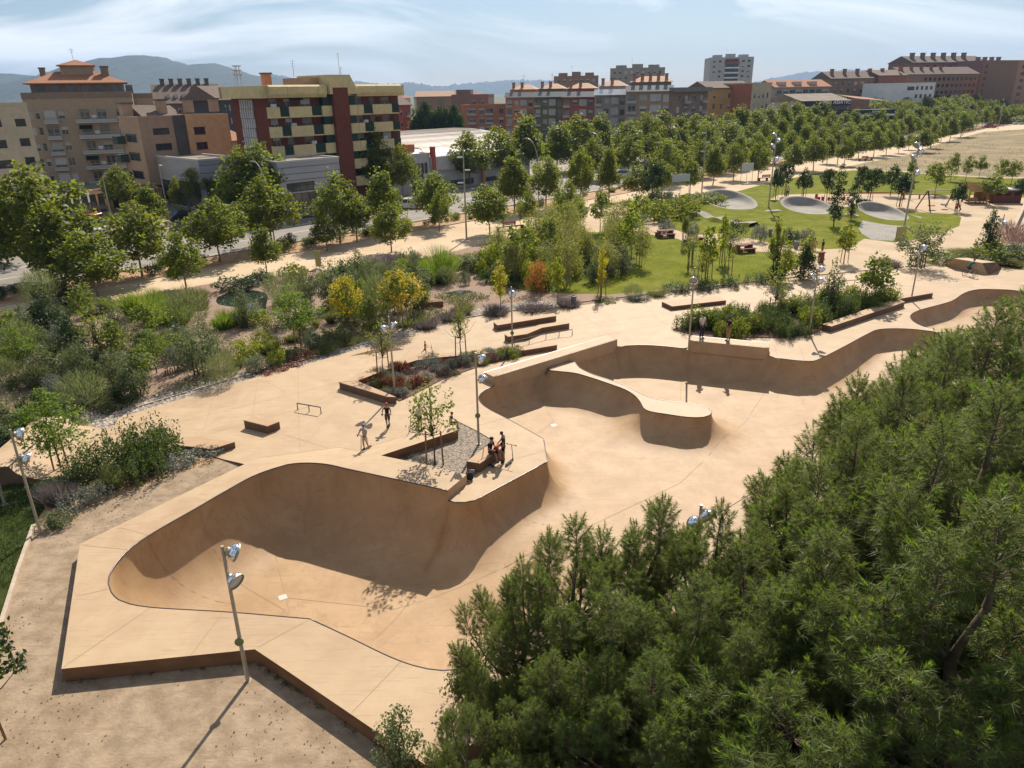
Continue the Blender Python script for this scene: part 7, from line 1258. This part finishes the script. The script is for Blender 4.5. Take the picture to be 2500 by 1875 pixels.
def board(px, py, ty, wd, label, mat, legs=2, rot=0.0, gap=.3, frame=None):
    q = P(px, py, 0); h = HT(px, ty, q); t = thing('notice_board', label, 'sign', q, rot); MB().box(-wd/2, wd/2, -.03, .03, gap, h).build('panel', mat, t)
    for i in range(legs): x = -wd/2 + wd*i/max(1, legs-1); MB().tube([(x, .05, -.1), (x, .05, h)], .035, 6).build('leg', frame or M_pole, t)
board(778,653,612,.55,'narrow yellow green sign on the promenade',M_board,2,AV_ROT-1.0,.1); board(1660,478,425,3.2,'white notice board on tall legs by the promenade',M_wboard,3,AV_ROT-.5,2.2); board(2197,592,552,1.5,'framed yellow green board beside the spotlight pole',M_board,2,.45,.15,M_dkbrown); board(1822,445,398,2.4,'second white board further along the promenade',M_wboard,3,AV_ROT-.5,2.0)
q = P(2003, 640, 0); t = thing('pedestal', 'dark red pedestal fountain beside the two people on the path', 'fountain', q); MB().box(-.22, .22, -.22, .22, -.05, .95).build('column', M_rwood, t); MB().box(-.3, .3, -.3, .3, .95, 1.02).build('basin', M_rwood, t)
# playground
q = P(2290, 510, 0); t = thing('swing_set', 'timber swing set with red basket seat', 'swing', q, .25); L_ = 4.4
for x in (-L_/2, L_/2):
    for s_ in (-1, 1): MB().tube([(x + (.3 if x > 0 else -.3), s_*1.35, -.1), (x, s_*.05, 2.5)], .09, 7).build('leg', M_stake if s_ > 0 else M_dgreen, t)
MB().tube([(-L_/2, 0, 2.5), (L_/2, 0, 2.5)], .06, 7).build('top_bar', M_pole, t)
for x, nm in ((-1.2, 'basket_seat'), (.9, 'swing_seat')):
    sgt = MB().lathe([(.1, 0), (.45, .05), (.5, .16), (.46, .16)], (x, 0, .42), 12).build(nm, M_red2 if x < 0 else M_black, t)
    for s_ in (-1, 1): MB().tube([(x+s_*.35, 0, .52), (x+s_*.2, 0, 2.48)], .012, 4).build('chain', M_pole, sgt)
q = P(2378, 494, 0); t = thing('wooden_playhouse', 'small yellow wooden playhouse with slatted roof', 'playhouse', q, -.15)
for x in (-1.2, 1.2):
    for y in (-1, 1): MB().box(x-.07, x+.07, y-.07, y+.07, -.1, 1.7).build('post', M_wood, t)
MB().box(-1.3, 1.3, -1.1, 1.1, .25, .35).build('floor', M_wood, t); MB().box(.2, 1.25, .95, 1.02, .35, 1.6).build('wall', M_wood, t); MB().box(1.15, 1.24, -1, 1, .35, 1.6).build('wall', M_wood, t); MB().box(-1.25, 0, -1.02, -.95, .35, .8).build('front_rail', M_wood, t)
for s_ in (-1, 1):
    for k in range(7): y0 = s_*(1.45-.2*k); z = 1.65 + .17*k; MB().add([(-1.5, y0, z), (1.5, y0, z), (1.5, y0-s_*.22, z+.17), (-1.5, y0-s_*.22, z+.17), (-1.5, y0, z+.03), (1.5, y0, z+.03), (1.5, y0-s_*.22, z+.2), (-1.5, y0-s_*.22, z+.2)], [(0, 1, 2, 3), (7, 6, 5, 4), (0, 4, 5, 1), (2, 6, 7, 3)]).build('roof_slat', M_wood, t)
t = thing('rope_bridge', 'low timber bridge right of the playhouse', 'play bridge', P(2408,494,0), -.1); MB().box(-1.8, 1.8, -.4, .4, .2, .28).build('deck', M_stake, t)
for x in (-1.7, -.6, .6, 1.7): MB().box(x-.06, x+.06, -.45, -.35, -.1, 1.0).build('post', M_stake, t)
t = thing('kiosk_box', 'dark kiosk box with pale flat roof at the playground edge', 'kiosk', P(2449,493,0), -.1); MB().box(-1.9, 1.9, -.9, .9, -.1, 1.75).build('body', M_rwood, t); MB().box(-2.1, 2.1, -1.1, 1.1, 1.75, 1.92).build('roof', M_wboard, t)
for x in (-1.2, 0, 1.2): MB().box(x-.35, x+.35, -.94, -.9, 1.0, 1.5).build('hatch', M_ppl, t)
t = thing('tree_trunk_beam', 'low balance beam beside the swing', 'balance beam', P(2244,484,0), -.05); MB().box(-2.5, 2.5, -.12, .12, .5, .62).build('beam', M_stake, t)
for x in (-2.3, 0, 2.3): MB().box(x-.08, x+.08, -.1, .1, -.1, .5).build('leg', M_stake, t)
t = thing('long_log_rail', 'long red rail behind the stepping posts', 'rail', P(2125,478,0), .02); MB().tube([(-5, 0, .5), (5, 0, .5)], .08, 6).build('beam', M_red2, t); [MB().box(x-.08, x+.08, -.08, .08, -.1, .8).build('post', M_red2, t) for x in (-5, 5)]
for i, (x, h_) in enumerate(((1992,.9),(1999,.45),(2008,.5),(2023,.4),(2033,.5),(2060,.5),(2070,.45),(2092,.4),(2098,.5),(2104,.4),(2112,.45))):
    q = P(x, 488 if x < 2085 else 494, 0); o = MB().lathe([(.2, -.1), (.2, h_-.03), (.17, h_)], (0, 0, 0), 9).build('play_post', M_red2 if i < 7 else M_ppl); o.location = q; tag(o, f'{"dark red" if i < 7 else "black"} stepping post on the playground sand, {ordinal(i+1)} from left', 'play post', 'stepping posts')
# pump track: asphalt berms and rollers
M_asph = MAT('pale asphalt', (0.31, 0.28, 0.24), (0.26, 0.235, 0.20), scale=.6, rough=.85, spec=.15, stain=(0.21, 0.19, 0.16), stain_scale=.3)
def berm(cx, cy, wpx, hpx, hgt, label, mat=M_asph, a0=0, skew=0):
    c = P(cx, cy, 0); e = P(cx+wpx/2, cy, 0); f = P(cx, cy-hpx/2, 0); rx, ry = (e-c).length, abs(f.y-c.y); V, nA, prof = [], 48, [(0, 0), (.5, 0), (.68, .03), (.80, .2), (.90, .55), (.97, .9), (1.0, 1.0), (1.10, 1.0), (1.30, .6), (1.6, .15), (1.8, -.08)]
    for k in range(nA):
        a = 2*PI*k/nA; s_ = max(.04, (math.sin(a - a0)*.5+.5)**1.1); hh = hgt*(.16 + .84*s_**1.3)
        for rr, z in prof: V.append((math.cos(a)*rx*rr, math.sin(a)*ry*rr, z*hh + .02))
    n = len(prof); Fq = [(k*n+i, k*n+i+1, ((k+1) % nA)*n+i+1, ((k+1) % nA)*n+i) for k in range(nA) for i in range(n-1)]
    t = thing('pump_track_berm', label, 'pump track', (c.x, c.y, -.04)); inn = [f_ for j, f_ in enumerate(Fq) if (j % (n-1)) < 7]; outr = [f_ for j, f_ in enumerate(Fq) if (j % (n-1)) >= 7]
    obj('track_surface', mesh_np('track_surface', V, inn, mat, True), t); obj('grass_bank', mesh_np('grass_bank', V, outr, M_lawn, True), t)
berm(1780,499,112,28,1.45,'leftmost asphalt berm of the pump track',a0=0); berm(1970,513,112,24,1.3,'middle asphalt berm of the pump track'); berm(2152,527,92,26,1.25,'right asphalt berm of the pump track')
def track(pxs, wd, label, amp):
    pl = []
    w = [PXY(a, b, 0) for a, b in pxs]; pl = [tuple(v) for v in crom(w, .4)]; s_ = 0; zs = []
    for i, p in enumerate(pl): s_ += math.dist(p, pl[i-1]) if i else 0; zs.append(.05 + amp*(.5-.5*math.cos(s_*1.25)))
    V = []
    for i, p in enumerate(pl):
        a, b = pl[max(0, i-1)], pl[min(len(pl)-1, i+1)]; dx, dy = b[0]-a[0], b[1]-a[1]; l = math.hypot(dx, dy)+1e-9
        for o_, dz in ((-1.8, -1), (-1, 0), (0, 0), (1, 0), (1.8, -1)): V.append((p[0]-dy/l*wd/2*o_, p[1]+dx/l*wd/2*o_, zs[i] if dz == 0 else -.08))
    n = len(pl); t = struct(obj('pump_track_path', mesh_np('pump_track_path', V, [(i*5+j, i*5+j+1, (i+1)*5+j+1, (i+1)*5+j) for i in range(n-1) for j in (1, 2)], M_asph, True))); obj('grass_bank', mesh_np('grass_bank', V, [(i*5+j, i*5+j+1, (i+1)*5+j+1, (i+1)*5+j) for i in range(n-1) for j in (0, 3)], M_lawn, True), t)
track([(1635,505),(1668,498),(1690,496)], 1.6, '', .4); track([(1672,520),(1720,528),(1755,538),(1790,545),(1840,552)], 1.5, '', .4); track([(1860,515),(1900,517),(1930,514)], 1.4, '', .2); track([(2040,522),(2075,528),(2100,530)], 1.4, '', .25); 
MB().prism([PXY(a, b, 0) for a, b in ((2096,556),(2110,530),(2190,518),(2251,529),(2236,544),(2206,560),(2180,587),(2130,585),(2104,570))], -.06, -.03).build('asphalt_apron', M_asph)['kind'] = 'structure'
# stepping slabs, wooden edging, low retaining blocks
k = struct(obj('stepping_path', None))
for i in range(9): q = P(775+i*6, 678+i*4.6, 0); MB().box(q.x-.55, q.x+.55, q.y-.2, q.y+.2, -.06, .0, rz=-.5, c=(q.x, q.y)).build('slab', M_kerb, k)
for j, (a, c_) in enumerate((((645,848),(700,836)),((405,915),(450,902)))):
    A, Bq = P(*a, 0), P(*c_, 0); n = int((Bq-A).length/.14); t = thing('timber_edging', ['low picket edging by the bright round shrub', 'low picket edging by the pale spiky tree'][j], 'edging', A)
    for i in range(n): q = A.lerp(Bq, i/n); MB().tube([(q.x, q.y, -.1), (q.x, q.y, .28+.05*math.sin(i*2.1))], .04, 5).build('picket', M_stake, t, world=True)
q = P(1515, 545, 0); t = thing('promenade_steps', 'low terracotta retaining steps by the promenade', 'steps', q, AV_ROT-.2)
for i in range(2): MB().box(-2.6+i*1.4, 2.4-i*.5, -1.4+i*1.6, -.7+i*1.6, -.05, .35+.1*i).build('step', M_rwood, t)
# low wall at the far right
t = thing('low_concrete_wall', 'low pale concrete wall at the right picture edge', 'wall', P(2490,540,0)); A, Bq = P(2475,568,0), P(2512,490,0); n_ = Vector((-(Bq-A).y, (Bq-A).x)).normalized()*.35; MB().prism([A[:2], Bq[:2], (Bq.x+n_.x, Bq.y+n_.y), (A.x+n_.x, A.y+n_.y)], -.1, .55).build('wall', M_kerb, t, world=True)
# rising dry mound
V = []; pc = P(2420, 360, 0); rr = np.random.default_rng(4)
for i in range(25):
    for j in range(17): x, y = -55+110*i/24, -32+64*j/16; V.append((pc.x+40 + x*.72 + y*.69, pc.y+30 + x*.69 - y*.72, max(-.3, 3.2*math.exp(-(x/30)**2-(y/16)**2) + rr.normal(0, .12) - .5)))
struct(obj('dry_mound', mesh_np('dry_mound', V, [(i*17+j, i*17+j+1, (i+1)*17+j+1, (i+1)*17+j) for i in range(24) for j in range(16)], M_dry, True)))
# pebbles along the plaza edge
r = np.random.default_rng(9); pv, pf = [], []; gpoly = np.array(regions[3][1]); lo, hi = gpoly.min(0), gpoly.max(0)
X_ = r.uniform(lo[0], hi[0], 60000); Y_ = r.uniform(lo[1], hi[1], 60000); k = inpoly(X_, Y_, gpoly) & (Y_ < 62); X_, Y_ = X_[k][:6000], Y_[k][:6000]
oc = np.array([(1, 0, 0), (0, 1, 0), (-1, 0, 0), (0, -1, 0), (0, 0, .7)]); s_ = r.uniform(.03, .09, len(X_)); V = np.column_stack([X_, Y_, np.full(len(X_), -.045)])[:, None] + oc[None]*s_[:, None, None]*r.uniform(.7, 1.3, (len(X_), 5, 1))
Fq = (np.arange(len(X_))[:, None, None]*5 + np.array([(0, 1, 4), (1, 2, 4), (2, 3, 4), (3, 0, 4)])[None]).reshape(-1, 3); o = obj('pebbles', mesh_np('pebbles', V.reshape(-1, 3), Fq, MAT('river pebbles', (0.40, 0.34, 0.28), rough=.9, isl=.5))); tag(o, 'loose grey pebbles in the strip along the plaza', 'pebbles', kind='stuff')

# small things: bins, bags, traffic lights, hedge
def bin_(px, py, label, i):
    o = MB().lathe([(.2, -.05), (.23, .7), (.25, .72), (.25, .78), (.18, .80), (.17, .6)], (0, 0, 0), 12).build('litter_bin', M_zinc); o.location = P(px, py, 0); return tag(o, label, 'bin', 'park litter bins')
bin_(1880, 575, 'grey litter bin beside the slender tree', 0); bin_(1943, 606, 'grey litter bin beside the people on the path', 1); bin_(1400, 745, 'grey litter bin at the plaza edge by the lavender', 2); bin_(2258, 356, 'small litter bin at the end of the promenade', 3); bin_(1010, 655, 'grey litter bin on the promenade', 4)
t = thing('backpack', 'dark backpack leaning on the end of the bench', 'bag', P(1148, 1172, 0), .4); MB().ball((0, 0, .2), .18, 10, 7, (1, .7, 1.15)).build('bag_body', CLB if 'CLB' in globals() else M_black, t, True); MB().ball((0, -.12, .14), .1, 8, 5, (1, .5, .9)).build('front_pocket', M_black, t, True); MB().tube([(-.08, .1, .3), (-.1, .16, .2), (-.08, .1, .08)], .015, 4).build('strap', M_black, t)
for i, (px, py) in enumerate(((2438, 268), (2470, 262), (2500, 258))):
    q = PD(px, py, 330); bush('green', q.x, q.y, 14, 3.0, f'long clipped hedge at the far right junction, {ordinal(i+1)} from left', 'far hedges', 'hedge', 'hedge')
# ================================================================ people, scooters and the bicycle
M_skin = MAT('skin', (0.36, 0.19, 0.12), rough=.6); M_skin2 = MAT('tanned skin', (0.26, 0.13, 0.075), rough=.6)
def cloth(n, c): return MAT('cloth ' + n, c, tuple(x*.85 for x in c), scale=8, rough=.9, bump=.1)
CL = dict(white=cloth('white', (.62, .60, .57)), grey=cloth('grey', (.36, .33, .29)), black=cloth('black', (.014, .013, .013)), red=cloth('red', (.45, .025, .015)), blue=cloth('blue', (.015, .04, .2)), khaki=cloth('khaki', (.34, .22, .08)), cream=cloth('cream', (.52, .42, .33)), green=cloth('green', (.01, .14, .10)), dark=cloth('dark', (.03, .032, .04)), pink=cloth('pink', (.55, .22, .17)), navy=cloth('navy', (.02, .025, .05)))
M_hair = MAT('dark hair', (.018, .012, .009), rough=.6); M_helm = MAT('red helmet', (.5, .02, .01), rough=.3); M_helmb = MAT('blue white helmet', (.10, .14, .28), rough=.3); M_shoe = MAT('dark shoe', (.025, .022, .02), rough=.7); M_sock = MAT('white pad', (.6, .58, .55), rough=.8)
def skin_mesh(name, pts, edges, rad, mat, root, levels=1, loc=None):
    me = bpy.data.meshes.new(name); me.from_pydata(pts, edges, []); me.update(); o = obj(name, me, root); me.materials.append(mat)
    m = o.modifiers.new('skin', 'SKIN'); m.use_smooth_shade = True
    for i, r_ in enumerate(rad): sv = me.skin_vertices[0].data[i]; sv.radius = (r_, r_) if not hasattr(r_, '__len__') else r_; sv.use_root = (i == 0)
    s = o.modifiers.new('subsurf', 'SUBSURF'); s.levels = levels; s.render_levels = levels; return o
def lerp(a, b, t): return tuple(a[i] + (b[i]-a[i])*t for i in range(3))
STAND = dict(pelvis=(0, 0, .52), waist=(0, 0, .62), chest=(0, .0, .74), neck=(0, .005, .835), head=(0, .02, .885), crown=(0, .015, .955), sh=(.105, 0, .80), el=(.135, -.01, .635), wr=(.145, .05, .50), hip=(.052, 0, .50), kn=(.058, .015, .275), an=(.06, -.01, .045), toe=(.065, .09, .02))
def person(label, pos, rot, h, top, bottom, long=False, sleeves=True, pose=None, hair=None, helmet=None, skin=None, name='person', cat='person', z=0.0, shoes=None, pads=False, one=None):
    t = thing(name, label, cat, (pos[0], pos[1], z), rot); J = {}
    for k, v in STAND.items():
        if k in ('sh', 'el', 'wr', 'hip', 'kn', 'an', 'toe'): J[k+'R'] = v; J[k+'L'] = (-v[0], v[1], v[2])
        else: J[k] = v
    if pose: J.update(pose)
    J = {k: tuple(c*h for c in v) for k, v in J.items()}; sk = skin or M_skin
    order = ['pelvis', 'waist', 'chest', 'neck', 'head', 'crown']; pts = [J[k] for k in order]; rad = [(.068*h, .052*h), (.058*h, .046*h), (.074*h, .052*h), .026*h, .040*h, .034*h]; ed = [(0, 1), (1, 2), (2, 3), (3, 4), (4, 5)]
    def chain(par, ks, rs):
        p = par
        for k, r_ in zip(ks, rs): pts.append(J[k] if isinstance(k, str) else k); rad.append(r_); ed.append((p, len(pts)-1)); p = len(pts)-1
        return p
    for s in 'RL':
        w_ = chain(2, ['sh'+s, 'el'+s, 'wr'+s], [.030*h, .024*h, .016*h]); d = np.array(J['wr'+s]) - np.array(J['el'+s]); d /= np.linalg.norm(d); pa = tuple(np.array(J['wr'+s]) + d*.035*h); pi = chain(w_, [pa], [.016*h]); side = np.cross(d, [0, 1, .2]); side /= np.linalg.norm(side)+1e-6; cu = np.cross(d, side)
        for fi in range(4):
            b0 = np.array(pa) + side*(fi-1.5)*.011*h; l = (.036, .044, .042, .034)[fi]*h; chain(pi, [tuple(b0 + d*l*.55), tuple(b0 + d*l*.85 + cu*l*.4)], [.0055*h, .0045*h])
        chain(w_, [tuple(np.array(J['wr'+s]) + side*.02*h + d*.02*h), tuple(np.array(J['wr'+s]) + side*.03*h + d*.042*h)], [.007*h, .005*h])
        chain(0, ['hip'+s, 'kn'+s, 'an'+s], [.046*h, .032*h, .021*h])
    skin_mesh('body', pts, ed, rad, sk, t)
    # clothes
    e = 1.14; p2 = [J['pelvis'], J['waist'], J['chest'], lerp(J['chest'], J['neck'], .55)]; r2 = [(.074*h*e, .058*h*e), (.064*h*e, .052*h*e), (.080*h*e, .058*h*e), .04*h]; e2 = [(0, 1), (1, 2), (2, 3)]
    for s in 'RL':
        b = len(p2); p2.append(J['sh'+s]); r2.append(.039*h); e2.append((2, b))
        if sleeves: p2.append(lerp(J['sh'+s], J['el'+s], .72)); r2.append(.036*h); e2.append((b, b+1))
    skin_mesh('shirt', p2, e2, r2, top, t)
    p3, r3, e3 = [lerp(J['pelvis'], J['waist'], .3)], [(.073*h, .056*h)], []
    for s in 'RL':
        b = len(p3); p3 += [J['hip'+s], lerp(J['hip'+s], J['kn'+s], .55 if not long else .5), lerp(J['hip'+s], J['kn'+s], .9) if not long else J['kn'+s]]; r3 += [.056*h, .048*h, .043*h if not long else .041*h]; e3 += [(0, b), (b, b+1), (b+1, b+2)]
        if long: p3.append(lerp(J['kn'+s], J['an'+s], .9)); r3.append(.036*h); e3.append((b+2, b+3))
    skin_mesh('trousers' if long else 'shorts', p3, e3, r3, bottom, t)
    for s in 'RL':
        a_, to = np.array(J['an'+s]), np.array(J['toe'+s]); heel = a_ + (a_-to)*.25 + np.array([0, 0, -.012*h]); heel[2] = min(heel[2], to[2]+.03*h); skin_mesh('shoe', [tuple(heel), tuple(heel*.45+to*.55), tuple(to)], [(0, 1), (1, 2)], [.027*h, .029*h, .022*h], shoes or M_shoe, t)
        if pads: skin_mesh('pad', [lerp(J['kn'+s], J['an'+s], .3), lerp(J['kn'+s], J['an'+s], .85)], [(0, 1)], [.028*h, .024*h], M_sock, t)
    hd, cr = np.array(J['head']), np.array(J['crown']); up = (cr-hd)/np.linalg.norm(cr-hd); fw = np.array(J.get('face', (0, 1, -.05))); fw = fw - up*fw.dot(up); fw /= np.linalg.norm(fw); sd_ = np.cross(fw, up); c = hd*.45 + cr*.55
    if helmet: MB().lathe([(.060*h, -.006*h), (.062*h, .012*h), (.054*h, .038*h), (.034*h, .056*h), (.001, .062*h)], tuple(c + up*.004*h - fw*.006*h), 12, tuple(up)).build('helmet', helmet, t, True)
    else: MB().lathe([(.046*h, -.03*h), (.049*h, .0), (.044*h, .026*h), (.026*h, .043*h), (.001, .048*h)], tuple(c - fw*.010*h + up*.006*h), 12, tuple(up*1.0 - fw*.35)).build('hair', hair or M_hair, t, True)
    f0 = c - up*.022*h
    for s in (-1, 1): MB().ball(tuple(f0 + fw*.037*h + sd_*s*.016*h + up*.006*h), .0055*h, 6, 4).build('eye', M_hair, t); MB().ball(tuple(f0 + sd_*s*.041*h - up*.004*h), .010*h, 6, 4).build('ear', sk, t)
    MB().ball(tuple(f0 + fw*.044*h - up*.008*h), .008*h, 6, 4).build('nose', sk, t); MB().ball(tuple(f0 + fw*.037*h - up*.024*h), .009*h, 6, 4, (1, 1, .4)).build('mouth', M_terra, t); return t
def scooter(label, pos, rot, lay=False, hbar=.86, col=None):
    t = thing('kick_scooter', label, 'scooter', (pos[0], pos[1], 0), rot, 'kick scooters'); m = col or M_steel; MB().box(-.055, .055, -.36, .2, .07, .095).build('deck', M_black, t); MB().tube([(0, .2, .085), (0, .3, .16), (0, .26, .34)], .02, 6).build('neck', m, t)
    MB().tube([(0, .3, .12), (0, .2, hbar)], .017, 7).build('stem', m, t); MB().tube([(-.26, .2, hbar), (.26, .2, hbar)], .015, 6).build('handlebar', m, t)
    for x in (-.22, .22): MB().tube([(x-.05, .2, hbar), (x+.05, .2, hbar)], .021, 6).build('grip', M_black, t)
    for y in (-.38, .32): w_ = MB().lathe([(.055, -.013), (.055, .013)], (0, y, .055), 12, (1, 0, 0)).build('wheel', M_sock if y > 0 else M_black, t); MB().lathe([(.025, -.016), (.025, .016)], (0, y, .055), 8, (1, 0, 0)).build('hub', M_pole, w_)
    return t
ride = dict(elR=(.15, .06, .665), elL=(-.15, .06, .665), wrR=(.135, .155, .60), wrL=(-.135, .155, .60), hipR=(.05, 0, .5), knR=(.035, .05, .275), anR=(.02, .04, .09), toeR=(.02, .13, .07), knL=(-.06, -.02, .28), anL=(-.10, -.08, .045), toeL=(-.11, .01, .02))
# facing: rot turns +Y; PI faces the camera
b = P(893, 1098, .02); person('child in grey tee, cream shorts and blue helmet pushing a scooter', b, PI-.55, 1.42, CL['grey'], CL['cream'], pose=ride, helmet=M_helmb); d = Vector((-math.sin(PI-.55), math.cos(PI-.55), 0)); scooter('scooter of the child in the blue helmet', b + d*.02, PI-.55)
b = P(948, 1045, 0); person('child in black vest and red helmet riding a scooter', b, PI-.05, 1.45, CL['black'], CL['dark'], sleeves=False, pose=dict(ride, anL=(-.02, -.1, .1), toeL=(-.02, -.01, .08), knL=(-.05, .02, .285)), helmet=M_helm, pads=True); scooter('scooter of the child in the red helmet', b, PI-.05)
b = P(1026, 1052, .05); person('child in white tee and black shorts standing behind the young tree', b, PI+.9, 1.5, CL['white'], CL['black'], pose=dict(elL=(-.17, .06, .64), wrL=(-.2, .14, .52)), z=.1); scooter('scooter held by the child behind the young tree', (b.x-.25, b.y+.02), 1.2)
sit = dict(pelvis=(0, 0, .06), waist=(0, .005, .16), chest=(0, .03, .28), neck=(0, .05, .375), head=(0, .07, .42), crown=(0, .075, .49), shR=(.105, .03, .34), shL=(-.105, .03, .34), elR=(.14, .06, .19), elL=(-.14, .06, .19), wrR=(.09, .17, .17), wrL=(-.09, .17, .17), hipR=(.055, .02, .06), hipL=(-.055, .02, .06), knR=(.07, .24, .06), knL=(-.07, .24, .06), anR=(.07, .26, -.17), anL=(-.07, .26, -.17), toeR=(.07, .33, -.2), toeL=(-.07, .33, -.2))
b = P(1100, 1036, .48); person('child in blue tee sitting on the planter wall end', b, -PI/2-.1, 1.4, CL['blue'], CL['navy'], pose=sit, z=.46)
b = P(1196, 1106, .48); person('youth in black tee and cap sitting on the concrete bench', b, -PI/2-.5, 1.65, CL['black'], CL['dark'], pose=sit, z=.47, helmet=M_hair)
b = P(1208, 1104, .48); person('child in red tee leaning forward on the bench', b, -PI/2-.55, 1.45, CL['red'], CL['black'], pose=dict(sit, chest=(0, .12, .24), neck=(0, .2, .30), head=(0, .24, .33), crown=(0, .29, .38), shR=(.1, .14, .28), shL=(-.1, .14, .28), elR=(.12, .24, .18), elL=(-.12, .24, .18), wrR=(.06, .32, .12), wrL=(-.06, .32, .12)), z=.47)
b = P(1230, 1128, 0); person('standing youth in dark clothes holding a scooter by the bench', b, PI/2-.1, 1.62, CL['dark'], CL['black'], pose=dict(elR=(.13, .08, .65), wrR=(.1, .16, .56), head=(0, .05, .88), crown=(0, .06, .945)), skin=M_skin2); scooter('scooter of the standing youth by the bench', (b.x+.28, b.y-.12), -.5); scooter('scooter propped against the concrete bench', P(1190,1136,0), .9)
b = P(1039, 868, 0); person('small child in red running with a scooter on the plaza', b, -PI/2, 1.02, CL['red'], CL['red'], pose=dict(ride, knL=(-.06, -.12, .3), anL=(-.08, -.26, .2), toeL=(-.08, -.3, .13)), z=.0); scooter('small scooter of the child in red', (b.x+.2, b.y), -PI/2, hbar=.62)
b = P(1712, 827, .5); person('person in white tee and dark trousers standing on the rim block', b, PI+.5, 1.78, CL['white'], CL['navy'], long=True, z=.5, pose=dict(wrR=(.09, .09, .55), wrL=(-.09, .09, .55), elR=(.14, .0, .64), elL=(-.14, 0, .64)))
b = P(1777, 833, .5); person('person in black tee and khaki trousers standing on the rim block', b, PI/2+.4, 1.74, CL['black'], CL['khaki'], long=True, z=.5, skin=M_skin2, pose=dict(elR=(.13, .06, .65), wrR=(.06, .13, .58), elL=(-.13, .06, .65), wrL=(-.06, .13, .58)))
b = P(1986, 619, 0); person('person in pink standing on the sandy path', b, PI, 1.68, CL['pink'], CL['pink'], sleeves=False); b = P(2006, 624, 0); person('person in black top beside the pedestal', b, PI/2, 1.72, CL['black'], CL['red'])
b = P(1922, 481, 0); person('person in white walking on the far lawn', b, -.4, 1.72, CL['white'], CL['dark'], long=True); b = P(1524, 540, .35); person('person in grey sitting on the promenade steps', b, PI, 1.7, CL['white'], CL['dark'], pose=sit, z=.40)
b = P(465, 527, 0); person('pedestrian in dark clothes beside the black car', b, -.6, 1.74, CL['dark'], CL['black'], long=True); b = P(2333, 521, 0); person('person in dark top by the staked tree at the swing', b, PI, 1.68, CL['red'], CL['dark']); b = P(2221, 487, 0); person('person in black by the spotlight pole', b, PI/2, 1.7, CL['black'], CL['dark'], long=True)
# bicycle and rider
b = P(2366, 673, 0); br = -PI/2 + .12
t = thing('bmx_bicycle', 'small dark bicycle ridden at the far right of the plaza', 'bicycle', (b.x, b.y, 0), br)
for y in (-.48, .48): w_ = MB().tube([(0, y + .25*math.cos(2*PI*k/20), .26 + .25*math.sin(2*PI*k/20)) for k in range(21)], .022, 5, False).build('wheel', M_black, t); sp = MB(); [sp.tube([(0, y, .26), (0, y + .24*math.cos(2*PI*k/9), .26 + .24*math.sin(2*PI*k/9))], .004, 3, False) for k in range(9)]; sp.build('spokes', M_pole, w_)
MB().tube([(0, -.48, .26), (0, -.08, .28), (0, .30, .56), (0, -.2, .60), (0, -.08, .28)], .02, 6).tube([(0, -.48, .26), (0, -.2, .58)], .014, 5).build('frame', M_steel, t); MB().tube([(0, .48, .26), (0, .30, .58), (0, .26, .72)], .018, 6).build('fork', M_steel, t); MB().tube([(-.32, .24, .92), (-.16, .26, .9), (-.1, .27, .72), (.1, .27, .72), (.16, .26, .9), (.32, .24, .92)], .014, 6).build('handlebar', M_steel, t); MB().box(-.06, .06, -.32, -.08, .63, .68).build('saddle', M_black, t); MB().lathe([(.08, -.01), (.08, .01)], (.03, -.08, .28), 12, (1, 0, 0)).build('chainring', M_pole, t)
for s in (-1, 1): MB().box(min(s*.06, s*.16), max(s*.06, s*.16), -.12 + s*.14, -.04 + s*.14, .27, .30).build('pedal', M_black, t)
person('rider in green tee and black helmet on the small bicycle', b, br, 1.68, CL['green'], CL['navy'], helmet=M_hair, pose=dict(pelvis=(0, -.12, .47), waist=(0, -.09, .56), chest=(0, .02, .68), neck=(0, .08, .76), head=(0, .12, .80), crown=(0, .13, .865), shR=(.105, .04, .73), shL=(-.105, .04, .73), elR=(.17, .10, .62), elL=(-.17, .10, .62), wrR=(.17, .15, .555), wrL=(-.17, .15, .555), hipR=(.05, -.11, .46), hipL=(-.05, -.11, .46), knR=(.07, .06, .38), knL=(-.07, .0, .32), anR=(.065, .03, .21), anL=(-.065, -.13, .18), toeR=(.065, .11, .19), toeL=(-.065, -.05, .16)))
